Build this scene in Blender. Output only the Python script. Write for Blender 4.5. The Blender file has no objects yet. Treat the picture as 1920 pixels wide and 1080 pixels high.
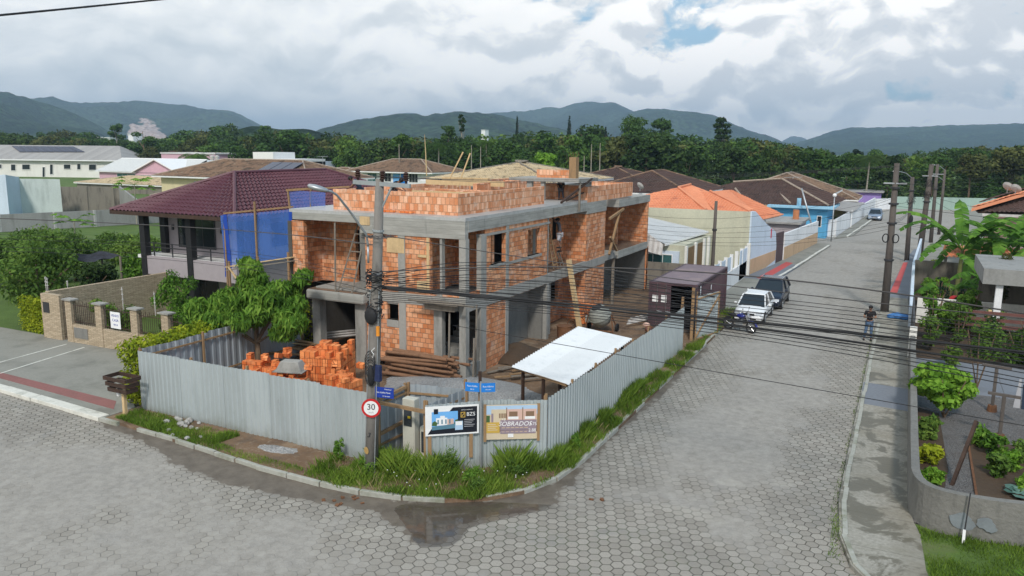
import bpy, bmesh, math, random
import numpy as np
from mathutils import Vector, Matrix, noise
random.seed(7); np.random.seed(7)
C = bpy.context.scene.collection
R = math.radians
# ---------------------------------------------------------------- camera, sky, sun, exposure
CAM_F, CAM_H = 1480.0, 9.2
YAW, PITCH, ROLL = R(26.51), R(10.03), 0.009
_f = Vector((-math.sin(YAW)*math.cos(PITCH), math.cos(YAW)*math.cos(PITCH), -math.sin(PITCH)))
_r0 = Vector((math.cos(YAW), math.sin(YAW), 0)); _u0 = _r0.cross(_f)
_r = _r0*math.cos(ROLL)+_u0*math.sin(ROLL); _u = -_r0*math.sin(ROLL)+_u0*math.cos(ROLL)
cam = bpy.data.objects.new('camera', bpy.data.cameras.new('camera')); C.objects.link(cam)
cam.data.sensor_width = 36; cam.data.lens = 36*CAM_F/1920; cam.data.clip_start = 0.2; cam.data.clip_end = 20000
m = Matrix((_r, _u, -_f)).transposed().to_4x4(); m.translation = Vector((0, 0, CAM_H)); cam.matrix_world = m
bpy.context.scene.camera = cam
sc = bpy.context.scene
sc.view_settings.view_transform = 'Standard'; sc.view_settings.look = 'None'
sc.view_settings.gamma = 1; sc.view_settings.exposure = EXPOSURE = 0.15
sc.render.resolution_x = 1024; sc.render.resolution_y = 576
sc.cycles.volume_bounces = 0
sc.cycles.max_bounces = 6; sc.cycles.transparent_max_bounces = 16
SUN_AZ, SUN_EL = R(158), R(44)     # azimuth clockwise from +Y

W = bpy.data.worlds.new('World'); sc.world = W; W.use_nodes = True
def build_world():
    nt = W.node_tree; nt.nodes.clear(); N = nt.nodes.new; L = nt.links.new
    out = N('ShaderNodeOutputWorld'); bg = N('ShaderNodeBackground'); L(bg.outputs[0], out.inputs[0])
    bg.inputs[1].default_value = 0.125
    sky = N('ShaderNodeTexSky'); sky.sky_type = 'NISHITA'; sky.sun_disc = False
    sky.sun_elevation = SUN_EL; sky.sun_rotation = SUN_AZ; sky.air_density = 1.0; sky.dust_density = 1.5
    tc = N('ShaderNodeTexCoord')
    def vm(op, a, b=None, sc_=None):
        n = N('ShaderNodeVectorMath'); n.operation = op
        L(a, n.inputs[0]) if not isinstance(a, tuple) else setattr(n.inputs[0], 'default_value', a)
        if b is not None: L(b, n.inputs[1]) if not isinstance(b, tuple) else setattr(n.inputs[1], 'default_value', b)
        return n.outputs[0]
    def ma(op, a, b=0.0, clamp=False):
        n = N('ShaderNodeMath'); n.operation = op; n.use_clamp = clamp
        for i, v in enumerate((a, b)):
            if isinstance(v, (int, float)): n.inputs[i].default_value = v
            else: L(v, n.inputs[i])
        return n.outputs[0]
    def nz(vec, scale, det=8, rough=0.55):
        n = N('ShaderNodeTexNoise'); n.inputs['Scale'].default_value = scale; n.inputs['Detail'].default_value = det
        n.inputs['Roughness'].default_value = rough; L(vec, n.inputs['Vector']); return n.outputs['Fac']
    d = tc.outputs['Generated']
    def vor(vec, scale):
        n = N('ShaderNodeTexVoronoi'); n.feature = 'F1'; n.inputs['Scale'].default_value = scale
        L(vec, n.inputs['Vector']); return ma('SUBTRACT', 1.0, n.outputs['Distance'])
    wn = N('ShaderNodeTexNoise'); wn.inputs['Scale'].default_value = 7; wn.inputs['Detail'].default_value = 6; L(d, wn.inputs['Vector'])
    warp = vm('MULTIPLY', vm('SUBTRACT', wn.outputs['Color'], (0.5, 0.5, 0.5)), (0.10, 0.10, 0.10))
    v = vm('ADD', vm('MULTIPLY', vm('ADD', d, warp), (1, 1, 1.9)), (3.1, 1.7, 0.35))
    def field(off):
        w = vm('ADD', v, off) if off else v
        return ma('ADD', ma('ADD', ma('MULTIPLY', nz(w, 5.0, 8, 0.6), 0.80), ma('MULTIPLY', vor(w, 9.0), 0.24)), ma('MULTIPLY', vor(w, 21.0), 0.13))
    h0 = field(None); h1 = field((-0.01, 0.0, 0.034))
    sep = N('ShaderNodeSeparateXYZ'); L(d, sep.inputs[0])
    dotr = N('ShaderNodeVectorMath'); dotr.operation = 'DOT_PRODUCT'; L(d, dotr.inputs[0]); dotr.inputs[1].default_value = tuple(_r0)
    right = ma('ADD', ma('MULTIPLY', dotr.outputs['Value'], 2.2), 0.62, True)
    n3 = nz(vm('ADD', vm('MULTIPLY', vm('ADD', d, warp), (1, 1, 3.5)), (9, 4, 2)), 3.4, 7, 0.55)
    thr = ma('ADD', ma('MULTIPLY', ma('MULTIPLY', sep.outputs[2], right), THR1), THR0)
    mask = ma('MULTIPLY', ma('SUBTRACT', h0, thr), 20.0, True)
    rel = ma('MULTIPLY', ma('SUBTRACT', h0, h1), 8.0)
    shade = ma('ADD', ma('ADD', rel, 0.52), ma('MULTIPLY', ma('SUBTRACT', n3, 0.5), 1.5), True)
    rampR = N('ShaderNodeValToRGB'); L(shade, rampR.inputs[0])
    e = rampR.color_ramp.elements; e[0].position = 0.0; e[0].color = (6.3, 6.5, 6.7, 1); e[1].position = 0.75; e[1].color = (10.2, 9.9, 9.5, 1)
    q = e.new(0.42); q.color = (8.0, 8.0, 7.9, 1)
    shl = ma('ADD', ma('ADD', ma('MULTIPLY', rel, 0.35), 0.5), ma('MULTIPLY', ma('SUBTRACT', n3, 0.5), 1.5), True)
    rampL = N('ShaderNodeValToRGB'); L(shl, rampL.inputs[0])
    e = rampL.color_ramp.elements; e[0].position = 0.1; e[0].color = (5.8, 6.2, 6.4, 1); e[1].position = 0.95; e[1].color = (8.8, 8.8, 8.6, 1)
    mx = N('ShaderNodeMix'); mx.data_type = 'RGBA'; L(right, mx.inputs[0]); L(rampL.outputs[0], mx.inputs[6]); L(rampR.outputs[0], mx.inputs[7])
    gap = N('ShaderNodeMix'); gap.data_type = 'RGBA'; gap.inputs[0].default_value = 0.6
    L(sky.outputs[0], gap.inputs[6]); gap.inputs[7].default_value = (2.6, 4.6, 6.2, 1)
    fin = N('ShaderNodeMix'); fin.data_type = 'RGBA'; L(mask, fin.inputs[0]); L(gap.outputs[2], fin.inputs[6]); L(mx.outputs[2], fin.inputs[7])
    L(fin.outputs[2], bg.inputs[0])
THR0, THR1 = 0.325, 1.05
W.cycles.sampling_method = 'MANUAL'; W.cycles.sample_map_resolution = 512
build_world()
sun = bpy.data.objects.new('sun', bpy.data.lights.new('sun', 'SUN')); C.objects.link(sun)
sun.data.energy = 2.5; sun.data.angle = R(7); sun.data.color = (1, 0.95, 0.88)
sd = Vector((math.sin(SUN_AZ)*math.cos(SUN_EL), math.cos(SUN_AZ)*math.cos(SUN_EL), math.sin(SUN_EL)))
sun.rotation_euler = sd.to_track_quat('Z', 'Y').to_euler()

# ---------------------------------------------------------------- survey helpers: where a sight line of the photo meets a known plane
def _ray(px, py): return _f + _r*((px-960)/CAM_F) - _u*((py-540)/CAM_F)
def G(px, py, z=0.0):
    v = _ray(px, py); t = (z-CAM_H)/v.z; return Vector((v.x*t, v.y*t, z))
def DY(px, py, y):
    v = _ray(px, py); t = y/v.y; return Vector((0, 0, CAM_H)) + v*t
def DX(px, py, x):
    v = _ray(px, py); t = x/v.x; return Vector((0, 0, CAM_H)) + v*t
def DR(px, py, dist):
    v = _ray(px, py); t = dist/math.hypot(v.x, v.y); return Vector((0, 0, CAM_H)) + v*t

# ---------------------------------------------------------------- object helpers
def wloc(o):
    v = Vector((0, 0, 0))
    while o: v += o.location; o = o.parent
    return v
def tag(o, label=None, cat=None, group=None, kind=None):
    if label: o['label'] = label
    if cat: o['category'] = cat
    if group: o['group'] = group
    if kind: o['kind'] = kind
    return o
def thing(name, label, cat, loc=(0, 0, 0), group=None):
    o = bpy.data.objects.new(name, None); o.empty_display_size = 0.2; C.objects.link(o)
    o.location = Vector(loc); return tag(o, label, cat, group)
class MB:
    def __init__(s): s.v = []; s.f = []; s.mi = []; s.uv = None; s.cur = 0
    def face(s, idx): s.f.append(tuple(idx)); s.mi.append(s.cur)
    def quad(s, *p):
        n = len(s.v); s.v += [tuple(q) for q in p]; s.face(range(n, n+len(p)))
    def hexa(s, p):     # 8 points: bottom loop then top loop
        n = len(s.v); s.v += [tuple(q) for q in p]
        for a in ((3, 2, 1, 0), (4, 5, 6, 7), (0, 1, 5, 4), (1, 2, 6, 5), (2, 3, 7, 6), (3, 0, 4, 7)): s.face([n+i for i in a])
        return s
    def box(s, x0, x1, y0, y1, z0, z1):
        if x0 > x1: x0, x1 = x1, x0
        if y0 > y1: y0, y1 = y1, y0
        if z0 > z1: z0, z1 = z1, z0
        return s.hexa([(x0, y0, z0), (x1, y0, z0), (x1, y1, z0), (x0, y1, z0), (x0, y0, z1), (x1, y0, z1), (x1, y1, z1), (x0, y1, z1)])
    def obox(s, M, sx, sy, sz):
        p = [M @ Vector((a*sx/2, b*sy/2, c*sz/2)) for c in (-1, 1) for a, b in ((-1, -1), (1, -1), (1, 1), (-1, 1))]
        return s.hexa(p)
    def bar(s, p0, p1, w, h=None):
        h = h or w; p0 = Vector(p0); p1 = Vector(p1); d = p1-p0
        q = d.to_track_quat('X', 'Z').to_matrix().to_4x4(); q.translation = (p0+p1)/2
        return s.obox(q, d.length, w, h)
    def cyl(s, p0, p1, r0, r1=None, n=10, cap=True):
        return s.tube([p0, p1], [r0, r0 if r1 is None else r1], n, cap)
    def tube(s, pts, r, n=8, cap=True):
        pts = [Vector(p) for p in pts]
        if not isinstance(r, (list, tuple)): r = [r]*len(pts)
        b = len(s.v); up = Vector((0, 0, 1)); prev = None
        for i, p in enumerate(pts):
            d = (pts[min(i+1, len(pts)-1)]-pts[max(i-1, 0)]).normalized()
            if prev is None:
                a = up if abs(d.z) < 0.95 else Vector((1, 0, 0)); e1 = d.cross(a).normalized()
            else: e1 = (prev - d*prev.dot(d)).normalized()
            prev = e1; e2 = d.cross(e1)
            for k in range(n):
                t = 2*math.pi*k/n; s.v.append(tuple(p+(e1*math.cos(t)+e2*math.sin(t))*r[i]))
        for i in range(len(pts)-1):
            for k in range(n):
                s.face((b+i*n+k, b+i*n+(k+1) % n, b+(i+1)*n+(k+1) % n, b+(i+1)*n+k))
        if cap:
            s.face([b+k for k in range(n)][::-1]); e = b+(len(pts)-1)*n; s.face([e+k for k in range(n)])
        return s
    def lathe(s, M, prof, n=20):
        b = len(s.v)
        for r, z in prof:
            for k in range(n):
                t = 2*math.pi*k/n; s.v.append(tuple(M @ Vector((r*math.cos(t), r*math.sin(t), z))))
        for i in range(len(prof)-1):
            for k in range(n): s.face((b+i*n+k, b+i*n+(k+1) % n, b+(i+1)*n+(k+1) % n, b+(i+1)*n+k))
        s.face([b+k for k in range(n)][::-1]); e = b+(len(prof)-1)*n; s.face([e+k for k in range(n)])
        return s
    def prism(s, poly, z0, z1):
        n = len(poly); b = len(s.v)
        s.v += [(p[0], p[1], z0) for p in poly]+[(p[0], p[1], z1) for p in poly]
        s.face([b+i for i in range(n)][::-1]); s.face([b+n+i for i in range(n)])
        for i in range(n): j = (i+1) % n; s.face((b+i, b+j, b+n+j, b+n+i))
        return s
    def sphere(s, c, rx, ry=None, rz=None, nu=14, nv=8, M=None):
        ry = ry or rx; rz = rz or rx; prof = []
        T = Matrix.Translation(Vector(c)) @ (M or Matrix.Identity(4)) @ Matrix.Diagonal((rx, ry, rz, 1))
        for i in range(nv+1):
            a = -math.pi/2+math.pi*i/nv; prof.append((max(math.cos(a), 0.02), math.sin(a)))
        return s.lathe(T, prof, nu)
    def panel(s, ax, c0, c1, a0, a1, z0, z1, holes=()):
        # wall slab: ax 'x' -> thickness c0..c1 in x, runs along y
        cu = sorted(set([a0, a1]+[min(max(h[i], a0), a1) for h in holes for i in (0, 1)]))
        for i in range(len(cu)-1):
            A, B = cu[i], cu[i+1]
            if B-A < 1e-4: continue
            hs = sorted([(h[2], h[3]) for h in holes if h[0] <= A+1e-5 and h[1] >= B-1e-5]); z = z0
            for h0, h1 in hs+[(z1, z1)]:
                if h0-z > 1e-3:
                    if ax == 'x': s.box(c0, c1, A, B, z, h0)
                    else: s.box(A, B, c0, c1, z, h0)
                z = max(z, h1)
        return s
    def build(s, name, mat, parent=None, smooth=False, uv=True, label=None, bevel=0):
        o0 = wloc(parent) if parent else Vector((0, 0, 0))
        V = np.array(s.v, dtype=float).reshape(-1, 3)
        me = bpy.data.meshes.new(name)
        me.from_pydata((V-np.array(o0)).tolist(), [], s.f)
        mats = mat if isinstance(mat, (list, tuple)) else [mat]
        for q in mats: me.materials.append(q)
        if len(mats) > 1: me.polygons.foreach_set('material_index', s.mi)
        if smooth: me.polygons.foreach_set('use_smooth', [True]*len(me.polygons))
        if uv: box_uv(me, V)
        me.update()
        o = bpy.data.objects.new(name, me); C.objects.link(o)
        if parent: o.parent = parent
        if label: o['label'] = label
        if bevel:
            b = o.modifiers.new('bevel', 'BEVEL'); b.width = bevel; b.segments = 2; b.limit_method = 'ANGLE'
        return o
def box_uv(me, V=None):
    n = len(me.vertices); 
    if V is None: V = np.empty(n*3); me.vertices.foreach_get('co', V); V = V.reshape(-1, 3)
    npoly = len(me.polygons); 
    if not npoly: return
    nor = np.empty(npoly*3); me.polygons.foreach_get('normal', nor); nor = np.abs(nor.reshape(-1, 3))
    tot = np.empty(npoly, dtype=int); me.polygons.foreach_get('loop_total', tot)
    ax = np.where(nor[:, 2] > 0.75, 2, np.where(nor[:, 0] > nor[:, 1], 0, 1))
    la = np.repeat(ax, tot); li = np.empty(len(me.loops), dtype=int); me.loops.foreach_get('vertex_index', li)
    P = V[li]; U = np.where(la == 0, P[:, 1], P[:, 0]); T = np.where(la == 2, P[:, 1], P[:, 2])
    l = me.uv_layers.new(name='UVMap'); l.data.foreach_set('uv', np.stack([U, T], 1).ravel())
def rawmesh(name, V, F4, mat, parent=None, smooth=False, attrs=None):
    """fast quad mesh from arrays"""
    me = bpy.data.meshes.new(name); n = len(V); k = len(F4)
    me.vertices.add(n); me.vertices.foreach_set('co', np.asarray(V, dtype=np.float32).ravel())
    w = F4.shape[1]
    me.loops.add(k*w); me.loops.foreach_set('vertex_index', F4.astype(np.int32).ravel())
    me.polygons.add(k); me.polygons.foreach_set('loop_start', np.arange(0, k*w, w, dtype=np.int32))
    if smooth: me.polygons.foreach_set('use_smooth', [True]*k)
    me.update(calc_edges=True)
    if attrs:
        for an, a in attrs.items():
            t = me.attributes.new(an, 'FLOAT', 'POINT'); t.data.foreach_set('value', np.asarray(a, dtype=np.float32))
    me.materials.append(mat)
    o = bpy.data.objects.new(name, me); C.objects.link(o)
    if parent: o.parent = parent
    return o
def kids(o): return [c for c in bpy.data.objects if c.parent == o]
def copy_tree(o, parent=None, ch=None):
    c = o.copy(); C.objects.link(c)
    if parent: c.parent = parent
    for k in kids(o): copy_tree(k, c)
    return c
def to_mesh(ob, name, mats, parent):
    dg = bpy.context.evaluated_depsgraph_get(); dg.update()
    me = bpy.data.meshes.new_from_object(ob.evaluated_get(dg)); me.name = name
    me.materials.clear()
    for q in mats: me.materials.append(q)
    o = bpy.data.objects.new(name, me); C.objects.link(o)
    bpy.data.objects.remove(ob, do_unlink=True)
    if parent: o.parent = parent
    return o
def text(s, size, M, mat, parent, name='lettering', ext=0.002, align='CENTER', shear=0.0):
    cu = bpy.data.curves.new('t', 'FONT'); cu.body = s; cu.size = size; cu.extrude = ext; cu.align_x = align; cu.align_y = 'CENTER'; cu.shear = shear
    t = bpy.data.objects.new('t', cu); C.objects.link(t)
    o = to_mesh(t, name, [mat], None); bpy.data.curves.remove(cu)
    M2 = M.copy(); o.data.transform(Matrix.Translation(-(wloc(parent))) @ M2)
    o.parent = parent; return o
def frame(origin, right, up):
    """matrix with local x=right, y=up, z=outward"""
    r = Vector(right).normalized(); u = Vector(up).normalized(); w = r.cross(u)
    M = Matrix((r, u, w)).transposed().to_4x4(); M.translation = Vector(origin); return M
# ---------------------------------------------------------------- materials
class NT:
    def __init__(s, name, rough=0.8, metal=0.0, spec=0.3):
        s.m = bpy.data.materials.new(name); s.m.use_nodes = True; s.t = s.m.node_tree
        s.b = s.t.nodes['Principled BSDF']; s.b.inputs['Roughness'].default_value = rough
        s.b.inputs['Metallic'].default_value = metal; s.b.inputs['Specular IOR Level'].default_value = spec
    def n(s, t): return s.t.nodes.new(t)
    def l(s, a, b): s.t.links.new(a, b)
    def put(s, sock, v):
        if isinstance(v, (int, float)):
            sock.default_value = v if sock.type not in ('RGBA', 'VECTOR') else ((v, v, v, 1) if sock.type == 'RGBA' else (v, v, v))
        elif isinstance(v, tuple): sock.default_value = v if sock.type != 'RGBA' else (v+(1,))[:4]
        else: s.l(v, sock)
    def math(s, op, a, b=0.0, clamp=False):
        n = s.n('ShaderNodeMath'); n.operation = op; n.use_clamp = clamp; s.put(n.inputs[0], a); s.put(n.inputs[1], b); return n.outputs[0]
    def vmath(s, op, a, b=0.0):
        n = s.n('ShaderNodeVectorMath'); n.operation = op; s.put(n.inputs[0], a); s.put(n.inputs[1], b)
        return n.outputs['Value'] if op in ('DOT_PRODUCT', 'LENGTH', 'DISTANCE') else n.outputs[0]
    def uv(s): return s.n('ShaderNodeTexCoord').outputs['UV']
    def pos(s): return s.n('ShaderNodeNewGeometry').outputs['Position']
    def obj(s): return s.n('ShaderNodeTexCoord').outputs['Object']
    def mapv(s, v, scale=(1, 1, 1), rot=(0, 0, 0)):
        n = s.n('ShaderNodeMapping'); s.l(v, n.inputs[0]); n.inputs['Scale'].default_value = scale; n.inputs['Rotation'].default_value = rot; return n.outputs[0]
    def noise(s, v, scale, det=4, rough=0.55, dist=0.0):
        n = s.n('ShaderNodeTexNoise'); s.l(v, n.inputs['Vector']); n.inputs['Scale'].default_value = scale
        n.inputs['Detail'].default_value = det; n.inputs['Roughness'].default_value = rough; n.inputs['Distortion'].default_value = dist
        return n.outputs['Fac']
    def ramp(s, f, stops, interp='LINEAR'):
        n = s.n('ShaderNodeValToRGB'); s.l(f, n.inputs[0]); r = n.color_ramp; r.interpolation = interp
        while len(r.elements) < len(stops): r.elements.new(0.5)
        for e, (p, c) in zip(r.elements, stops):
            e.position = p; e.color = (c, c, c, 1) if isinstance(c, (int, float)) else tuple(c)+(1,)
        return n.outputs[0]
    def mix(s, f, a, b, mode='MIX'):
        n = s.n('ShaderNodeMix'); n.data_type = 'RGBA'; n.blend_type = mode; s.put(n.inputs[0], f); s.put(n.inputs[6], a); s.put(n.inputs[7], b); return n.outputs[2]
    def step(s, f, a, b):
        n = s.n('ShaderNodeMapRange'); s.l(f, n.inputs[0]); n.inputs[1].default_value = a; n.inputs[2].default_value = b; n.interpolation_type = 'SMOOTHSTEP'; return n.outputs[0]
    def col(s, c): s.put(s.b.inputs['Base Color'], c)
    def bump(s, h, dist=0.01, strength=1.0):
        n = s.n('ShaderNodeBump'); s.l(h, n.inputs['Height']); n.inputs['Distance'].default_value = dist; n.inputs['Strength'].default_value = strength
        s.l(n.outputs[0], s.b.inputs['Normal'])
    def attr(s, name):
        n = s.n('ShaderNodeAttribute'); n.attribute_name = name; return n.outputs['Fac']
def scl(c, k): return tuple(x*k for x in c)
def flat(name, c, rough=0.7, metal=0.0, var=0.12, scale=3.0, bump=0.0, spec=0.3):
    t = NT(name, rough, metal, spec); p = t.pos()
    n = t.noise(p, scale, 5, 0.6); n2 = t.noise(p, scale*7, 3, 0.6)
    f = t.math('ADD', t.math('MULTIPLY', n, 0.7), t.math('MULTIPLY', n2, 0.3))
    t.col(t.ramp(f, [(0.3, scl(c, 1-var*1.6)), (0.7, scl(c, 1+var))]))
    if bump: t.bump(n2, bump)
    return t.m
def stained(name, c, stain, rough=0.9, scale=0.8, amt=0.6, streak=True, bump=0.004):
    """plaster or concrete with its own weathering stains"""
    t = NT(name, rough); p = t.pos()
    v = t.mapv(p, (1.6, 1.6, 0.35)) if streak else p
    a = t.noise(v, scale, 7, 0.65); b = t.noise(p, 9, 4, 0.6); c3 = t.noise(p, 0.35, 3)
    f = t.math('MULTIPLY', t.step(a, 0.46, 0.74), amt)
    base = t.ramp(b, [(0.25, scl(c, 0.86)), (0.75, scl(c, 1.1))])
    base = t.mix(t.math('MULTIPLY', t.step(c3, .35, .7), 0.35), base, scl(c, 1.18))
    t.col(t.mix(f, base, stain)); t.bump(b, bump); return t.m
def brickmat(name, c1, c2, mortar, bw=0.26, bh=0.2, smear=0.5, ms=0.012, smearcol=(0.62, 0.5, 0.42)):
    t = NT(name, 0.92); uv = t.uv(); p = t.pos()
    n = t.n('ShaderNodeTexBrick'); t.l(uv, n.inputs['Vector']); n.offset = 0.5
    n.inputs['Scale'].default_value = 1; n.inputs['Brick Width'].default_value = bw; n.inputs['Row Height'].default_value = bh
    n.inputs['Mortar Size'].default_value = ms; n.inputs['Mortar Smooth'].default_value = 0.3; n.inputs['Bias'].default_value = -0.1
    n.inputs['Color1'].default_value = c1+(1,); n.inputs['Color2'].default_value = c2+(1,); n.inputs['Mortar'].default_value = mortar+(1,)
    k = t.n('ShaderNodeTexBrick'); t.l(uv, k.inputs['Vector']); k.offset = 0.5
    k.inputs['Scale'].default_value = 1; k.inputs['Brick Width'].default_value = bw; k.inputs['Row Height'].default_value = bh; k.inputs['Mortar Size'].default_value = 0
    k.inputs['Color1'].default_value = (0.84, 0.76, 0.72, 1); k.inputs['Color2'].default_value = (1.18, 1.22, 1.25, 1); k.inputs['Bias'].default_value = 0.0
    k.squash = 1.0
    col = t.mix(0.7, n.outputs['Color'], k.outputs['Color'], 'MULTIPLY')
    g = t.noise(p, 2.2, 6, 0.6); h = t.noise(p, 26, 3, 0.6)
    col = t.mix(t.math('MULTIPLY', t.step(g, 0.5, 0.72), smear), col, smearcol)
    col = t.mix(t.math('MULTIPLY', t.step(h, 0.45, 0.8), 0.35), col, scl(c1, 0.55))
    d = t.noise(t.mapv(p, (1, 1, .3)), 1.1, 4, .6)
    col = t.mix(t.math('MULTIPLY', t.step(d, 0.55, 0.75), 0.35), col, scl(c1, 0.5))
    t.col(col); t.bump(t.math('SUBTRACT', t.math('MULTIPLY', h, 0.3), n.outputs['Fac']), 0.012); return t.m
def tilemat(name, c1, c2, dark, moss=None, p1=0.5, scale=3.0, rough=0.8):
    t = NT(name, rough); p = t.pos()
    a = t.noise(p, scale, 6, 0.7); b = t.noise(p, 1.1, 4); v = t.n('ShaderNodeTexVoronoi'); t.l(p, v.inputs['Vector']); v.inputs['Scale'].default_value = 3.6
    col = t.mix(a, c1, c2)
    col = t.mix(t.math('MULTIPLY', v.outputs['Color'], 0.35), col, scl(c2, 1.25))
    col = t.mix(t.math('MULTIPLY', t.step(b, p1, p1+0.25), 0.9), col, dark)
    if moss: col = t.mix(t.math('MULTIPLY', t.step(t.noise(p, 2.3, 5, .7), 0.55, 0.7), 0.8), col, moss)
    t.col(col); return t.m
def leafmat(name, dark, mid, light, trans=0.25, pscale=0.25):
    t = NT(name, 0.75, 0, 0.12); g = t.n('ShaderNodeNewGeometry'); oi = t.n('ShaderNodeObjectInfo')
    rnd = g.outputs['Random Per Island']; n = t.noise(g.outputs['Position'], pscale, 3)
    f = t.math('ADD', t.math('MULTIPLY', rnd, 0.55), t.math('MULTIPLY', t.step(n, 0.3, 0.7), 0.45))
    f = t.math('ADD', f, t.math('MULTIPLY', t.math('SUBTRACT', oi.outputs['Random'], 0.5), 0.3), True)
    col = t.ramp(f, [(0.0, dark), (0.5, mid), (1.0, light)])
    t.col(col)
    tr = t.n('ShaderNodeBsdfTranslucent'); t.l(col, tr.inputs['Color']); mx = t.n('ShaderNodeMixShader'); mx.inputs[0].default_value = trans
    t.l(t.b.outputs[0], mx.inputs[1]); t.l(tr.outputs[0], mx.inputs[2]); t.l(mx.outputs[0], t.t.nodes['Material Output'].inputs[0])
    return t.m
def corrug(name, c, stain, rough=0.5, metal=0.35):
    t = NT(name, rough, metal, 0.4); p = t.pos(); a = t.noise(t.mapv(p, (2.5, 2.5, 0.5)), 1.0, 6, .6); b = t.noise(p, 14, 3)
    uvx = t.n('ShaderNodeSeparateXYZ'); t.l(t.uv(), uvx.inputs[0])
    sh = t.math('FLOOR', t.math('MULTIPLY', uvx.outputs[0], 1/1.02)); wn = t.n('ShaderNodeTexWhiteNoise'); wn.noise_dimensions = '1D'; t.l(sh, wn.inputs['W'])
    col = t.mix(t.math('MULTIPLY', wn.outputs['Value'], 0.8), scl(c, .93), scl(c, 1.2))
    col = t.mix(t.math('MULTIPLY', t.step(a, .5, .75), .55), col, stain)
    col = t.mix(t.math('MULTIPLY', t.step(b, .55, .8), .2), col, scl(c, 0.6)); sz = t.n('ShaderNodeSeparateXYZ'); t.l(p, sz.inputs[0]); g = t.step(t.math('ADD', sz.outputs[2], t.math('MULTIPLY', t.noise(p, 2.2, 5, .6), .9)), 1.0, .35); col = t.mix(t.math('MULTIPLY', g, .5), col, (.16, .17, .12)); rs_ = t.step(t.noise(t.mapv(p, (3, 3, .6)), 1.7, 6, .7), .64, .74); t.col(t.mix(t.math('MULTIPLY', rs_, .35), col, (.2, .13, .08))); return t.m

M = {}
M['concrete'] = stained('raw_concrete', (0.32, 0.31, 0.285), (0.15, 0.148, 0.135), scale=1.2, amt=0.7)
def formed():
    t = NT('formed_concrete', 0.9); uv = t.uv(); p = t.pos(); s = t.n('ShaderNodeSeparateXYZ'); t.l(uv, s.inputs[0])
    fr = t.math('FRACT', t.math('MULTIPLY', s.outputs[1], 1/0.21)); line = t.step(fr, 0.0, 0.07)
    wn = t.n('ShaderNodeTexWhiteNoise'); wn.noise_dimensions = '1D'; t.l(t.math('FLOOR', t.math('MULTIPLY', s.outputs[1], 1/0.21)), wn.inputs['W'])
    a = t.noise(t.mapv(p, (.6, .6, 3)), 1.5, 6, .65); b = t.noise(t.mapv(p, (1.5, 1.5, .4)), 1.1, 5)
    c = t.ramp(a, [(0.3, (0.25, 0.247, 0.225)), (0.7, (0.42, 0.41, 0.38))])
    c = t.mix(t.math('MULTIPLY', wn.outputs['Value'], .35), c, (0.24, 0.245, 0.22))
    c = t.mix(t.math('MULTIPLY', t.step(b, .55, .75), .7), c, (0.14, 0.14, 0.13))
    c = t.mix(t.math('SUBTRACT', 1.0, line), c, (0.15, 0.15, 0.14)); t.col(c); t.bump(t.noise(p, 20, 3), 0.006); return t.m
M['formed'] = formed()
M['wetslab'] = stained('rain_wet_slab', (0.42, 0.42, 0.41), (0.2, 0.2, 0.2), rough=0.35, scale=0.7, amt=.8, streak=False)
M['wetfloor'] = stained('wet_dirty_floor', (0.16, 0.12, 0.09), (0.06, 0.045, 0.035), rough=0.25, scale=0.9, streak=False)
M['plaster_dark'] = stained('cement_render', (0.2, 0.195, 0.18), (0.1, 0.1, 0.095), scale=0.9)
M['brick'] = brickmat('clay_block_wall', (0.58, 0.215, 0.085), (0.70, 0.365, 0.205), (0.27, 0.17, 0.11), 0.25, 0.2, 0.55, 0.011)
M['brick_parapet'] = brickmat('clay_block_parapet', (0.66, 0.265, 0.12), (0.78, 0.46, 0.30), (0.45, 0.25, 0.15), 0.2, 0.29, 0.6, smearcol=(0.75, 0.6, 0.48))
M['brick_new'] = brickmat('stacked_clay_block', (0.68, 0.17, 0.045), (0.8, 0.29, 0.1), (0.2, 0.06, 0.03), 0.19, 0.29, 0.35, 0.008, smearcol=(0.85, 0.42, 0.2))
M['wood'] = stained('weathered_timber', (0.30, 0.19, 0.10), (0.12, 0.08, 0.05), scale=3, bump=0.002)
M['wood_pale'] = stained('fresh_plank', (0.58, 0.42, 0.23), (0.36, 0.25, 0.14), scale=3, bump=0.001)
M['wood_grey'] = stained('grey_old_timber', (0.22, 0.19, 0.155), (0.1, 0.085, 0.07), scale=3)
M['wood_dark'] = flat('dark_timber', (0.06, 0.035, 0.025), 0.6, var=.3)
M['bark'] = stained('rough_bark', (0.16, 0.11, 0.07), (0.07, 0.05, 0.035), scale=4)
M['bark_pale'] = flat('pale_bark', (0.3, 0.27, 0.22), var=.25)
M['log'] = stained('eucalyptus_log', (0.22, 0.12, 0.07), (0.08, 0.045, 0.03), scale=3)
M['fence'] = corrug('galvanised_sheet', (0.42, 0.465, 0.475), (0.32, 0.36, 0.365), 0.5, 0.3)
M['fence_in'] = corrug('galvanised_sheet_inner', (0.36, 0.4, 0.43), (0.2, 0.24, 0.27), 0.55, 0.35)
M['zinc'] = corrug('bright_zinc_sheet', (0.62, 0.65, 0.67), (0.5, 0.54, 0.56), 0.5, 0.0)
M['fibre'] = corrug('grey_fibre_cement_sheet', (0.3, 0.29, 0.28), (0.17, 0.165, 0.16), 0.9, 0.0)
M['pole'] = stained('pole_concrete', (0.2, 0.185, 0.17), (0.085, 0.078, 0.07), scale=2.2, amt=.9)
M['pole_dark'] = stained('old_pole_concrete', (0.105, 0.09, 0.08), (0.05, 0.043, 0.04), scale=2.2)
M['galv'] = flat('galvanised_steel', (0.42, 0.44, 0.46), 0.45, 0.6, var=.12)
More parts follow.
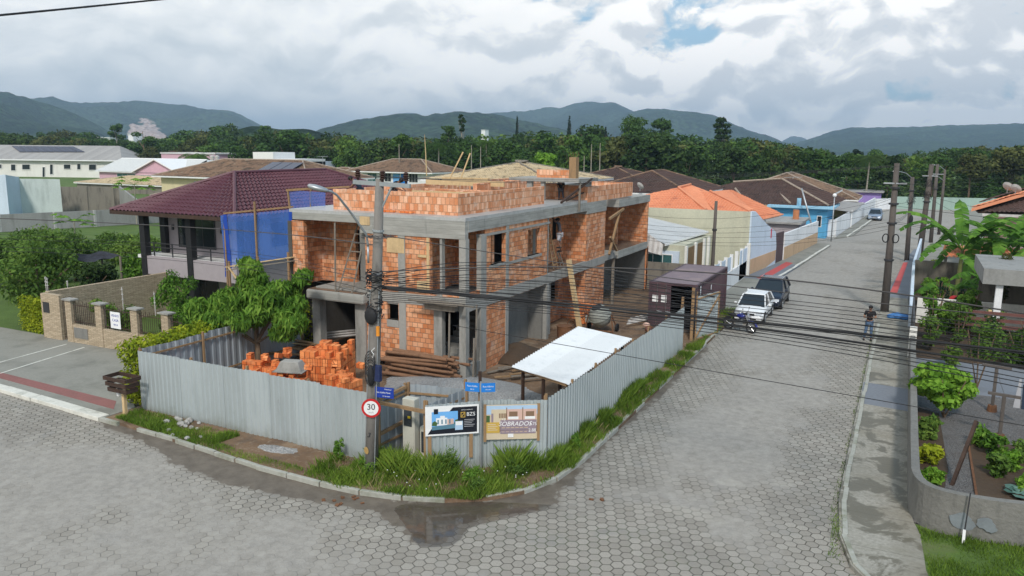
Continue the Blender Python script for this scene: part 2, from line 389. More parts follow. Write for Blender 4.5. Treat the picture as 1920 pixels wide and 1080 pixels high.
M['steel'] = flat('dark_steel', (0.06, 0.06, 0.065), 0.5, 0.5)
M['black'] = flat('black_rubber', (0.018, 0.018, 0.02), 0.65, spec=.3)
M['cable'] = flat('black_cable', (0.02, 0.02, 0.022), 0.6)
M['cable_grey'] = flat('grey_cable', (0.07, 0.065, 0.065), 0.6)
M['white'] = flat('white_paint', (0.75, 0.75, 0.74), 0.5, var=.05)
M['whitewall'] = stained('whitewashed_wall', (0.72, 0.73, 0.74), (0.46, 0.47, 0.47), scale=0.7, amt=.5)
M['cream'] = stained('cream_wall', (0.7, 0.69, 0.65), (0.5, 0.48, 0.44), scale=0.5, amt=.35)
M['beige'] = stained('beige_green_render', (0.48, 0.47, 0.36), (0.3, 0.3, 0.24), scale=0.5, amt=.5)
M['bluewhite'] = stained('pale_blue_render', (0.55, 0.63, 0.72), (0.4, 0.46, 0.53), scale=0.6, amt=.35)
M['tan'] = stained('tan_render', (0.55, 0.38, 0.24), (0.38, 0.26, 0.17), scale=0.8, amt=.5)
M['pink'] = flat('pink_wall', (0.6, 0.38, 0.45), var=.08)
M['yellow'] = stained('yellow_beige_wall', (0.62, 0.55, 0.34), (0.45, 0.4, 0.26), amt=.3)
M['blue'] = stained('sky_blue_wall', (0.11, 0.38, 0.62), (0.08, 0.26, 0.42), amt=.5)
M['paleblue'] = flat('light_blue_trim', (0.3, 0.55, 0.72), var=.1)
M['green_wall'] = stained('mint_wall', (0.3, 0.41, 0.36), (0.2, 0.27, 0.24), scale=.4, amt=.6)
M['purple'] = flat('lilac_wall', (0.28, 0.2, 0.48), var=.1)
M['greywall'] = stained('grey_block_wall', (0.27, 0.27, 0.26), (0.14, 0.14, 0.13), scale=0.8)
M['oldwall'] = stained('mouldy_old_wall', (0.2, 0.18, 0.15), (0.055, 0.05, 0.045), scale=0.9, amt=.95)
M['mossy_white'] = stained('weathered_white_wall', (0.55, 0.6, 0.57), (0.3, 0.34, 0.32), scale=.5, amt=.7)
M['lilac'] = flat('lilac_grey_wall', (0.36, 0.32, 0.34), var=.07)
M['brown_door'] = flat('brown_shutter', (0.2, 0.115, 0.045), .6, var=.12)
M['maroon_gate'] = flat('maroon_gate', (0.09, 0.055, 0.06), .6, var=.15)
M['glass'] = flat('dark_window_glass', (0.02, 0.025, 0.03), 0.08, var=.1, spec=.6)
M['glass_green'] = flat('green_window_glass', (0.05, 0.13, 0.13), 0.1, var=.2, spec=.6)
M['solar'] = flat('solar_panel', (0.02, 0.03, 0.07), 0.15, 0.2, var=.15)
M['tile_wine'] = tilemat('wine_metal_tile', (0.08, 0.026, 0.036), (0.115, 0.042, 0.055), (0.055, 0.02, 0.026), None, .6, 1.2, 0.5)
M['tile_orange'] = tilemat('orange_clay_tile', (0.6, 0.2, 0.1), (0.68, 0.3, 0.17), (0.45, 0.16, 0.1), None, .55)
M['tile_old'] = tilemat('old_clay_tile', (0.13, 0.07, 0.045), (0.26, 0.17, 0.11), (0.06, 0.045, 0.035), (0.33, 0.28, 0.2), .45)
M['tile_straw'] = tilemat('bleached_clay_tile', (0.34, 0.26, 0.16), (0.6, 0.49, 0.32), (0.12, 0.09, 0.06), (0.07, 0.055, 0.04), .5)
M['tile_dark'] = tilemat('blackened_clay_tile', (0.05, 0.03, 0.027), (0.10, 0.06, 0.05), (0.03, 0.022, 0.02), (0.12, 0.1, 0.08), .5)
M['tile_white'] = flat('whitish_roof_sheet', (0.62, 0.63, 0.62), .7, var=.08)
M['ridge_light'] = flat('pale_ridge_mortar', (0.36, 0.29, 0.23), var=.25)
M['leaf'] = leafmat('mid_leaf', (0.035, 0.07, 0.013), (0.085, 0.16, 0.028), (0.18, 0.27, 0.05))
M['leaf_mango'] = leafmat('mango_leaf', (0.035, 0.085, 0.012), (0.10, 0.215, 0.026), (0.24, 0.38, 0.06), .3, 1.2)
M['leaf_lime'] = leafmat('lime_hedge_leaf', (0.09, 0.15, 0.012), (0.26, 0.32, 0.018), (0.46, 0.48, 0.04), .3, 1.5)
M['leaf_bright'] = leafmat('bright_leaf', (0.06, 0.15, 0.015), (0.15, 0.3, 0.03), (0.27, 0.45, 0.06), .3, 1.5)
M['leaf_dark'] = leafmat('dark_forest_leaf', (0.014, 0.03, 0.01), (0.033, 0.066, 0.018), (0.075, 0.12, 0.03), .15, .08)
M['leaf_olive'] = leafmat('olive_forest_leaf', (0.03, 0.038, 0.013), (0.07, 0.085, 0.025), (0.14, 0.15, 0.045), .15, .1)
M['leaf_mid'] = leafmat('green_forest_leaf', (0.022, 0.048, 0.012), (0.05, 0.105, 0.022), (0.11, 0.19, 0.038), .2, .1)
M['leaf_fresh'] = leafmat('fresh_forest_leaf', (0.035, 0.075, 0.015), (0.085, 0.16, 0.03), (0.17, 0.26, 0.05), .25, .1)
M['shade_wall'] = stained('shade_toned_inner_render', (0.085, 0.078, 0.07), (0.05, 0.045, 0.04))  # darker version of the cement render, room shade put into the colour
M['leaf_conifer'] = leafmat('conifer_leaf', (0.008, 0.02, 0.012), (0.018, 0.038, 0.022), (0.035, 0.06, 0.035), .1, .5)
M['leaf_banana'] = leafmat('banana_leaf', (0.045, 0.12, 0.018), (0.1, 0.23, 0.03), (0.2, 0.36, 0.06), .35, .8)
M['leaf_blue'] = leafmat('blue_green_leaf', (0.04, 0.09, 0.07), (0.08, 0.16, 0.13), (0.15, 0.26, 0.22), .15, 2)
M['grass'] = leafmat('grass_blade', (0.06, 0.105, 0.014), (0.13, 0.225, 0.028), (0.27, 0.37, 0.06), .3, 0.8)
M['flower_yellow'] = flat('yellow_flower', (0.75, 0.5, 0.03))
M['red'] = flat('red_paint', (0.5, 0.02, 0.02), .4, var=.08)
M['redwood'] = flat('red_brown_board', (0.16, 0.07, 0.06), var=.2)
M['signblue'] = flat('blue_sign_enamel', (0.015, 0.045, 0.30), .35, var=.05)
M['signblue2'] = flat('light_blue_sign_enamel', (0.02, 0.2, 0.62), .35, var=.05)
M['skin'] = flat('skin', (0.36, 0.19, 0.12), .6, var=.05)
M['skin_dark'] = flat('tanned_skin', (0.2, 0.1, 0.065), .6, var=.05)
M['hair'] = flat('black_hair', (0.012, 0.01, 0.01), .6)
M['cloth_black'] = flat('black_cotton', (0.015, 0.014, 0.016), .9)
M['cloth_grey'] = flat('dark_grey_cotton', (0.075, 0.07, 0.08), .9)
M['cloth_navy'] = flat('navy_cotton', (0.03, 0.045, 0.075), .9)
M['cloth_light'] = flat('pale_shorts', (0.5, 0.5, 0.54), .9, var=.2)
M['denim'] = flat('blue_denim', (0.09, 0.15, 0.25), .9, var=.3, scale=10)
M['car_white'] = flat('white_car_paint', (0.75, 0.76, 0.77), .25, var=.02, spec=.5)
M['car_navy'] = flat('dark_blue_car_paint', (0.028, 0.035, 0.055), .2, .4, var=.05, spec=.6)
M['car_silver'] = flat('silver_blue_car_paint', (0.3, 0.36, 0.45), .3, .4, var=.05, spec=.5)
M['lamp'] = flat('headlamp_glass', (0.55, 0.58, 0.62), .1, .3, var=.2, spec=.8)
M['chrome'] = flat('polished_metal', (0.55, 0.55, 0.56), .2, .9)
M['moto_blue'] = flat('blue_tank_paint', (0.02, 0.03, 0.25), .25, spec=.6)
M['container'] = corrug('maroon_container_paint', (0.085, 0.05, 0.06), (0.13, 0.08, 0.075), .55, .1)
M['container_roof'] = stained('faded_container_roof', (0.19, 0.15, 0.165), (0.33, 0.25, 0.23), rough=.5, scale=0.7, amt=.6, streak=False)
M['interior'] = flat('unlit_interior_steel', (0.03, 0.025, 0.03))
M['mixer'] = stained('cement_caked_steel', (0.3, 0.31, 0.28), (0.17, 0.18, 0.16), scale=3, streak=False)
M['rust'] = flat('rusty_steel', (0.17, 0.08, 0.04), .9, var=.3)
M['fibreglass'] = flat('white_enclosure_plastic', (0.52, 0.51, 0.44), .6, var=.06)
M['meterglass'] = flat('dark_meter_window', (0.05, 0.06, 0.07), .15, var=.4)
M['orange_plastic'] = flat('orange_plastic', (0.75, 0.28, 0.03))
M['yellow_plastic'] = flat('yellow_plastic', (0.7, 0.5, 0.02))
M['blue_plastic'] = flat('blue_tank_plastic', (0.12, 0.2, 0.3))
M['tarp'] = flat('blue_plastic_bag', (0.05, 0.17, 0.42), .5, var=.3, scale=12)
M['pvc'] = flat('white_pipe', (0.5, 0.48, 0.46), .5, var=.2)
M['terracotta'] = flat('terracotta', (0.5, 0.2, 0.09), var=.15)
M['cloth_shade'] = flat('black_shade_cloth', (0.03, 0.033, 0.045), .9, var=.3)
M['cinder'] = flat('broken_stone', (0.36, 0.35, 0.33), var=.35, scale=8)
M['lawn'] = leafmat('lawn_blade', (.03, .07, .008), (.07, .16, .018), (.14, .27, .04), .3, 1.2)
M['soil'] = stained('dark_soil', (0.075, 0.05, 0.032), (0.035, 0.025, 0.016), streak=False, bump=0.02)
# printed banner colours
for k, c in dict(p_white=(0.8, 0.8, 0.8), p_black=(0.012, 0.014, 0.022), p_sky=(0.16, 0.42, 0.78), p_skypale=(0.4, 0.55, 0.72), p_gold=(0.55, 0.36, 0.08), p_brown=(0.22, 0.14, 0.09), p_tan=(0.6, 0.45, 0.3), p_mauve=(0.28, 0.22, 0.26), p_grey=(0.4, 0.4, 0.42), p_teal=(0.1, 0.22, 0.3), p_green=(0.06, 0.12, 0.04), p_peach=(0.62, 0.42, 0.35), p_sand=(0.6, 0.5, 0.36), p_red=(0.55, 0.02, 0.04)).items():
    M[k] = flat('print_'+k[2:], c, .45, var=.05)

def dirt():
    t = NT('site_dirt', 0.95); p = t.pos()
    a = t.noise(p, 0.5, 6, .6); b = t.noise(p, 6, 5, .65); c = t.noise(p, 0.9, 4)
    col = t.ramp(a, [(0.3, (0.115, 0.07, 0.042)), (0.55, (0.2, 0.13, 0.08)), (0.75, (0.3, 0.235, 0.165))])
    col = t.mix(t.math('MULTIPLY', t.step(b, .5, .75), .5), col, (0.34, 0.28, 0.21))
    w = t.step(c, .5, .62); t.col(t.mix(t.math('MULTIPLY', w, .5), col, (0.07, 0.045, 0.03)))
    t.put(t.b.inputs['Roughness'], t.math('SUBTRACT', 0.95, t.math('MULTIPLY', w, .45))); t.bump(b, 0.05); return t.m
M['dirt'] = dirt()
def lotgreen():
    t = NT('weedy_ground', 0.95); p = t.pos(); a = t.noise(p, 0.4, 6, .6); b = t.noise(p, 7, 5, .65)
    col = t.ramp(a, [(0.3, (0.05, 0.085, 0.02)), (0.55, (0.085, 0.14, 0.03)), (0.75, (0.14, 0.13, 0.07))])
    t.col(t.mix(t.math('MULTIPLY', b, .4), col, (0.1, 0.17, 0.03))); t.bump(b, 0.05); return t.m
M['lot'] = lotgreen()
def gravel(name, c):
    t = NT(name, 0.95); p = t.pos(); v = t.n('ShaderNodeTexVoronoi'); t.l(p, v.inputs['Vector']); v.inputs['Scale'].default_value = 22
    a = t.noise(p, 1.2, 4); col = t.mix(v.outputs['Color'], scl(c, .75), scl(c, 1.3)); bw = t.n('ShaderNodeRGBToBW'); t.l(col, bw.inputs[0])
    c2 = t.mix(0.72, col, bw.outputs[0]); t.col(t.mix(t.math('MULTIPLY', t.step(a, .45, .7), .4), c2, scl(c, .62)))
    t.bump(v.outputs['Distance'], 0.06); return t.m
M['gravel'] = gravel('grey_gravel', (0.37, 0.36, 0.345)); M['gravel_yard'] = gravel('brownish_yard_gravel', (0.18, 0.15, 0.13))
def stonewall():
    t = NT('stacked_stone_cladding', .9); uv = t.uv(); p = t.pos(); n = t.n('ShaderNodeTexBrick')
    w = t.vmath('ADD', t.mapv(uv, (1, 1, 1)), t.vmath('MULTIPLY', t.n('ShaderNodeTexNoise').outputs['Color'], (0, .02, 0))); t.l(w, n.inputs['Vector'])
    for k, v in dict(Scale=1).items(): n.inputs[k].default_value = v
    n.inputs['Brick Width'].default_value = .34; n.inputs['Row Height'].default_value = .06; n.inputs['Mortar Size'].default_value = .007
    n.inputs['Color1'].default_value = (.58, .46, .32, 1); n.inputs['Color2'].default_value = (.38, .29, .19, 1); n.inputs['Mortar'].default_value = (.05, .038, .028, 1)
    b = t.noise(t.mapv(p, (4, 4, 26)), 1, 4, .6); c = t.mix(t.math('MULTIPLY', b, .55), n.outputs['Color'], (.62, .52, .38)); t.col(c)
    t.bump(t.math('SUBTRACT', t.math('MULTIPLY', b, .8), n.outputs['Fac']), .035); return t.m
M['stone'] = stonewall()
def net():
    t = NT('blue_safety_net', .7); t.col((0.07, 0.19, 0.6)); tr = t.n('ShaderNodeBsdfTransparent'); mx = t.n('ShaderNodeMixShader')
    n = t.noise(t.mapv(t.pos(), (1, 1, .6)), 0.9, 4); t.l(t.math('ADD', t.math('MULTIPLY', n, .4), .32), mx.inputs[0])
    t.l(tr.outputs[0], mx.inputs[1]); t.l(t.b.outputs[0], mx.inputs[2]); t.l(mx.outputs[0], t.t.nodes['Material Output'].inputs[0]); return t.m
M['net'] = net()
def wet_walk():
    t = NT('patchy_wet_concrete', .8); p = t.pos()
    a = t.noise(p, 1.0, 6, .62, .6); b = t.noise(p, 12, 4); c = t.noise(t.mapv(p, (.25, 1, 1)), 2.0, 4)
    w = t.step(a, .50, .56); base = t.ramp(b, [(0.3, (0.25, 0.235, 0.2)), (.7, (.36, .345, .3))])
    base = t.mix(t.math('MULTIPLY', t.step(c, .45, .7), .35), base, (.22, .21, .16)); jx = t.n('ShaderNodeSeparateXYZ'); t.l(p, jx.inputs[0]); jf = t.math('FRACT', t.math('MULTIPLY', jx.outputs[1], 1/1.9)); jl = t.math('SUBTRACT', 1.0, t.step(jf, .0, .02)); ed = t.step(jx.outputs[0], .1, .75)
    base = t.mix(t.math('MULTIPLY', ed, .35), base, (.17, .155, .12)); base = t.mix(t.math('MULTIPLY', t.step(t.noise(p, .45, 4), .45, .65), .4), base, (.2, .175, .13)); t.col(t.mix(t.math('MULTIPLY', jl, .6), t.mix(t.math('MULTIPLY', w, .85), base, (.13, .115, .082)), (.09, .08, .06)))
    t.put(t.b.inputs['Roughness'], t.math('SUBTRACT', .85, t.math('MULTIPLY', w, .35))); t.bump(b, .004); return t.m
M['walk_wet'] = wet_walk()
M['walk'] = stained('worn_concrete_paving', (0.25, 0.245, 0.215), (0.14, 0.14, 0.12), scale=.6, streak=False, amt=.7)
M['walk_blue'] = stained('blue_grey_paving', (0.18, 0.195, 0.22), (0.13, 0.14, 0.155), scale=.6, streak=False)
M['redtile'] = stained('red_tactile_paving', (0.48, 0.09, 0.085), (0.36, 0.1, 0.09), streak=False)
M['redtile_dull'] = stained('dull_red_tactile_paving', (0.25, 0.11, 0.1), (0.17, 0.09, 0.08), streak=False)
M['kerb'] = stained('kerb_stone', (0.36, 0.36, 0.32), (0.16, 0.17, 0.11), scale=1.2, streak=False, amt=.8)
M['kerb_white'] = stained('whitewashed_kerb', (0.62, 0.61, 0.55), (0.3, 0.3, 0.25), scale=1.5, streak=False, amt=.7)
M['roughwall'] = stained('rough_cast_wall', (0.185, 0.18, 0.165), (0.09, 0.09, 0.08), scale=1.8, bump=.03)
def hexroad():
    t = NT('hexagonal_paving', .85); p = t.pos(); S = 1/0.285
    wq = t.n('ShaderNodeTexNoise'); t.l(p, wq.inputs['Vector']); wq.inputs['Scale'].default_value = 1.3; wq.inputs['Detail'].default_value = 3
    pr = t.vmath('ADD', t.mapv(p, (S, S, 0), (0, 0, R(7))), t.vmath('MULTIPLY', wq.outputs['Color'], (.35, .35, 0.0)))
    pr = t.vmath('ADD', pr, (400.0, 400*1.7320508, 0.0))
    r = (1.0, 1.7320508, 1.0); h = (0.5, 0.8660254, 0.0)
    a = t.vmath('SUBTRACT', t.vmath('MODULO', pr, r), h)
    b = t.vmath('SUBTRACT', t.vmath('MODULO', t.vmath('SUBTRACT', pr, h), r), h)
    a = t.vmath('MULTIPLY', a, (1.0, 1.0, 0.0)); b = t.vmath('MULTIPLY', b, (1.0, 1.0, 0.0))
    sel = t.math('LESS_THAN', t.vmath('DOT_PRODUCT', a, a), t.vmath('DOT_PRODUCT', b, b))
    mx = t.n('ShaderNodeMix'); mx.data_type = 'VECTOR'; t.l(sel, mx.inputs[0]); t.l(b, mx.inputs[4]); t.l(a, mx.inputs[5]); gv = mx.outputs[1]
    idv = t.vmath('SUBTRACT', pr, gv); ab = t.vmath('ABSOLUTE', gv); sx = t.n('ShaderNodeSeparateXYZ'); t.l(ab, sx.inputs[0])
    hd = t.math('MAXIMUM', sx.outputs[0], t.vmath('DOT_PRODUCT', ab, (0.5, 0.8660254, 0.0)))
    idr = t.vmath('FLOOR', t.vmath('ADD', t.vmath('MULTIPLY', idv, (2.0, 1.1547, 1.0)), (0.5, 0.5, 0.0)))
    wn = t.n('ShaderNodeTexWhiteNoise'); wn.noise_dimensions = '2D'; t.l(idr, wn.inputs['Vector'])
    big = t.noise(p, 0.22, 5, .6); med = t.noise(p, 0.9, 6, .65); fine = t.noise(p, 30, 4, .7)
    wob = t.noise(p, 9, 3)
    joint = t.step(t.math('ADD', hd, t.math('MULTIPLY', t.math('SUBTRACT', wob, .5), .05)), .452, .492)
    pav = t.mix(wn.outputs['Value'], (0.265, 0.242, 0.208), (0.365, 0.338, 0.295))
    pav = t.mix(t.math('MULTIPLY', t.step(fine, .35, .7), .45), pav, (.19, .175, .155)); pav = t.mix(t.math('MULTIPLY', t.step(t.noise(p, 75, 3, .7), .5, .7), .3), pav, (.45, .43, .38))
    pav = t.mix(t.math('MULTIPLY', t.step(med, .5, .72), .45), pav, (.215, .21, .205))
    edge = t.attr('edge')       # 1 near the kerbs, where joints are open
    dust = t.math('MULTIPLY', t.step(t.math('SUBTRACT', t.math('ADD', big, t.math('MULTIPLY', med, .35)), t.math('MULTIPLY', edge, .35)), .5, .68), .9)
    jf = t.math('MULTIPLY', joint, t.math('SUBTRACT', t.math('ADD', .5, t.math('MULTIPLY', edge, .45)), t.math('MULTIPLY', dust, .3), True), True)
    ex = t.step(wn.outputs['Value'], .93, .96); pav = t.mix(t.math('MULTIPLY', ex, .5), pav, (.2, .18, .15)); jc = t.mix(t.math('MULTIPLY', edge, t.step(med, .45, .6)), (.07, .06, .048), (.07, .1, .03)); col = t.mix(jf, pav, jc); pt = t.noise(p, .33, 3, .5); col = t.mix(t.math('MULTIPLY', t.step(pt, .52, .6), .22), col, (.16, .15, .135))
    sm = t.noise(t.mapv(p, (1, 1, 1)), 3.5, 6, .7)
    dcol = t.mix(t.step(t.math('ADD', t.math('MULTIPLY', sm, .6), t.math('MULTIPLY', fine, .4)), .38, .6), (.25, .233, .21), (.375, .352, .318))
    col = t.mix(t.math('MULTIPLY', dust, .72), col, dcol)
    # sediment left by rain water
    mud = t.attr('mud'); mm = t.math('ADD', mud, t.math('ADD', t.math('MULTIPLY', t.math('SUBTRACT', med, .5), 1.1), t.math('MULTIPLY', t.math('SUBTRACT', wn.outputs['Value'], .5), .30)))
    mm = t.math('ADD', mm, t.math('MULTIPLY', t.math('SUBTRACT', joint, .4), .22)); mk = t.step(mm, .5, .56)
    mc = t.mix(t.step(t.noise(p, 2.0, 6, .65), .3, .7), (.07, .052, .038), (.165, .135, .105)); col = t.mix(t.math('MULTIPLY', mk, .93), col, mc)
    pa = t.step(t.math('ADD', t.attr('pale'), t.math('MULTIPLY', t.math('SUBTRACT', med, .5), 1.3)), .5, .62); col = t.mix(t.math('MULTIPLY', pa, .22), col, (.45, .42, .36))
    damp = t.step(t.math('ADD', mm, .0), .3, .5); col = t.mix(t.math('MULTIPLY', damp, .3), col, (.15, .13, .105))
    wet = t.attr('wet'); ww = t.step(t.math('ADD', wet, t.math('MULTIPLY', t.math('SUBTRACT', med, .5), .6)), .45, .6)
    col = t.mix(t.math('MULTIPLY', ww, .65), col, (.055, .042, .032)); t.col(col)
    # mossy light band by right kerb
    t.put(t.b.inputs['Roughness'], t.math('SUBTRACT', t.math('SUBTRACT', .85, t.math('MULTIPLY', mk, .3)), t.math('MULTIPLY', ww, .72), True))
    hgt = t.math('SUBTRACT', t.math('MULTIPLY', fine, .15), t.math('MULTIPLY', joint, t.math('SUBTRACT', 1.0, dust)))
    hgt = t.math('MULTIPLY', hgt, t.math('SUBTRACT', 1.0, t.math('MULTIPLY', t.math('MAXIMUM', mk, ww), .93)))
    t.bump(t.math('ADD', hgt, t.math('MULTIPLY', wn.outputs['Value'], .12)), .02); return t.m
M['road'] = hexroad()
def farroad():
    t = NT('distant_paving', .9); p = t.pos(); a = t.noise(p, .5, 5, .6); b = t.noise(p, 4, 4)
    c = t.ramp(a, [(.35, (.2, .2, .2)), (.7, (.3, .29, .28))]); t.col(t.mix(t.math('MULTIPLY', b, .4), c, (.28, .26, .22))); return t.m
M['farroad'] = farroad()
def hillmat(name, c1, c2):
    t = NT(name, 1.0, 0, 0); p = t.pos(); v = t.n('ShaderNodeTexVoronoi'); t.l(p, v.inputs['Vector']); v.inputs['Scale'].default_value = 1/16
    a = t.noise(p, 1/260, 6, .65); b = t.noise(p, 1/22, 4, .7)
    c = t.mix(t.step(a, .4, .6), c1, scl(c2, 1.25)); c = t.mix(t.math('MULTIPLY', t.step(v.outputs['Distance'], .2, .8), .8), c, scl(c1, .35))
    c = t.mix(t.math('MULTIPLY', t.step(b, .5, .7), .5), c, scl(c2, 1.5))
    rk = t.attr('rock'); rn = t.noise(t.mapv(p, (1, 1, 3)), 1/14, 5, .7); rc = t.mix(t.step(rn, .35, .65), (.36, .24, .19), (.62, .5, .44))
    rm = t.step(t.math('ADD', rk, t.math('MULTIPLY', t.math('SUBTRACT', t.noise(p, 1/35, 5, .6), .5), .9)), .45, .6)
    t.col(t.mix(rm, c, rc)); t.bump(t.math('ADD', b, v.outputs['Distance']), 9.0, 1.0); return t.m
M['hill'] = hillmat('forested_hill', (.014, .034, .014), (.04, .07, .026))
# ---------------------------------------------------------------- ground, road, pavements
def seg_dist(P, poly, closed=True):
    d = np.full(len(P), 1e9); n = len(poly)
    for i in range(n if closed else n-1):
        a = np.array(poly[i][:2], float); b = np.array(poly[(i+1) % n][:2], float); ab = b-a
        t = np.clip(((P-a)@ab)/max(ab@ab, 1e-9), 0, 1); q = a+t[:, None]*ab; d = np.minimum(d, np.hypot(*(P-q).T))
    return d
def inside(P, poly):
    c = np.zeros(len(P), bool); n = len(poly)
    for i in range(n):
        x1, y1 = poly[i][:2]; x2, y2 = poly[(i+1) % n][:2]
        if y1 == y2: continue
        k = ((y1 > P[:, 1]) != (y2 > P[:, 1])) & (P[:, 0] < (x2-x1)*(P[:, 1]-y1)/(y2-y1)+x1); c ^= k
    return c
def signed(P, poly):
    d = seg_dist(P, poly); return np.where(inside(P, poly), d, -d)
KL = [(-75, 18.6), (-36, 17.3), (-29.96, 16.96), (-23.81, 16.56), (-19.93, 16.39), (-16.19, 16.0), (-13.79, 15.94), (-12.5, 16.0), (-11.3, 16.25), (-10.2, 16.65), (-9.3, 17.25), (-8.6, 18.1), (-8.15, 19.3), (-7.98, 21), (-7.98, 24), (-8.03, 29), (-8.06, 40), (-8.1, 52), (-8.12, 58)]
KL2 = [(-8.1, 58), (-7.75, 61.8), (-6.46, 82.9)]
KR = [(14, 14.6), (6, 15.3), (2.4, 15.9), (0.9, 16.4), (0.1, 17.1), (-0.45, 18.0), (-0.8, 19.4), (-0.97, 21.5), (-1.0, 25), (-1.0, 39.4), (-0.98, 46), (-0.78, 54.8), (0.25, 76), (0.9, 84)]
def setting():
    g = MB(); g.quad((-7200, -300, -.02), (7200, -300, -.02), (7200, 7200, -.02), (-7200, 7200, -.02))
    tag(g.build('ground', M['lot']), kind='structure')
    xs = np.concatenate([np.arange(-80, -26, 1.0), np.arange(-26, 16, .3)]); ys = np.concatenate([np.arange(4, 40, .3), np.arange(40, 152, 1.5)])
    X, Y = np.meshgrid(xs, ys); P = np.stack([X.ravel(), Y.ravel()], 1); nx, ny = len(xs), len(ys)
    i = (np.arange(ny-1)[:, None]*nx+np.arange(nx-1)[None]).ravel(); F = np.stack([i, i+1, i+1+nx, i+nx], 1); cx = X.ravel()[i]; cy = Y.ravel()[i]; F = F[(cy < 22) | ((cx > -9.5) & (cx < 3)) | ((cy > 83) & (cx > -14) & (cx < 9))]
    ke = np.minimum(seg_dist(P, KL, False), seg_dist(P, KR, False))
    edge = np.clip(1-ke/2.4, 0, 1)
    # joints also open across the mouth of the junction
    c = np.exp(-(((P[:, 0]+6.5)/5.5)**2+((P[:, 1]-16)/2.2)**2)); edge = np.maximum(edge, np.clip(c*1.4, 0, 1))
    mudpx = [(170, 785), (215, 812), (290, 842), (330, 872), (400, 905), (470, 915), (545, 935), (620, 950), (690, 962), (742, 985), (775, 1018), (835, 1028), (868, 985), (930, 968), (1000, 962), (1045, 950), (1060, 915), (1110, 868), (1165, 810), (1240, 745), (1330, 655), (1320, 640), (1225, 725), (1130, 825), (1040, 900), (900, 940), (740, 935), (600, 900), (480, 870), (330, 815), (200, 782)]
    mud = signed(P, [G(*q) for q in mudpx]); mud = np.clip(.5+mud/.7+.02, 0, 1.3)*np.where(P[:, 1] < 42, 1, 0)
    pud = signed(P, [G(*q) for q in [(740, 950), (850, 940), (960, 945), (1050, 950), (960, 968), (880, 985), (850, 1022), (790, 1024), (765, 985)]]); wet = np.clip(.5+pud/.5+.15, 0, 1)
    V = np.concatenate([P, np.full((len(P), 1), .004)], 1)
    pale = np.zeros(len(P))
    for px, py, a, b in ((1235, 820, 1.1, .35), (1412, 768, .6, .25), (1372, 905, .5, .3), (1465, 905, .5, .25), (690, 1000, .9, .3), (1300, 965, 1.2, .4)): q = G(px, py); pale = np.maximum(pale, np.exp(-(((P[:, 0]-q.x)/a)**2+((P[:, 1]-q.y)/b)**2)))
    o = rawmesh('road', V, F, M['road'], attrs=dict(edge=edge, mud=mud, wet=wet, pale=pale)); tag(o, kind='structure')
    def slab(name, poly, z1, mat, z0=-.015):
        b = MB(); b.prism(poly, z0, z1); return tag(b.build(name, mat), kind='structure')
    # building block (dirt), kerb line in front
    slab('site_ground', [(-23.7, 16.7)]+KL[4:]+[(-8.12, 46), (-10.3, 52), (-24.5, 52), (-24.5, 30), (-23.7, 24)], .10, M['dirt'])
    slab('driveway', [(-75, 18.6), (-36, 17.3), (-29.96, 16.96), (-23.81, 16.56), (-23.72, 16.7), (-23.72, 17.9), (-24.6, 18.5), (-24.6, 23.2), (-75, 23.2)], .11, M['walk'])
    slab('tactile_strip', [G(-40, 689, .115), G(-40, 700, .115), G(0, 709, .115), G(213, 767, .115), G(218, 752, .115), G(0, 698, .115)], .118, M['redtile_dull'], .10)
    # straight pale stripes laid across the driveway
    for k, (a, b) in enumerate([((0, 700), (158, 651)), ((0, 679), (125, 645))]):
        p, q = G(*a, .12), G(*b, .12); d = (q-p).normalized()*.04; n = Vector((-d.y, d.x, 0)); b_ = MB(); b_.prism([p-n, q-n, q+n, p+n], .10, .121); tag(b_.build('paving_stripe', M['kerb_white']), kind='structure')
    # wet dark paving between them
    slab('garden_lot', [(-75, 23.2), (-24.6, 23.2), (-24.6, 52), (-75, 52)], .10, M['lot'])
    slab('pavement_left', [(-8.1, 46), (-8.12, 58), (-10.3, 58), (-10.3, 46)], .115, M['walk'])
    slab('pavement_red_left', [(-8.12, 58), (-7.75, 61.8), (-7.4, 67), (-9.25, 67), (-10.3, 58)], .118, M['walk_blue'])
    p = [G(1419, 521, .12), G(1435, 524, .12), G(1487, 493, .12), G(1474, 491, .12)]; slab('red_tile_path', p, .123, M['redtile'], .1)
    slab('pavement_left_far', [(-7.4, 67), (-6.46, 82.9), (-6.7, 84.2), (-8.3, 84.6), (-9.25, 67)], .118, M['walk'])
    slab('neighbour_lot', [(-10.3, 46), (-10.3, 58), (-9.25, 67), (-8.3, 84.6), (-60, 86), (-60, 52), (-24.5, 52)], .09, M['walk'])
    slab('far_pavement', [G(1590, 443, .1), G(1600, 441, .1), G(1642, 408, .1), G(1632, 399, .1), G(1565, 446, .1)], .11, M['walk'])
    slab('far_lot', [(-6.9, 92.3), (-4.7, 140), (-70, 140), (-70, 95)], .08, M['lot'])
    # right side
    w = [(.66, 36), (.7, 24), (.72, 21.6), (.82, 20.9)]
    slab('pavement_right', KR[4:12]+[(.5, 54.8), (.6, 45)]+w+[(.95, 20.3), (1.05, 18.5), (1.4, 16.6), (.9, 16.4)], .11, M['walk_wet'])
    slab('corner_lawn', [(.82, 20.9), (.95, 20.3), (1.05, 18.5), (1.4, 16.6), (2.4, 15.9), (6, 15.3), (14, 14.6), (14, 22), (3, 20.9), (1.4, 20.6)], .10, M['lot'])
    slab('pavement_right_far', [(-.78, 54.8), (.25, 76), (.9, 84), (1.9, 84), (1.45, 76), (.5, 54.8)], .112, M['walk_blue'])
    slab('pavement_patch', [(-.95, 30.6), (-.98, 33.6), (.62, 33.4), (.64, 30.4)], .113, M['walk_blue'], .1)
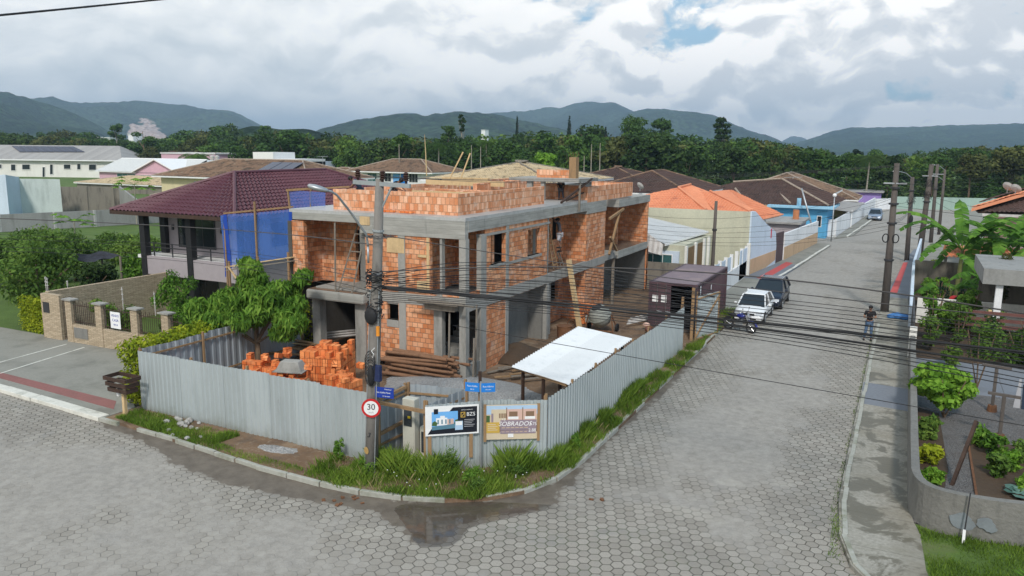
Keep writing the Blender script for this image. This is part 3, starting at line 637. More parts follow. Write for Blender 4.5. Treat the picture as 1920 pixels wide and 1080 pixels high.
    p = [G(1702, 492, .12), G(1694, 492, .12), G(1668, 550, .12), G(1682, 550, .12)]; slab('red_tile_path', p, .123, M['redtile'], .1)
    slab('garden_gravel', [(.8, 21), (1.5, 20.85), (3.2, 21.1), (14, 22), (14, 34.6), (.75, 33.6)], .12, M['gravel_yard'])
    slab('yard_paving', [(.75, 33.6), (14, 34.6), (14, 39.5), (.7, 38.8)], .125, M['walk_blue'])
    slab('garden_soil', [(.7, 38.8), (14, 39.5), (14, 60), (.8, 60)], .10, M['soil'])
    slab('right_far_lot', [(.8, 60), (14, 60), (40, 60), (40, 150), (9, 150), (2.2, 84)], .08, M['walk'])
    # planting beds
    slab('planting_bed', [(.8, 22.3), (1.4, 22.0), (1.7, 25), (1.6, 30.5), (.8, 31)], .16, M['soil'], .1)
    slab('planting_bed', [(2.3, 22.3), (7, 23), (7, 26.2), (4.4, 28.2), (2.35, 28.0)], .17, M['soil'], .1)
    # kerbs
    def kerb(name, poly, wd, h, mat, seg=1.0, jit=.02, gap=.02, keep=1.0):
        b = MB(); pts = [Vector((q[0], q[1], 0)) for q in poly]; rs = random.Random(5)
        for a, c in zip(pts, pts[1:]):
            L = (c-a).length; n = max(1, round(L/seg)); d = (c-a)/n; nn = Vector((-d.y, d.x, 0)).normalized()
            for i in range(n):
                if rs.random() > keep: continue
                p0 = a+d*i+d.normalized()*gap/2; p1 = a+d*(i+1)-d.normalized()*gap/2; j = rs.uniform(-jit, jit); hh = h+rs.uniform(-jit, jit)*.5
                o_ = nn*j; p0, p1 = p0+o_, p1+o_; t = nn*wd
                b.hexa([p0-Vector((0, 0, .02)), p1-Vector((0, 0, .02)), p1+t-Vector((0, 0, .02)), p0+t-Vector((0, 0, .02)), p0+Vector((0, 0, hh)), p1+Vector((0, 0, hh)), p1+t*.95+Vector((0, 0, hh)), p0+t*.95+Vector((0, 0, hh))])
        return tag(b.build(name, mat, bevel=.012), kind='structure')
    kerb('driveway_kerb', [(q[0], q[1]-.02) for q in KL[:4]], .42, .135, M['kerb_white'], 2.0)
    kerb('kerb', [(q[0], q[1]-.02) for q in KL[3:-2]], .13, .13, M['kerb'], 1.0, .03, .04, .93)
    kerb('kerb', KL[-2:], .14, .14, M['kerb'], 1.0)
    kerb('white_kerb', [(-8.14, 58), (-7.78, 61.8), (-6.5, 82.9)], .2, .14, M['kerb_white'], 1.5)
    kerb('white_kerb', [G(1590, 445), G(1642, 409)], .2, .14, M['kerb_white'], 2)
    kerb('kerb', [(q[0]+.06, q[1]) for q in KR[::-1]][3:], .13, .14, M['kerb'], 1.0, .02, .02)
setting()

# ---------------------------------------------------------------- hills on the horizon
def hill(name, pts, dist, foot=.6, amp=.3, seed=0, rock=None, back=1.3, kd=60):
    px = np.linspace(pts[0][0], pts[-1][0], int((pts[-1][0]-pts[0][0])/6)); py = np.interp(px, [p[0] for p in pts], [p[1] for p in pts])
    rs = np.concatenate([np.linspace(foot, 1, 34), np.linspace(1, back, 10)[1:]])
    V = []; rk = []
    for a, b in zip(px, py):
        c = DR(a, b, dist); top = c.z; dirx, diry = c.x/dist, c.y/dist
        for r in rs:
            t = (r-foot)/(1-foot) if r <= 1 else 1-(r-1)/(back-1)
            x, y = dirx*r*dist, diry*r*dist; s = t**1.15 if r <= 1 else t
            nz = noise.fractal(Vector((x/420, y/420, seed)), 1.0, 2.0, 5)
            rid = 1-abs(noise.noise(Vector((x/330+seed, y/330, seed)))*2)
            w = t*(1-t)*4
            z = top*s*(1+amp*w*(nz*.7+(rid-.5)*.8))+(noise.noise(Vector((x/24, y/24, 3)))*5*min(1, t*3))
            V.append((x, y, max(z, -1) if t > 0 else -1.2))
            rk.append(0 if rock is None else 1.35*math.exp(-(((a-rock[0])/rock[1])**2+((t-rock[2])/rock[3])**2)**1.6))
    nr = len(rs); n = len(px); i = (np.arange(n-1)[:, None]*nr+np.arange(nr-1)[None]).ravel(); F = np.stack([i, i+nr, i+nr+1, i+1], 1)
    o = rawmesh(name, V, F, M['hill'], smooth=True, attrs=dict(rock=rk)); return tag(o, kind='structure')
hill('hill', [(-420, 150), (-200, 158), (0, 171), (45, 181), (90, 195), (135, 210), (180, 232), (215, 252), (250, 275)], 2300, .55, .55, 1)
hill('hill', [(-300, 200), (0, 196), (75, 188), (100, 186), (150, 193), (215, 191), (262, 189), (310, 194), (350, 197), (385, 205), (430, 207), (450, 214), (480, 230), (520, 250), (560, 272)], 3700, .6, .55, 2, (272, 36, .22, .34))
hill('hill', [(560, 262), (610, 240), (640, 233), (700, 222), (760, 215), (800, 218), (830, 214), (860, 211), (930, 214), (980, 226), (1040, 240), (1120, 262), (1180, 275)], 2000, .6, .55, 3)
hill('hill', [(700, 240), (735, 215), (770, 211), (800, 218), (850, 240)], 4300, .7, .55, 4)
hill('hill', [(860, 236), (920, 212), (960, 209), (990, 208), (1022, 201), (1050, 202), (1085, 192), (1110, 190), (1130, 193), (1150, 191), (1168, 199), (1185, 208), (1210, 218), (1260, 240), (1300, 262)], 4000, .62, .55, 5)
hill('hill', [(1080, 262), (1140, 232), (1180, 210), (1210, 205), (1245, 204), (1270, 208), (1300, 209), (1340, 216), (1370, 229), (1400, 243), (1440, 254), (1475, 268), (1520, 282)], 3200, .62, .55, 6)
hill('hill', [(1455, 276), (1470, 262), (1485, 255), (1505, 257), (1530, 272)], 5600, .8, .2, 7, back=1.1)
hill('hill', [(1440, 282), (1480, 272), (1530, 257), (1560, 247), (1600, 239), (1650, 240), (1710, 238), (1770, 235), (1850, 234), (1920, 231), (2100, 226), (2400, 240)], 3500, .62, .55, 8)
hill('hill', [(250, 275), (320, 262), (400, 244), (470, 237), (540, 241), (600, 250), (660, 265)], 620, .8, .55, 9)

# ---------------------------------------------------------------- trees
def leaf_arrays(blobs, n, size, seed=0, aspect=.5, shell=.55, droop=0.0, flat_=0.0):
    """blobs: (x,y,z, rx,ry,rz); n bent leaf quads spread through them"""
    rg = np.random.default_rng(seed); B = np.array(blobs, float); vol = (B[:, 3]*B[:, 4]*B[:, 5])**(2/3); k = rg.choice(len(B), n, p=vol/vol.sum())
    d = rg.normal(size=(n, 3)); d /= np.linalg.norm(d, axis=1)[:, None]; r = shell+(1-shell)*rg.random(n)**.6
    r = r*(1+.12*rg.normal(size=n)); P = B[k, :3]+d*B[k, 3:6]*r[:, None]
    nor = d+rg.normal(size=(n, 3))*.7; nor[:, 2] += .35; nor /= np.linalg.norm(nor, axis=1)[:, None]
    if flat_: nor[:, :2] *= (1-flat_); nor /= np.linalg.norm(nor, axis=1)[:, None]
    t = rg.normal(size=(n, 3)); t[:, 2] -= droop*2; t -= (t*nor).sum(1)[:, None]*nor; t /= np.linalg.norm(t, axis=1)[:, None]
    b = np.cross(nor, t); s = size*(.6+.8*rg.random(n))[:, None]; a = aspect
    V = np.stack([P-t*s*.5, P+b*s*a*.5-t*s*.05, P+t*s*.55, P-b*s*a*.5+t*s*.08], 1); V[:, 2, 2] -= s[:, 0]*droop*.3
    return V.reshape(-1, 3), np.arange(n*4).reshape(-1, 4)
def rnd_blobs(rs, h0, h1, rad, n, br=.45, flatness=.7):
    out = []
    for i in range(n):
        a = rs.uniform(0, 6.283); q = math.sqrt(rs.random())*rad*.68; z = rs.uniform(h0, h1); k = 1-.45*abs((z-(h0+h1)/2)/(h1-h0+.01))*2
        r = rad*br*rs.uniform(.7, 1.25); out.append((math.cos(a)*q*k, math.sin(a)*q*k, z, r, r, r*flatness*rs.uniform(.8, 1.2)))
    return out
FT = []
def make_templates():
    rs = random.Random(3)
    for i, (h, rad, nb, mat, fl) in enumerate([(12, 4.2, 15, 'leaf_dark', .7), (11, 4.8, 17, 'leaf_mid', .65), (13, 3.6, 13, 'leaf_dark', .8), (10, 4.4, 15, 'leaf_olive', .6), (12, 5.0, 18, 'leaf_mid', .55), (14, 4.0, 12, 'leaf_olive', .7), (9.5, 4.0, 14, 'leaf_dark', .8), (12.5, 4.5, 16, 'leaf_mid', .7)]):
        bl = rnd_blobs(rs, h*.45, h*.92, rad, nb, .36, fl)
        V, F = leaf_arrays(bl, 1500, .62, 20+i, .75, .7)
        t = MB(); t.tube([(0, 0, -.2), (.1, .1, h*.35), (0, .1, h*.7)], [.22, .16, .06], 6)
        for k in range(4):
            a = rs.uniform(0, 6.28); t.tube([(0, 0, h*rs.uniform(.3, .5)), (math.cos(a)*rad*.5, math.sin(a)*rad*.5, h*.75)], [.1, .03], 5)
        FT.append((V, F, mat, h, t))
make_templates()
def fd0(px): return float(np.interp(px, [-300, 0, 250, 400, 600, 900, 1200, 1500, 1700, 1950, 2300], [300, 290, 275, 225, 172, 150, 142, 152, 160, 165, 170]))
SKY = [(-300, 246), (0, 245), (60, 250), (110, 246), (170, 250), (215, 258), (260, 262), (300, 262), (330, 255), (370, 246), (420, 240), (480, 236), (540, 238), (600, 240), (650, 254), (700, 262), (745, 252), (780, 250), (820, 262), (870, 246), (920, 252), (960, 252), (1000, 244), (1050, 252), (1100, 238), (1150, 250), (1190, 234), (1240, 238), (1290, 254), (1330, 258), (1370, 254), (1410, 258), (1450, 266), (1500, 276), (1550, 280), (1600, 286), (1660, 282), (1700, 290), (1750, 280), (1800, 274), (1860, 276), (1920, 268), (2300, 262)]
def forest():
    rs = random.Random(11); protos = {}; arr = {k: [] for k in ('leaf_dark', 'leaf_mid', 'leaf_olive', 'leaf_fresh')}; nt = 0; trunks = []
    for k in range(9):
        px = -180+rs.uniform(0, 40)
        while px < 2080:
            d = fd0(px)+k*14+rs.uniform(-5, 5); sky = float(np.interp(px, [p[0] for p in SKY], [p[1] for p in SKY])); zt = DR(px, sky, d).z
            last = k >= 7
            h = zt*rs.choice((rs.uniform(.72, .9), rs.uniform(.9, 1.07))) if last else min(zt*.97, rs.uniform(8.5, 12.5)+k*.35)
            h = max(h, 6.5)
            ti = rs.randrange(len(FT)); V, F, mat, th, tr = FT[ti]; mat = 'leaf_fresh' if (rs.random() < .14 and 0 < k < 8) else mat; s = h/th; c = DR(px, 400, d); w = s*rs.uniform(.75, 1.45); ang = rs.uniform(0, 6.28)
            if k == 0 or (last and k == 8):
                if ti not in protos:
                    root = thing('forest_tree', 'tall leafy tree in the dense forest edge behind the houses', 'tree', (0, 0, 0), 'trees of the forest edge')
                    rawmesh('crown', V, F, M[mat], root); tr.build('trunk', M['bark'], root); protos[ti] = root; o = root
                else: o = copy_tree(protos[ti])
                o.location = (c.x, c.y, 0); o.scale = (w, w, s); o.rotation_euler = (0, 0, ang)
            else:
                ca, sa = math.cos(ang), math.sin(ang); Vx = V.copy(); n4 = len(V)//4; keep = np.random.default_rng(nt).random(n4) < .62; Vx = Vx.reshape(-1, 4, 3)[keep].reshape(-1, 3)
                Q = np.stack([(Vx[:, 0]*ca-Vx[:, 1]*sa)*w+c.x, (Vx[:, 0]*sa+Vx[:, 1]*ca)*w+c.y, Vx[:, 2]*s], 1); arr[mat].append(Q)
            if k <= 4:
                Q = V.reshape(-1, 4, 3)[::3].reshape(-1, 3); arr['leaf_dark' if rs.random() < .6 else 'leaf_mid'].append(np.stack([Q[:, 0]*1.25*w+c.x+3, Q[:, 1]*1.25*w+c.y-5, (Q[:, 2]-th*.42)*s*.8], 1))
            nt += 1; px += 7.5/d*1480*rs.uniform(.75, 1.2)
    for mat, a in arr.items():
        V = np.concatenate(a); o = rawmesh('forest', V, np.arange(len(V)).reshape(-1, 4), M[mat]); tag(o, {'leaf_dark': 'dense dark green forest mass behind the houses', 'leaf_mid': 'mid green foliage filling the forest behind the houses', 'leaf_olive': 'olive brown foliage mixed through the forest behind the houses', 'leaf_fresh': 'lighter fresh green crowns scattered through the forest'}[mat], 'forest', kind='stuff')
forest()
def far_tree(px, py_top, d, w, kind, label, mat='leaf_dark', crown0=.35, dens=2200, size=.55):
    c = DR(px, 400, d); h = DR(px, py_top, d).z; root = thing('tree', label, 'tree', (c.x, c.y, 0)); rs = random.Random(int(px)); rad = w/1480*d/2
    if kind == 'cone':
        bl = [(0, 0, h*(crown0+(1-crown0)*t), rad*(1-t)**.7+.12, rad*(1-t)**.7+.12, h*.05) for t in np.linspace(0, .97, 16)]
    elif kind == 'layer':
        bl = []
        for t in np.linspace(0, 1, 8):
            for q in range(3):
                a = rs.uniform(0, 6.28); rr = rad*(1-.55*t)*rs.uniform(.35, .85); bl.append((math.cos(a)*rr, math.sin(a)*rr, h*(crown0+(1-crown0)*t)-.5, rad*.38, rad*.38, h*.035))
    else: bl = rnd_blobs(rs, h*crown0+rad*.25, h-rad*.22, rad, 14, .33, .6)
    V, F = leaf_arrays(bl, dens, size, int(px)+1, .7, .6); V += np.array((c.x, c.y, 0)); V -= np.array(root.location)
    rawmesh('crown', V, F, M[mat], root)
    t = MB(); t.tube([(c.x, c.y, -.2), (c.x+.1, c.y, h*.5), (c.x, c.y, h*.93)], [.28, .2, .06], 6)
    for k in range(6):
        a = rs.uniform(0, 6.28); z0 = h*rs.uniform(.4, .7); t.tube([(c.x, c.y, z0), (c.x+math.cos(a)*rad*.6, c.y+math.sin(a)*rad*.6, min(h*.95, z0+h*.22))], [.12, .03], 5)
    t.build('trunk', M['bark_pale'] if kind == 'open' else M['bark'], root); return root
far_tree(229, 231, 300, 32, 'open', 'feathery tall tree standing before the pale quarry scar', 'leaf_mid', .5, 1500)
far_tree(278, 240, 262, 62, 'round', 'broad round green tree just right of the quarry scar', 'leaf_mid', .3, 3000)
far_tree(866, 213, 210, 22, 'open', 'tallest sparse thin-crowned tree over the left forest edge', 'leaf_dark', .72, 420)
far_tree(840, 236, 205, 44, 'layer', 'flat layered tree beside the sparse thin tree', 'leaf_mid', .6, 1300)
far_tree(968, 220, 260, 9, 'cone', 'narrow dark conifer above the forest over the building site', 'leaf_conifer', .3, 1500, .45)
far_tree(1064, 218, 250, 13, 'cone', 'broader dark conifer standing above the forest near its centre', 'leaf_conifer', .3, 1700, .45)
far_tree(1131, 240, 230, 8, 'cone', 'smallest dark conifer right of the two others', 'leaf_conifer', .4, 1000, .45)
far_tree(1098, 234, 190, 52, 'round', 'round-topped dark green tree between the conifers', 'leaf_dark', .5, 2600)
far_tree(1185, 215, 215, 78, 'open', 'wide airy tree rising highest from the forest centre', 'leaf_mid', .5, 3200)
far_tree(1236, 219, 215, 52, 'open', 'airy umbrella-shaped tree right of the widest forest tree', 'leaf_mid', .6, 1500)
far_tree(1346, 221, 200, 44, 'layer', 'tall dark layered tree alone over the right of the forest', 'leaf_dark', .45, 2600)
far_tree(1598, 277, 190, 30, 'round', 'small dark rounded tree in front of the far right ridge', 'leaf_conifer', .4, 1500)
far_tree(1020, 288, 120, 66, 'round', 'bright green bushy tree right behind the unfinished roof', 'leaf_bright', .25, 3600, .5)
far_tree(1145, 318, 120, 40, 'round', 'light green shrubby tree behind the dark tiled roof', 'leaf_bright', .2, 1500, .5)
far_tree(750, 250, 168, 62, 'round', 'full dark green tree rising behind the blue and white house', 'leaf_mid', .45, 3200)
far_tree(505, 236, 260, 38, 'layer', 'pale green tree on the low wooded rise', 'leaf_mid', .5, 1300)
# bare pale trunks in front of the forest
for k, (px, y0, y1) in enumerate([(1092, 330, 292), (1105, 330, 270), (1121, 325, 268), (883, 320, 272), (900, 320, 275), (749, 300, 270)]):
    b = DR(px, 400, 128 if px > 1000 else 140); t = MB(); zt = DR(px, y1, 128 if px > 1000 else 140).z; t.tube([(b.x, b.y, -.1), (b.x+.1, b.y, zt*.5), (b.x, b.y+.2, zt)], [.13, .1, .05], 6)
    tag(t.build('bare_trunk', M['bark_pale']), 'slender bare pale trunk standing against the dark forest edge', 'tree trunk', 'bare trunks before the forest')
def haze():
    b = MB(); b.box(-7300, 7300, -400, 7300, -1.5, 330); t = bpy.data.materials.new('air_haze'); t.use_nodes = True; nt = t.node_tree; nt.nodes.clear()
    o = nt.nodes.new('ShaderNodeOutputMaterial'); v = nt.nodes.new('ShaderNodeVolumePrincipled'); v.inputs['Color'].default_value = (.56, .77, 1, 1); v.inputs['Density'].default_value = HAZE; v.inputs['Anisotropy'].default_value = .2
    nt.links.new(v.outputs[0], o.inputs['Volume']); tag(b.build('haze', t, uv=False), kind='stuff')
HAZE = 2.25e-4
haze()
# ---------------------------------------------------------------- corrugated sheets
def corr_sheet(mb, p0, p1, z0, z1, pitch=.2, depth=.035, prof='trap', both=True):
    """vertical corrugated sheet between two ground points"""
    p0 = Vector((p0[0], p0[1], 0)); p1 = Vector((p1[0], p1[1], 0)); L = (p1-p0).length; d = (p1-p0)/L; n = Vector((d.y, -d.x, 0))
    k = max(1, round(L/pitch)); pts = []
    for i in range(k):
        for t, h in ((0, 0), (.34, 0), (.44, 1), (.86, 1)): pts.append(((i+t)/k*L, h*depth))
    pts.append((L, 0)); b = len(mb.v)
    rs = random.Random(int(L*100))
    for s, h in pts:
        q = p0+d*s+n*h; j = .012*math.sin(s*1.7)
        mb.v += [(q.x, q.y, z0), (q.x, q.y, z1+j)]
    for i in range(len(pts)-1): mb.face((b+2*i, b+2*i+2, b+2*i+3, b+2*i+1))
def roof_sheet(mb, A, B, Cc, D, pitch=.18, depth=.03):
    """corrugated roof, ribs run A->D; A,B low edge"""
    A, B, Cc, D = map(Vector, (A, B, Cc, D)); n = (B-A).cross(D-A).normalized(); L = (B-A).length; k = max(1, round(L/pitch)); b = len(mb.v); c = 0
    for i in range(k*4+1):
        t = i/(k*4); h = depth*(.5+.5*math.sin(i*math.pi/2)); lo = A.lerp(B, t)+n*h; hi = D.lerp(Cc, t)+n*h; mb.v += [tuple(lo), tuple(hi)]
    for i in range(k*4): mb.face((b+2*i, b+2*i+2, b+2*i+3, b+2*i+1))

# ---------------------------------------------------------------- the unfinished house
X0, Y0 = -15.12, 26.26
def unfinished_house():
    H = thing('unfinished_house', 'two-storey unfinished house of orange clay blocks and raw grey concrete on the corner lot', 'house', (X0-4, Y0+10, 0))
    BR, CO, FO = M['brick'], M['concrete'], M['formed']
    # right facade, facing the street
    b = MB(); b.panel('x', X0-.2, X0-.02, 27.9, 34.1, .1, 5.98, [(29.95, 34.1, 0, 2.82), (28.36, 29.7, 4.45, 5.7), (31.9, 33.27, 4.4, 5.6)]); b.build('street_wall', BR, H)
    b = MB(); b.panel('x', X0-1.5, X0-1.32, 34.3, 39.1, .1, 5.98, [(35.2, 35.9, .1, 2.2), (37.3, 38.5, 1.2, 2.5), (37.6, 38.5, 4.5, 5.6)]); b.build('balcony_wall', BR, H)
    b = MB(); b.box(X0-1.5, X0-.02, 39.1, 42.05, .0, 5.85); b.build('stair_tower', BR, H)
    b = MB(); b.panel('x', X0-2.2, X0-2.0, 42.05, 49.8, 3.3, 5.9, [(44.9, 46.5, 3.3, 5.5)]); b.box(X0-2.0, X0+.12, 49.6, 49.8, 3.3, 5.9); b.box(X0-2.0, X0-1.1, 47.2, 47.4, 3.3, 5.9); b.build('rear_wing_wall', BR, H)
    b = MB(); b.box(X0-2.3, X0-2.05, 42.05, 50.0, 0, 2.9); b.box(X0-2.05, X0+.1, 49.85, 50.05, 0, 2.9); b.box(X0-1.3, X0-1.2, 44.1, 44.3, 0, 2.9); b.build('rendered_wall', M['plaster_dark'], H)
    b = MB(); b.box(X0+.02, X0+.1, 49.75, 50.12, 0, 2.95); b.box(X0+.0, X0+.12, 49.4, 49.8, 0, .1); b.build('brick_edge', BR, H)
    # front facade, facing the crossing
    b = MB(); b.panel('y', Y0+.02, Y0+.2, -19.9, -16.35, .5, 5.98, [(-16.55, -16.2, 0, 9), (-18.85, -18.3, 2.2, 2.95), (-16.75, -16.2, 3.4, 5.75)]); b.build('front_wall', BR, H)
    b = MB(); b.box(-23.8, -23.15, Y0+.02, Y0+.22, 3.4, 6.05); b.panel('y', Y0+1.7, Y0+1.9, -23.6, -19.9, 3.2, 6.05, [(-21.7, -20.6, 3.2, 5.6)]); b.box(-23.8, -23.6, Y0+.2, Y0+1.9, 3.2, 6.05); b.build('balcony_recess_wall', BR, H)
    b = MB(); b.box(-20.35, -19.85, Y0+.25, Y0+1.7, 3.2, 6.0); b.box(-20.25, -19.9, Y0+.3, Y0+6, .1, 2.8); b.build('rendered_pier', M['plaster_dark'], H)
    # inner walls, rooms darkened by colour behind the openings
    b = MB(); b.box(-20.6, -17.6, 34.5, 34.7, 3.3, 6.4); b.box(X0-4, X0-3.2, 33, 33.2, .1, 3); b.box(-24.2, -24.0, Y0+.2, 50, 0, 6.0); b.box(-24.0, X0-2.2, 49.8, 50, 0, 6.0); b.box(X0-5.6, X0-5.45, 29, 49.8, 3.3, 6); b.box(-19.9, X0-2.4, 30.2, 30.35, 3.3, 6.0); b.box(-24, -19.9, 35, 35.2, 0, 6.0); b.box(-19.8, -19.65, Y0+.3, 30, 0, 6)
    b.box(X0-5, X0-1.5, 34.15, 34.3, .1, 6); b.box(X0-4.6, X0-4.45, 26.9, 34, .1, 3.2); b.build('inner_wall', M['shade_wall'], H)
    b = MB(); b.box(X0-1.15, X0-.22, 34.0, 34.14, .1, 2.8); b.box(X0-1.15, X0-.95, 30.1, 31.2, .1, 2.8); b.box(X0-2.6, X0-1.15, 31.2, 31.35, .1, 2.8); b.box(X0-1.15, X0-.95, 31.35, 34.0, .1, 2.8); b.build('garage_wall', M['plaster_dark'], H)
    # slabs and beams
    b = MB(); b.box(-22.6, X0-.06, Y0+.04, 42, 2.86, 3.26); b.box(X0-2.3, X0-.06, 42, 50, 2.92, 3.27); b.build('floor_slab', CO, H)
    b = MB(); b.box(-23.9, X0+.0, Y0+.0, 39.1, 6.42, 6.55); b.box(-23.9, X0-1.4, 39.1, 50, 6.42, 6.55); b.build('roof_slab', M['wetslab'], H)
    b = MB(); b.box(-23.7, -20.1, Y0-.03, Y0+1.9, 6.12, 6.42); b.box(-20.1, X0, Y0-.025, Y0+.22, 5.72, 6.415); b.box(X0-.24, X0+.02, Y0+.2, 39.1, 5.98, 6.42)
    b.box(X0-1.5, X0+.015, 39.08, 42.07, 5.82, 6.42); b.build('roof_beam', FO, H)
    b = MB(); b.box(-19.9, X0, Y0-.01, Y0+.22, 2.95, 3.38); b.box(X0-.22, X0+.01, Y0+.22, 39.1, 2.84, 3.3); b.box(X0-1.5, X0+.012, 39.09, 42.06, 2.85, 3.28)
    b.box(X0-.22, X0+.008, 27.5, 34.3, 5.7, 5.8); b.box(X0-.22, X0+.006, 29.7, 33.4, 4.28, 4.4); b.box(X0-.22, X0+.006, 28.2, 29.8, 4.33, 4.45); b.build('tie_beam', CO, H)
    b = MB(); b.box(-22.75, -19.72, Y0-.45, Y0+1.8, 2.78, 3.2); b.build('front_balcony_slab', FO, H, bevel=.08)
    b = MB(); b.box(-22.7, -19.8, Y0-.38, Y0+1.7, 3.2, 3.215); b.build('balcony_floor', M['wetfloor'], H)
    b = MB(); b.box(X0-1.32, X0-.1, 34.4, 39.05, 3.3, 3.315); b.build('balcony_floor', M['wetfloor'], H); b = MB(); b.box(X0-2, X0+.05, 44.2, 49.5, 3.3, 3.315); b.build('balcony_floor', M['wetfloor'], H)
    b = MB(); b.box(X0-2, X0+.13, 44.0, 49.85, 2.88, 3.3); b.build('rear_balcony_slab', FO, H)
    b = MB(); b.box(X0-2.2, X0+.12, 43.9, 50.05, 5.88, 6.32); b.build('rear_roof_slab', FO, H)
    # columns
    def colm(x0, x1, y0, y1, z0=0, z1=6, name='column', mat=CO): q = MB(); q.box(x0, x1, y0, y1, z0, z1); q.build(name, mat, H)
    colm(X0-.28, X0+.015, Y0-.015, Y0+.27, 0, 5.72)
    colm(X0-.2, X0+.012, 27.5, 27.95, .1, 5.72); colm(X0-.2, X0+.012, 29.72, 29.98, 0, 5.98); colm(X0-.2, X0+.012, 34.05, 34.3, 0, 2.85); colm(X0-.2, X0-.02, 34.05, 34.2, 3.3, 5.98)
    colm(-16.58, -16.2, Y0-.012, Y0+.25, .1, 3.0); colm(-16.3, -16.2, Y0+.03, Y0+.25, 3.38, 5.72)
    colm(-18.26, -17.92, Y0-.012, Y0+.23, .1, 5.72); colm(-18.86, -18.28, Y0-.008, Y0+.22, 1.9, 2.2); colm(-18.86, -18.28, Y0-.008, Y0+.22, 2.93, 2.99)
    colm(-22.72, -22.3, Y0-.1, Y0+.3, 0, 2.8); colm(-20.42, -19.9, Y0-.1, Y0+.25, 0, 2.8)
    colm(X0-.5, X0-.3, 35.0, 35.2, 0, 2.85); colm(X0-1.5, X0-1.3, 35.2, 35.5, 3.3, 6.0); colm(X0-.25, X0-.1, 44.0, 44.12, 0, 2.9, 'thin_post', M['wood_grey'])
    # entrance porch and its stairs
    b = MB(); b.box(-17.4, X0-.25, Y0+.3, 29.6, .1, .62); b.build('porch_floor', CO, H)
    b = MB(); [b.box(-16.9+.0, -16.2, Y0+.9+.28*i, Y0+1.2+.28*i, .62, .62+.18*(i+1)) for i in range(9)]; b.build('staircase', CO, H)
    b = MB(); b.box(X0-.3, X0-.02, Y0+.3, 27.5, .0, .62); b.box(-16.2, X0-.3, Y0+.02, Y0+.28, 0, .45); b.build('plinth', CO, H)
    b = MB(); b.box(X0-.18, X0-.05, Y0+.3, 27.5, 3.38, 3.55); b.box(-16.2, X0-.28, Y0+.05, Y0+.2, 3.38, 3.55); b.build('porch_rail_wall', BR, H)
    b = MB(); b.box(X0-2.3, X0-2.1, 26.9, 29.9, 3.38, 5.9); b.box(-17.4, X0-.3, 29.0, 29.2, 3.38, 5.9); b.build('porch_inner_wall', BR, H)
    # parapets and upper works
    PB = M['brick_parapet']; b = MB(); b.box(-22.13, -15.92, 27.06, 27.22, 6.55, 7.42); b.box(-16.08, -15.92, 27.23, 35.35, 6.55, 7.40); b.box(-22.13, -21.97, 27.23, 49, 6.55, 7.40); b.build('parapet', PB, H)
    b = MB(); b.box(-19.6, -18.9, 26.9, 27.04, 6.56, 6.64); b.box(-18.6, -18.0, 26.88, 27.03, 6.56, 6.63); b.build('loose_blocks', M['brick_new'], H)
    b = MB(); b.box(X0-.18, X0, 39.1, 46.7, 6.42, 7.24); b.box(X0-1.7, X0-.18, 39.1, 39.26, 6.55, 7.3); b.box(X0-2.6, X0-1.5, 38.9, 39.05, 6.55, 7.38); b.box(X0-2.6, X0-.18, 46.5, 46.68, 6.4, 7.22); b.box(X0-3.5, X0-2.6, 36.2, 36.4, 6.55, 7.6)
    b.box(-20.4, -16.6, 31.6, 31.75, 6.55, 7.32); b.box(-21.9, -20.6, 30.2, 30.35, 6.55, 7.45); b.box(-17.9, -17.7, 31.8, 36, 6.55, 7.6); b.box(-20.5, -17.9, 36.0, 36.2, 6.55, 7.55); b.build('inner_parapet', PB, H)
    b = MB(); b.box(-18.9, -14.95, 37.4, 40.2, 7.52, 7.7); b.build('tank_slab', CO, H)
    for q in ((-17.9, -17.6, 37.5, 37.7, 6.55, 7.52), (-17.1, -16.9, 37.5, 37.7, 6.55, 7.52), (-19.0, -18.7, 33.5, 33.7, 6.5, 7.6), (-18.1, -17.8, 33.5, 33.7, 6.5, 7.6)): b = MB(); b.box(*q); b.build('stub_column', CO, H)
    b = MB(); b.box(-17.75, -15.8, 38.4, 38.58, 7.7, 8.12); b.build('tank_wall', PB, H)
    b = MB(); b.box(-15.78, -15.4, 38.1, 38.5, 7.7, 8.78); b.build('chimney_column', M['wood'], H)
    b = MB(); [b.tube([(-15.72+.1*i, 38.3, 8.75), (-15.85+.16*i, 38.3+.03*i, 9.0+.03*(i % 2))], .012, 4) for i in range(4)]; b.build('starter_bars', M['rust'], H)
    for q in ((-21.3, -17.0, 33.1, 33.2, 7.42, 7.66), (-20.6, -17.4, 30.8, 30.9, 6.9, 7.25), (-21.6, -18.9, 35.1, 35.25, 7.5, 7.72)): b = MB(); b.box(*q); b.build('formwork', M['wood_pale'], H)
    # timber left in the openings
    b = MB(); b.box(-16.9, -16.78, Y0+.0, Y0+.1, 3.55, 5.7); b.box(-17.35, -16.9, Y0-.03, Y0+.02, 3.5, 3.95); b.box(-17.3, -16.9, Y0-.03, Y0+.02, 4.9, 5.0); b.build('window_shuttering', M['wood_pale'], H)
    b = MB(); b.box(-20.1, -19.6, Y0-.05, Y0-.03, 6.05, 6.4); b.build('slab_shutter', M['wood_pale'], H)
    b = MB(); b.box(-18.8, -17.95, Y0-.02, Y0+.015, 5.0, 5.6); b.build('patched_panel', M['wood_pale'], H)
    b = MB(); b.box(-17.0, X0-.0, Y0-.6, Y0-.05, 3.18, 3.22); b.box(-17.4, -14.4, Y0-.62, Y0-.55, 3.22, 3.28); b.box(-16.8, X0-.3, Y0-.35, Y0-.03, 2.9, 3.12); b.build('working_platform', M['wood_grey'], H)
    return H
unfinished_house()
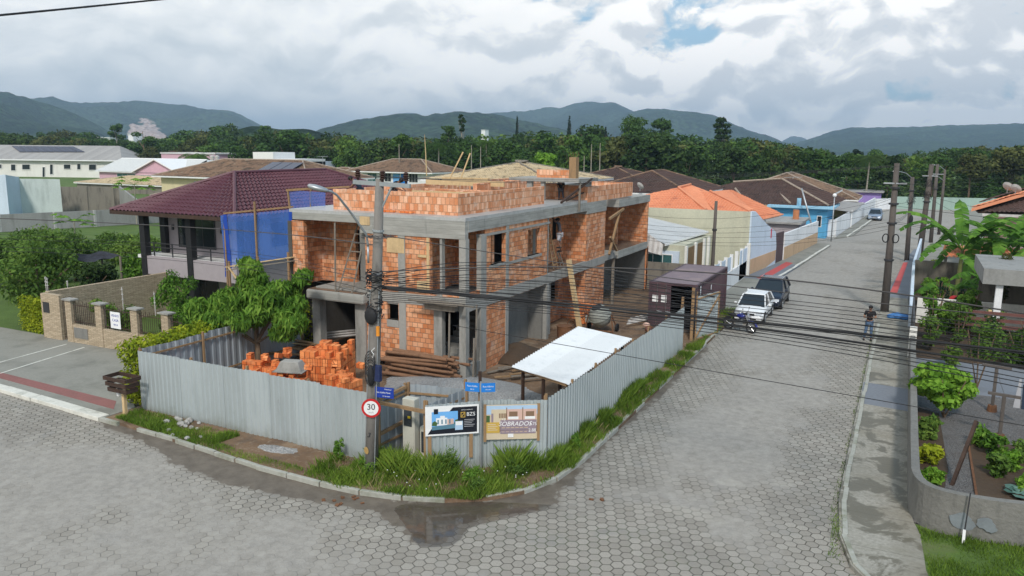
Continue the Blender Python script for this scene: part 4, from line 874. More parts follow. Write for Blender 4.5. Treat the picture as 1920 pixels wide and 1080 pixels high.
def bars(name, segs, w, mat, label, cat, group=None, n=None):
    b = MB(); [b.bar(p, q, w) if n is None else b.tube([p, q], w/2, n) for p, q in segs]; o = b.build(name, M[mat]); return tag(o, label, cat, group)
# timber props around the porch
for (x, y, z0, z1, lab) in [(-15.75, 26.0, .1, 3.0, 'slim timber prop standing in the porch opening left of the corner column'), (-14.95, 26.75, .1, 3.1, 'timber prop just right of the corner column'), (-14.7, 26.1, .1, 1.9, 'short dark stake in front of the corner column foot'), (-21.25, 25.95, 3.2, 6.1, 'thin metal prop standing on the front balcony slab')]:
    b = MB(); b.tube([(x, y, z0), (x+.03, y+.05, z1)], .04, 7); tag(b.build('prop', M['wood_grey']), lab, 'prop')
bars('plank', [((-14.2, 36.2, .12), (-14.95, 36.3, 3.75))], .2, 'wood_pale', 'long pale plank leaning against the balcony edge of the unfinished house', 'plank')
bars('timber_brace', [(G(1052, 380, 6.6), D_ := DX(1110, 335, -14.9))], .09, 'wood_dark', 'dark diagonal brace on the roof of the unfinished house', 'brace')
bars('timber_post', [((-15.0, 37.7, 6.05), (-15.0, 37.7, 7.6))], .09, 'wood_grey', 'short grey upright board nailed to the roof edge', 'board')
bars('roof_brace', [((-15.4, 36.9, 6.62), (-15.3, 39.0, 6.95))], .07, 'wood_dark', 'low timber brace lying beside the diagonal one on the roof', 'brace')
bars('prop_brace', [((-14.95, 42.3, 3.3), (-14.95, 43.9, 5.6)), ((-14.95, 42.2, 5.35), (-14.95, 44.6, 5.75)), ((-14.95, 42.4, 4.3), (-14.95, 43.6, 3.4))], .12, 'wood', 'crossed timber brace under the rear roof slab', 'brace')
bars('roof_pole', [((-20.6, 33.8, 7.3), (-19.7, 34.0, 9.0)), ((-19.9, 33.8, 7.3), (-19.3, 34.0, 8.95))], .06, 'wood_pale', 'pair of crossed pale poles tied above the roof', 'poles')
# ladders
def ladder(name, p0, p1, w, n, label, mat='wood', side=(1, 0, 0)):
    t = thing(name, label, 'ladder', p0); p0, p1 = Vector(p0), Vector(p1); s = Vector(side).normalized()*w/2
    b = MB(); b.bar(p0-s*1.15, p1-s*.75, .055, .04); b.bar(p0+s*1.15, p1+s*.75, .055, .04); b.build('rail', M[mat], t)
    b = MB()
    for i in range(n):
        f = (i+.6)/n; c = p0.lerp(p1, f); k = 1.2-.4*f; b.bar(c-s*k, c+s*k, .07, .035)
    b.build('rung', M[mat], t); return t
ladder('ladder', (-20.75, 25.95, 3.22), (-20.45, 26.9, 6.1), .62, 8, 'wooden ladder standing in the front balcony opening', 'wood_grey')
ladder('ladder', (-15.35, 35.6, 3.35), (-15.75, 35.1, 6.0), .42, 8, 'narrow wooden ladder under the man working on the upper wall', 'wood', (0, 1, 0))
ladder('ladder', (-15.6, 37.0, 3.3), (-15.75, 36.75, 4.1), .3, 3, 'very short ladder piece beside the tall narrow ladder', 'wood_grey', (0, 1, 0))

# ---------------------------------------------------------------- sheet fences
def sheet_fence(name, label, pts, h, mat='fence', pitch=.2, out=True, posts=2.4, pz=.15, postside=1):
    t = thing(name, label, 'fence', (pts[0][0], pts[0][1], 0)); b = MB()
    for a, c in zip(pts, pts[1:]):
        L = math.hypot(c[0]-a[0], c[1]-a[1]); n = max(1, round(L/1.02)); rs = random.Random(int(L*10))
        for i in range(n):
            p = [a[k]+(c[k]-a[k])*i/n for k in (0, 1)]; q = [a[k]+(c[k]-a[k])*(i+1.03)/n for k in (0, 1)]; nx, ny = (c[1]-a[1])/L, -(c[0]-a[0])/L; o = .008*(i % 2)
            corr_sheet(b, (p[0]+nx*o, p[1]+ny*o), (q[0]+nx*o, q[1]+ny*o), .1+rs.uniform(-.03, .02), h+rs.uniform(-.035, .03), pitch)
    b.build('sheet', M[mat], t)
    for a, c in zip(pts, pts[1:]):
        L = math.hypot(c[0]-a[0], c[1]-a[1]); nx, ny = -(c[1]-a[1])/L*postside, (c[0]-a[0])/L*postside; n = max(1, round(L/posts))
        for i in range(n+1):
            x, y = a[0]+(c[0]-a[0])*i/n+nx*.09, a[1]+(c[1]-a[1])*i/n+ny*.09; p = MB(); p.bar((x, y, 0), (x, y, h+random.uniform(.03, pz)), .07, .07); p.build('fence_post', M['wood'], t)
        for z in (.6, h-.25):
            r = MB(); r.bar((a[0]+nx*.05, a[1]+ny*.05, z), (c[0]+nx*.05, c[1]+ny*.05, z), .05, .06); r.build('rail', M['wood'], t)
    return t
sheet_fence('metal_fence', 'long corrugated metal fence facing the crossing left of the concrete pole', [(-23.42, 17.95), (-13.35, 17.85)], 2.2, pitch=.205)
sheet_fence('metal_fence', 'corrugated metal fence closing the left side of the building lot', [(-23.45, 26.2), (-23.45, 18.02)], 2.2, 'fence_in', .34)
sheet_fence('metal_fence', 'corrugated metal fence along the right street ending at the container gate', [(-8.78, 20.0), (-8.74, 24), (-8.76, 30), (-8.78, 35.25)], 2.12, pitch=.2)
sheet_fence('metal_fence', 'short corrugated fence on the corner carrying the two advertising banners', [(-11.62, 17.92), (-10.42, 18.95), (-8.8, 19.93)], 2.12, pitch=.2)
# meter recess behind the corner
sheet_fence('metal_fence', 'corrugated panels lining the recess of the electricity meters', [(-13.3, 17.9), (-13.2, 19.3), (-11.3, 19.75), (-11.55, 18.0)], 2.1, 'fence_in', .34, posts=1.9, pz=.35, postside=-1)
bars('recess_frame', [((-13.25, 17.9, 0), (-13.25, 17.9, 2.35)), ((-13.25, 17.85, 1.95), (-11.6, 17.9, 1.9)), ((-13.22, 17.9, 2.0), (-13.15, 19.2, 2.05)), ((-13.22, 17.9, .95), (-13.15, 19.2, 1.0))], .09, 'wood', 'brown timber frame around the electricity meter recess', 'frame')
def meter():
    t = thing('meter_cabinet', 'tall pale electricity meter cabinet standing in the corner recess', 'meter cabinet', (-12.55, 18.5, 0))
    b = MB(); b.box(-12.75, -12.33, 18.42, 18.7, 0, 1.98); b.build('cabinet', M['fibreglass'], t, bevel=.02)
    b = MB(); b.box(-12.69, -12.42, 18.405, 18.42, 1.15, 1.75); b.build('window', M['meterglass'], t)
    b = MB(); b.box(-12.55, -12.46, 18.395, 18.405, 1.4, 1.47); b.build('sticker', M['yellow_plastic'], t)
    b = MB(); b.box(-12.73, -12.36, 18.41, 18.42, .55, 1.1); b.build('door', M['fibreglass'], t)
    t = thing('meter_box', 'low pale box with a dark window beside the tall meter cabinet', 'meter box', (-12.0, 18.6, 0))
    b = MB(); b.box(-12.28, -11.72, 18.62, 18.9, .1, 1.12); b.build('cabinet', M['fibreglass'], t, bevel=.02)
    b = MB(); b.box(-12.22, -11.78, 18.6, 18.62, .35, .98); b.build('window', M['meterglass'], t)
    b = MB(); b.cyl((-12.0, 18.6, .66), (-12.0, 18.55, .66), .07); b.build('dial', M['galv'], t)
meter()
# white sheet shelter
def shelter():
    z0 = 1.98; t = thing('shelter', 'open shelter with a white corrugated roof inside the street fence', 'shelter', (-10, 25, 0))
    A, B, Cc, D = G(958, 686, 2.15), G(1066, 720, 2.1), G(1186, 634, 2.15), G(1084, 611, 2.3); b = MB(); roof_sheet(b, A, D, Cc, B, .2, .06); b.build('roof', M['zinc'], t)
    b = MB(); b.bar(A+Vector((.1, .1, -.08)), B+Vector((-.1, .1, -.08)), .07); b.bar(D+Vector((.1, -.2, -.08)), Cc+Vector((-.1, -.2, -.08)), .07); b.build('beam', M['wood'], t)
    for p in (A+Vector((.35, .2, 0)), B+Vector((-.5, .5, 0)), D+Vector((.3, -.3, 0)), Cc+Vector((-.3, -.3, 0)), A.lerp(B, .55)+Vector((0, .15, 0))):
        q = MB(); q.tube([(p.x, p.y, 0), (p.x, p.y, p.z-.08)], .06, 7); q.build('post', M['wood_dark'], t)
shelter()

# ---------------------------------------------------------------- banners
def banner1():
    p0, p1 = Vector((-11.62, 17.86, 0)), Vector((-10.36, 18.86, 0)); d = (p1-p0).normalized(); n = Vector((d.y, -d.x, 0))
    t = thing('advert_banner', 'white-framed dark banner with the letters BZS and a picture of houses', 'banner', (-11.6, 17.8, 0)); o = p0+n*.05+d*.02+Vector((0, 0, 1.2))
    F = frame(o, d, (0, 0, 1)); W_, H_ = 1.52, .86
    def r(name, x0, x1, y0, y1, z, mat, poly=None):
        b = MB(); pts = poly or [(x0, y0), (x1, y0), (x1, y1), (x0, y1)]; n_ = len(pts); k = len(b.v)
        b.v += [tuple(F @ Vector((x, y, z-.0015))) for x, y in pts]+[tuple(F @ Vector((x, y, z))) for x, y in pts]
        b.face([k+i for i in range(n_)][::-1]); b.face([k+n_+i for i in range(n_)])
        for i in range(n_): j = (i+1) % n_; b.face((k+i, k+j, k+n_+j, k+n_+i))
        return b.build(name, M[mat], t)
    b = MB(); T = F @ Matrix.Translation((W_/2, H_/2, -.012)); b.obox(T, W_, H_, .02); b.build('board', M['p_white'], t)
    r('dark_panel', 0, 0, 0, 0, .004, 'p_black', [(.06, .05), (W_-.05, .05), (W_-.05, H_-.05), (.78, H_-.05), (.68, H_-.16), (.18, H_-.16), (.18, .22)])
    r('picture_sky', .18, .92, .2, H_-.16, .006, 'p_sky'); r('picture_road', 0, 0, 0, 0, .009, 'p_teal', [(.18, .17), (.86, .2), (.92, .34), (.5, .3), (.18, .27)])
    r('picture_house', .3, .62, .3, .52, .008, 'p_white'); r('picture_house', .62, .8, .3, .48, .0085, 'p_peach'); r('picture_house', .42, .55, .52, .58, .008, 'p_white')
    for i in range(4): r('picture_window', .34+.11*i, .38+.11*i, .34, .47, .0105, 'p_teal')
    r('picture_tree', 0, 0, 0, 0, .0095, 'p_green', [(.18, .3), (.32, .29), (.34, .38), (.27, .44), (.2, .4)]); r('picture_tree', 0, 0, 0, 0, .0095, 'p_green', [(.8, .32), (.92, .34), (.92, .46), (.84, .44)])
    r('badge', .24, .36, H_-.22, H_-.07, .012, 'p_black'); r('info_card', .84, 1.06, .14, .4, .011, 'p_skypale'); r('info_card_head', .86, 1.04, .28, .39, .0125, 'p_white')
    r('logo_square', 1.0, 1.13, .5, .66, .008, 'p_gold'); r('logo_square', 1.02, 1.11, .52, .64, .0095, 'p_black'); b = MB(); b.obox(F @ Matrix.Translation((1.065, .58, .0105)) @ Matrix.Rotation(.9, 4, 'Z'), .11, .02, .001); b.build('logo_stroke', M['p_gold'], t)
    text('BZS', .15, F @ Matrix.Translation((1.29, .585, .008)), M['p_white'], t); text('AMPLOS E MODERNOS', .032, F @ Matrix.Translation((1.18, .72, .008)), M['p_white'], t)
    for i in range(5): r('text_line', 1.1, 1.1+.3-.04*(i % 3), .42-.05*i, .435-.05*i, .0065, 'p_grey')
    q = MB(); q.obox(F @ Matrix.Translation((.12, -.32, -.04)), .1, .75, .04); q.build('stake', M['wood'], t); q = MB(); q.obox(F @ Matrix.Translation((1.3, -.3, -.04)), .1, .85, .04); q.build('stake', M['wood'], t)
banner1()
def banner2():
    p0, p1 = Vector((-10.38, 18.88, 0)), Vector((-8.85, 19.83, 0)); d = (p1-p0).normalized(); n = Vector((d.y, -d.x, 0))
    t = thing('advert_banner', 'brown-framed banner reading SOBRADOS over a picture of pale town houses', 'banner', (-10.3, 18.9, 0)); o = p0+n*.05+d*.1+Vector((0, 0, .98)); F = frame(o, d, (0, 0, 1)); W_, H_ = 1.58, 1.03
    def r(name, x0, x1, y0, y1, z, mat, poly=None):
        b = MB(); pts = poly or [(x0, y0), (x1, y0), (x1, y1), (x0, y1)]; n_ = len(pts); k = len(b.v)
        b.v += [tuple(F @ Vector((x, y, z-.0015))) for x, y in pts]+[tuple(F @ Vector((x, y, z))) for x, y in pts]
        b.face([k+i for i in range(n_)][::-1]); b.face([k+n_+i for i in range(n_)])
        for i in range(n_): j = (i+1) % n_; b.face((k+i, k+j, k+n_+j, k+n_+i))
        return b.build(name, M[mat], t)
    b = MB(); b.obox(F @ Matrix.Translation((W_/2, H_/2, -.012)), W_-.06, H_, .02); b.build('board', M['p_sand'], t)
    for x in (.02, W_-.02): b = MB(); b.obox(F @ Matrix.Translation((x, H_/2-.02, -.005)), .08, H_+.08, .05); b.build('frame', M['wood'], t)
    r('picture_sky', .06, W_-.06, .75, H_-.02, .002, 'p_skypale'); r('picture_facade', .2, .62, .5, .9, .005, 'p_sand'); r('picture_facade', .62, W_-.08, .42, .9, .005, 'p_peach'); r('picture_ground', .3, W_-.06, .22, .5, .0035, 'p_brown')
    for x in (.64, 1.1): r('picture_post', x-.012, x+.012, .42, .95, .008, 'p_brown')
    for x in (.68, 1.16): r('picture_balcony', x, x+.3, .6, .68, .0075, 'p_white'); r('picture_window', x+.03, x+.27, .68, .83, .0078, 'p_brown'); r('picture_garage', x+.05, x+.28, .42, .56, .0078, 'p_mauve')
    for i in range(5): r('picture_slat', .42+.045*i, .45+.045*i, .64, .78, .0078, 'p_brown')
    r('picture_window', .2, .26, .52, .78, .0078, 'p_mauve'); r('picture_tree', .06, .16, .5, .72, .006, 'p_green'); r('info_band', .46, W_-.08, .28, .58, .0095, 'p_mauve'); r('price_band', .46, W_-.1, .17, .27, .0095, 'p_mauve'); r('gold_panel', .06, .44, .2, .52, .0098, 'p_gold')
    text('SOBRADOS', .185, F @ Matrix.Translation((.88, .46, .0115)), M['p_white'], t, shear=.25); text('3.75', .13, F @ Matrix.Translation((1.4, .45, .012)), M['p_white'], t); text('2.88', .13, F @ Matrix.Translation((1.38, .26, .012)), M['p_white'], t)
    text('+2', .1, F @ Matrix.Translation((.55, .6, .0115)), M['p_white'], t)
    for i in range(4): r('text_line', .1, .38-.05*(i % 2), .28+.055*i, .3+.055*i, .0115, 'p_sand')
    for i in range(6): r('text_line', .5+.13*i, .6+.13*i, .34, .36, .0115, 'p_tan'); r('text_line', .5+.13*i, .58+.13*i, .22, .235, .0115, 'p_tan')
    r('emblem', .68, .84, .06, .18, .009, 'p_white')
banner2()
# street name signs
def name_sign(root, o, d, w, h, mat, txts, m_arrow=True):
    F = frame(o, d, (0, 0, 1)); b = MB(); b.obox(F @ Matrix.Translation((w/2, h/2, 0)), w, h, .012); b.build('plate', M[mat], root)
    for (s, sz, x, y) in txts: text(s, sz, F @ Matrix.Translation((w*x, h*y, .0075)), M['white'], root)
def corner_sign():
    t = thing('street_sign', 'two light blue street name plates on a slim steel post between the banners', 'street sign', (-10.35, 18.82, 0))
    b = MB(); b.tube([(-10.33, 18.80, 0), (-10.33, 18.80, 2.72)], .035, 10); b.build('post', M['galv'], t); c = Vector((-10.33, 18.8, 2.42))
    name_sign(t, c+Vector((-.44, -.12, 0)), Vector((.44, .1, 0)), .42, .26, 'signblue2', [('Rua Adélia', .07, .5, .62), ('88130', .045, .5, .25)])
    name_sign(t, c+Vector((.02, -.02, 0)), Vector((.16, .4, 0)).normalized()*.0+Vector((.5, .35, 0)), .4, .26, 'signblue2', [('Rua Albino', .07, .5, .62), ('Moreira', .05, .5, .28)])
corner_sign()
tag(MB().tube([(-10.55, 19.15, 0), (-10.55, 19.15, 2.9)], .05, 7).build('dark_stake', M['wood_dark']), 'dark timber stake behind the blue street sign post', 'stake')

# ---------------------------------------------------------------- main pole
PB_, PT_ = Vector((-12.92, 17.08, 0)), DY(712, 336, 17.25)
def pole_at(z): return PB_.lerp(PT_, z/PT_.z)
def main_pole():
    t = thing('utility_pole', 'tall weathered concrete pole on the corner carrying a street lamp and a 30 sign', 'utility pole', PB_)
    b = MB(); b.tube([pole_at(-.2), pole_at(3), pole_at(6), PT_], [.19, .165, .14, .115], 16); b.build('shaft', M['pole'], t, smooth=True)
    for z in (.9, 1.7, 2.35, 3.0, 3.9): q = MB(); q.tube([pole_at(z-.012), pole_at(z+.012)], .178-.006*z, 14); q.build('strap', M['galv'], t)
    # crossarm
    a0 = DY(663, 341, 17.1); a1 = DY(769, 349, 17.3); b = MB(); b.bar(a0, a1, .09, .11); b.build('crossarm', M['galv'], t)
    for f in (.08, .52, .93):
        p = a0.lerp(a1, f)+Vector((0, 0, .05)); q = MB(); q.lathe(Matrix.Translation(p), [(.03, 0), (.03, .06), (.085, .08), (.05, .11), (.09, .14), (.05, .17), (.09, .2), (.05, .23), (.08, .26), (.03, .3)], 12); q.build('insulator', flatc('brown_glaze', (.05, .025, .02)), t)
    b = MB(); b.bar(a1+(a0-a1)*.32+Vector((0, 0, -.05)), pole_at(PT_.z-.95), .04); b.build('crossarm_brace', M['galv'], t)
    for z in (7.0, 5.85): q = MB(); q.tube([pole_at(z-.03), pole_at(z+.03)], .155, 14); q.build('collar', M['galv'], t)
    # lamp arm
    s = [DY(690, 462, 17.0), DY(687, 440, 16.9), DY(655, 395, 16.3), DY(632, 366, 15.8), DY(621, 359, 15.6), DY(612, 357, 15.5)]; pts = []
    for i in range(len(s)-1):
        for k in range(4): pts.append(s[i].lerp(s[i+1], k/4))
    b = MB(); b.tube(pts+[s[-1]], .03, 8); b.tube([s[0]+Vector((0, 0, -.45)), s[0]], .03, 8); b.build('lamp_arm', M['galv'], t, smooth=True)
    c = DY(597, 353, 15.4); e = s[-1]; dv = (e-c).normalized(); Mx = dv.to_track_quat('X', 'Z').to_matrix().to_4x4(); Mx.translation = c
    b = MB(); b.lathe(Mx @ Matrix.Rotation(math.pi/2, 4, 'Y') @ Matrix.Diagonal((.55, 1, 1, 1)), [(.02, -.27), (.09, -.24), (.135, -.1), (.13, .05), (.09, .2), (.04, .26)], 14); l = b.build('lamp_head', M['galv'], t, smooth=True)
    # equipment
    q = MB(); p = pole_at(4.7)+Vector((-.02, -.2, 0)); q.sphere(p, .2, .1, .24); q.build('cable_coil', M['black'], t, smooth=True)
    for k in range(9):
        q = MB(); c = pole_at(3.0+.06*k)+Vector((.02, -.2-.006*k, 0)); q.tube([c+Vector((.17*math.cos(a/12*6.283), .03*math.sin(a/2), (.24+.03*(k % 4))*math.sin(a/12*6.283))) for a in range(13)], .009, 4)
        q.build('cable_loop', M['cable'], t)
    q = MB(); p = pole_at(3.1)+Vector((.22, -.16, 0)); q.box(p.x-.1, p.x+.12, p.y-.07, p.y+.07, p.z-.2, p.z+.25); q.build('junction_box', flatc('navy_box', (.02, .03, .09)), t, bevel=.02)
    q = MB(); p = pole_at(3.05)+Vector((.06, -.22, 0)); q.sphere(p, .11, .1, .3); q.build('splice_case', M['black'], t, smooth=True)
    q = MB(); p = pole_at(4.3)+Vector((.2, -.16, 0)); q.cyl(p+Vector((0, 0, -.13)), p+Vector((0, 0, .13)), .05, n=12); q.build('orange_cap', M['orange_plastic'], t)
    q = MB(); p = pole_at(3.7)+Vector((.1, -.22, 0)); q.tube([p+Vector((.06, 0, .14)), p+Vector((-.03, -.03, .05)), p+Vector((.05, -.03, -.03)), p+Vector((-.02, 0, -.14))], .011, 6); q.build('white_tie', M['white'], t)
    q = MB()
    for x in (-.15, .17): q.tube([pole_at(.1)+Vector((x*1.05, -.1, 0)), pole_at(5.4)+Vector((x*.9, -.1, 0))], .016, 6)
    q.build('conduit', M['galv'], t)
    rs = random.Random(4); q = MB()
    for k in range(46):
        z = rs.uniform(4.6, 5.95); c = pole_at(z)+Vector((0, -.05, 0)); a0_ = rs.uniform(0, 6.28); rr = rs.uniform(.16, .3)
        q.tube([c+Vector((rr*math.cos(a0_+a*.6), rr*math.sin(a0_+a*.6)*.7-.05, rs.uniform(-.06, .06))) for a in range(rs.randint(5, 9))], .013, 4)
    q.build('wire_tangle', M['cable'], t)
    q = MB()
    for k in range(5): c = pole_at(6.85)+Vector((0, -.02, 0)); q.tube([c+Vector(((.25+.06*k)*math.cos(a*.55), (.2+.04*k)*math.sin(a*.55), rs.uniform(-.05, .05))) for a in range(12)], .008, 4)
    q.build('tie_wire', M['cable_grey'], t)
    # sign 30
    p = pole_at(2.12)+Vector((.08, -.2, 0)); nd = Vector((0.42, -1, 0)).normalized(); F = frame(p, Vector((-nd.y, nd.x, 0)), (0, 0, 1)); s = thing('speed_limit_sign', 'round white 30 speed sign with a red rim strapped to the corner pole', 'road sign', p)
    b = MB(); b.lathe(F, [(.27, 0), (.27, .01)], 40); b.build('rim', M['red'], s); b = MB(); b.lathe(F, [(.205, .0105), (.205, .014)], 40); b.build('face', M['white'], s)
    text('30', .24, F @ Matrix.Translation((0, .03, .017)), M['p_black'], s); text('km/h', .07, F @ Matrix.Translation((0, -.12, .017)), M['p_grey'], s)
    s = thing('street_sign', 'dark blue street name plate on the corner pole above the round speed sign', 'street sign', pole_at(2.5)); p = pole_at(2.42)+Vector((.13, -.1, 0))
    name_sign(s, p, Vector((1, .18, 0)), .56, .3, 'signblue', [('Rua Adélia Maria', .062, .45, .5), ('Praia Azul', .05, .7, .82), ('CEP 88130-000', .035, .6, .16)])
    text('3', .2, frame(pole_at(1.32)+Vector((.03, -.19, 0)), (1, .3, 0), (.3, 0, 1)), M['p_black'], t, name='painted_mark')
    b = MB(); pz = pole_at(.85)+Vector((-.06, -.178, 0)); b.lathe(frame(pz, (1, -.35, 0), (0, 0, 1)), [(.11, 0), (.1, .008)], 12); b.build('yellow_mark', flatc('ochre_mark', (.42, .27, .1)), t)
def flatc(name, c):
    if name not in M: M[name] = flat(name, c)
    return M[name]
main_pole()

# ---------------------------------------------------------------- heaps, stacks, tools in the lot
def brick_stack(x, y, w, d, h, rz, label, seed, ragged=.35):
    rs = random.Random(seed); t = MB(); bw, bh, bd = .2, .2, .3; nx, ny = max(1, int(w/bw)), max(1, int(d/bd)); Rm = Matrix.Translation((x, y, .1)) @ Matrix.Rotation(rz, 4, 'Z')
    for i in range(nx):
        for j in range(ny):
            hh = h*(1-ragged*rs.random()) if (i in (0, nx-1) or j in (0, ny-1)) else h*(1-ragged*.3*rs.random()); n = max(1, int(hh/bh))
            for k in range(n): t.obox(Rm @ Matrix.Translation(((i+.5-nx/2)*bw, (j+.5-ny/2)*bd, (k+.5)*bh)) @ Matrix.Rotation(rs.uniform(-.05, .05), 4, 'Z'), bw-.012, bd-.012, bh-.01) if rs.random() > (.06 if k < n-1 else .35) else None
    o = t.build('brick_stack', M['brick_new']); return tag(o, label, 'brick stack')
brick_stack(-19.2, 22.9, 1.7, 1.7, 1.85, .3, 'tallest stack of new orange clay blocks behind the front fence', 1, .25)
brick_stack(-20.9, 21.4, 1.8, 1.0, 1.5, .25, 'ragged row of orange clay blocks left of the tallest stack', 2, .5)
brick_stack(-17.3, 21.4, 1.1, 1.0, 1.4, -.1, 'small orange block stack nearest the corner pole', 3, .25)
brick_stack(-19.2, 20.9, 1.4, .6, 1.25, .3, 'low block stack topped by a cement trough', 4, .05)
brick_stack(-14.75, 38.6, .8, 1.0, 1.15, .0, 'tidy orange block stack against the tower wall near the mixer', 5, .1)
rs = random.Random(60)
for k in range(34):
    x, y = rs.uniform(-21.6, -16.7), rs.uniform(20.6, 23.2); z = rs.choice((.2, .3, .9, 1.25, 1.4)) if y > 21 else .25; b = MB(); b.obox(Matrix.Translation((x, y, z)) @ Matrix.Rotation(rs.uniform(0, 3), 4, 'Z') @ Matrix.Rotation(rs.uniform(-.6, .6), 4, 'X') @ Matrix.Rotation(rs.uniform(-.4, .4), 4, 'Y'), .19, .29, .19)
    tag(b.build('clay_block', M['brick_new']), 'loose orange clay block tumbled among the stacks behind the front fence', 'brick', 'tumbled clay blocks')
t = thing('cement_trough', 'upturned pale plastic trough on the low block stack', 'trough', (-19.2, 20.9, 1.28)); b = MB(); Mx = Matrix.Translation((-19.2, 20.9, 1.32)) @ Matrix.Rotation(.3, 4, 'Z'); b.hexa([Mx @ Vector(p) for p in [(-.5, -.33, 0), (.5, -.33, 0), (.5, .33, 0), (-.5, .33, 0), (-.33, -.2, .36), (.33, -.2, .36), (.33, .2, .36), (-.33, .2, .36)]]); b.build('body', M['concrete'], t, bevel=.03)
b = MB(); b.obox(Mx @ Matrix.Translation((0, 0, .012)), 1.12, .78, .03); b.build('rim', M['concrete'], t)
def logs():
    rs = random.Random(9); c = G(775, 712, .2)
    pr = []
    for k in range(32):
        row = k//6; i = k % 6; y = c.y+.2+i*.19+row*.06+rs.uniform(-.05, .05); z = .22+row*.16+rs.uniform(0, .05); L = rs.uniform(2.6, 3.5); a = rs.uniform(-.14, .14); x = c.x+rs.uniform(-.3, .3); r = rs.uniform(.055, .085)
        b = MB(); dx, dy = math.cos(a)*L/2, math.sin(a)*L/2; b.tube([(x-dx, y-dy, z+rs.uniform(-.05, .05)), (x, y+rs.uniform(-.03, .03), z+.02), (x+dx, y+dy, z+rs.uniform(-.05, .08))], [r, r*.95, r*.85], 8)
        tag(b.build('log', M['log']), 'round brown pole lying in the log heap before the unfinished house', 'log', 'logs in the heap')
logs()
def planks():
    rs = random.Random(13)
    for k in range(12):
        c = G(590+rs.uniform(-55, 35), 662+rs.uniform(-8, 18), .35); a = rs.uniform(-.5, .2)+(.3 if k > 6 else 0); L = rs.uniform(1.6, 2.6); b = MB(); Mx = Matrix.Translation((c.x, c.y, .2+.06*k)) @ Matrix.Rotation(a, 4, 'Z') @ Matrix.Rotation(rs.uniform(-.12, .12), 4, 'Y'); b.obox(Mx, L, .2, .03)
        tag(b.build('plank', M['wood' if k % 3 else 'wood_pale']), 'loose board in the timber heap behind the block stacks', 'plank', 'boards in the timber heap')
    for k in range(8):
        c = G(985+rs.uniform(-30, 60), 702+rs.uniform(-18, 12), .2); b = MB(); Mx = Matrix.Translation((c.x, c.y, .16+.03*k)) @ Matrix.Rotation(1.0+rs.uniform(-.3, .3), 4, 'Z'); b.obox(Mx, rs.uniform(1.6, 2.8), .12, .04)
        tag(b.build('plank', M['wood_grey' if k % 2 else 'wood']), 'board lying on the dirt beside the white shelter', 'plank', 'boards by the shelter')
    for k in range(7):
        c = G(1205+rs.uniform(-6, 10), 598+rs.uniform(-6, 8), .2); b = MB(); d = Vector((-.75, -1.1, -.12)).normalized()*.95; p = Vector((c.x+.1, c.y, .2+.07*(k % 3))); b.tube([p-d, p+d], .05, 10)
        tag(b.build('pipe', M['pvc']), 'grey pipe in the pile leaning by the container', 'pipe', 'pipes by the container')
    for k in range(6):
        z = .9+.13*(k % 3); b = MB(); x = -22.6+.1*k; b.tube([(x-.6, 27.4+.2*(k//3), z-.25), (x+2.6, 27.6+.2*(k//3), z+.35)], .045, 8); tag(b.build('pipe', M['pvc']), 'pale pipe stored under the front balcony', 'pipe', 'pipes under the balcony')
planks()
def mound(name, c, rx, ry, h, mat, label, cat='heap'):
    n = 44; V = []; F = []
    for j in range(n+1):
        for i in range(n+1):
            u, v = i/n*2-1, j/n*2-1; r = math.hypot(u, v); r *= 1+.35*noise.noise(Vector((u*2, v*2, c[0]))); z = max(0, 1-r)**.85*h*(1+.35*noise.noise(Vector((u*2.3, v*2.3, h*5))))+.05*noise.noise(Vector((u*11, v*11, 1)))*max(0, 1-r)
            V.append((c[0]+u*rx, c[1]+v*ry, .095+z-.03*(r > 1)))
    i = (np.arange(n)[:, None]*(n+1)+np.arange(n)[None]).ravel(); F = np.stack([i, i+1, i+n+2, i+n+1], 1)
    o = rawmesh(name, V, F, mat, smooth=True); return tag(o, label, cat, kind='stuff')
mound('gravel_heap', G(865, 738, .1), 3.6, 2.6, .5, M['gravel'], 'spread heap of grey gravel behind the corner fence')
mound('sand_heap', G(965, 668, .1), 1.9, 1.5, .6, M['soil'], 'low heap of brown earth by the garage opening')
mound('gravel_heap', G(520, 842, .1), .7, .3, .07, M['gravel'], 'small spill of grey gravel under the front fence')
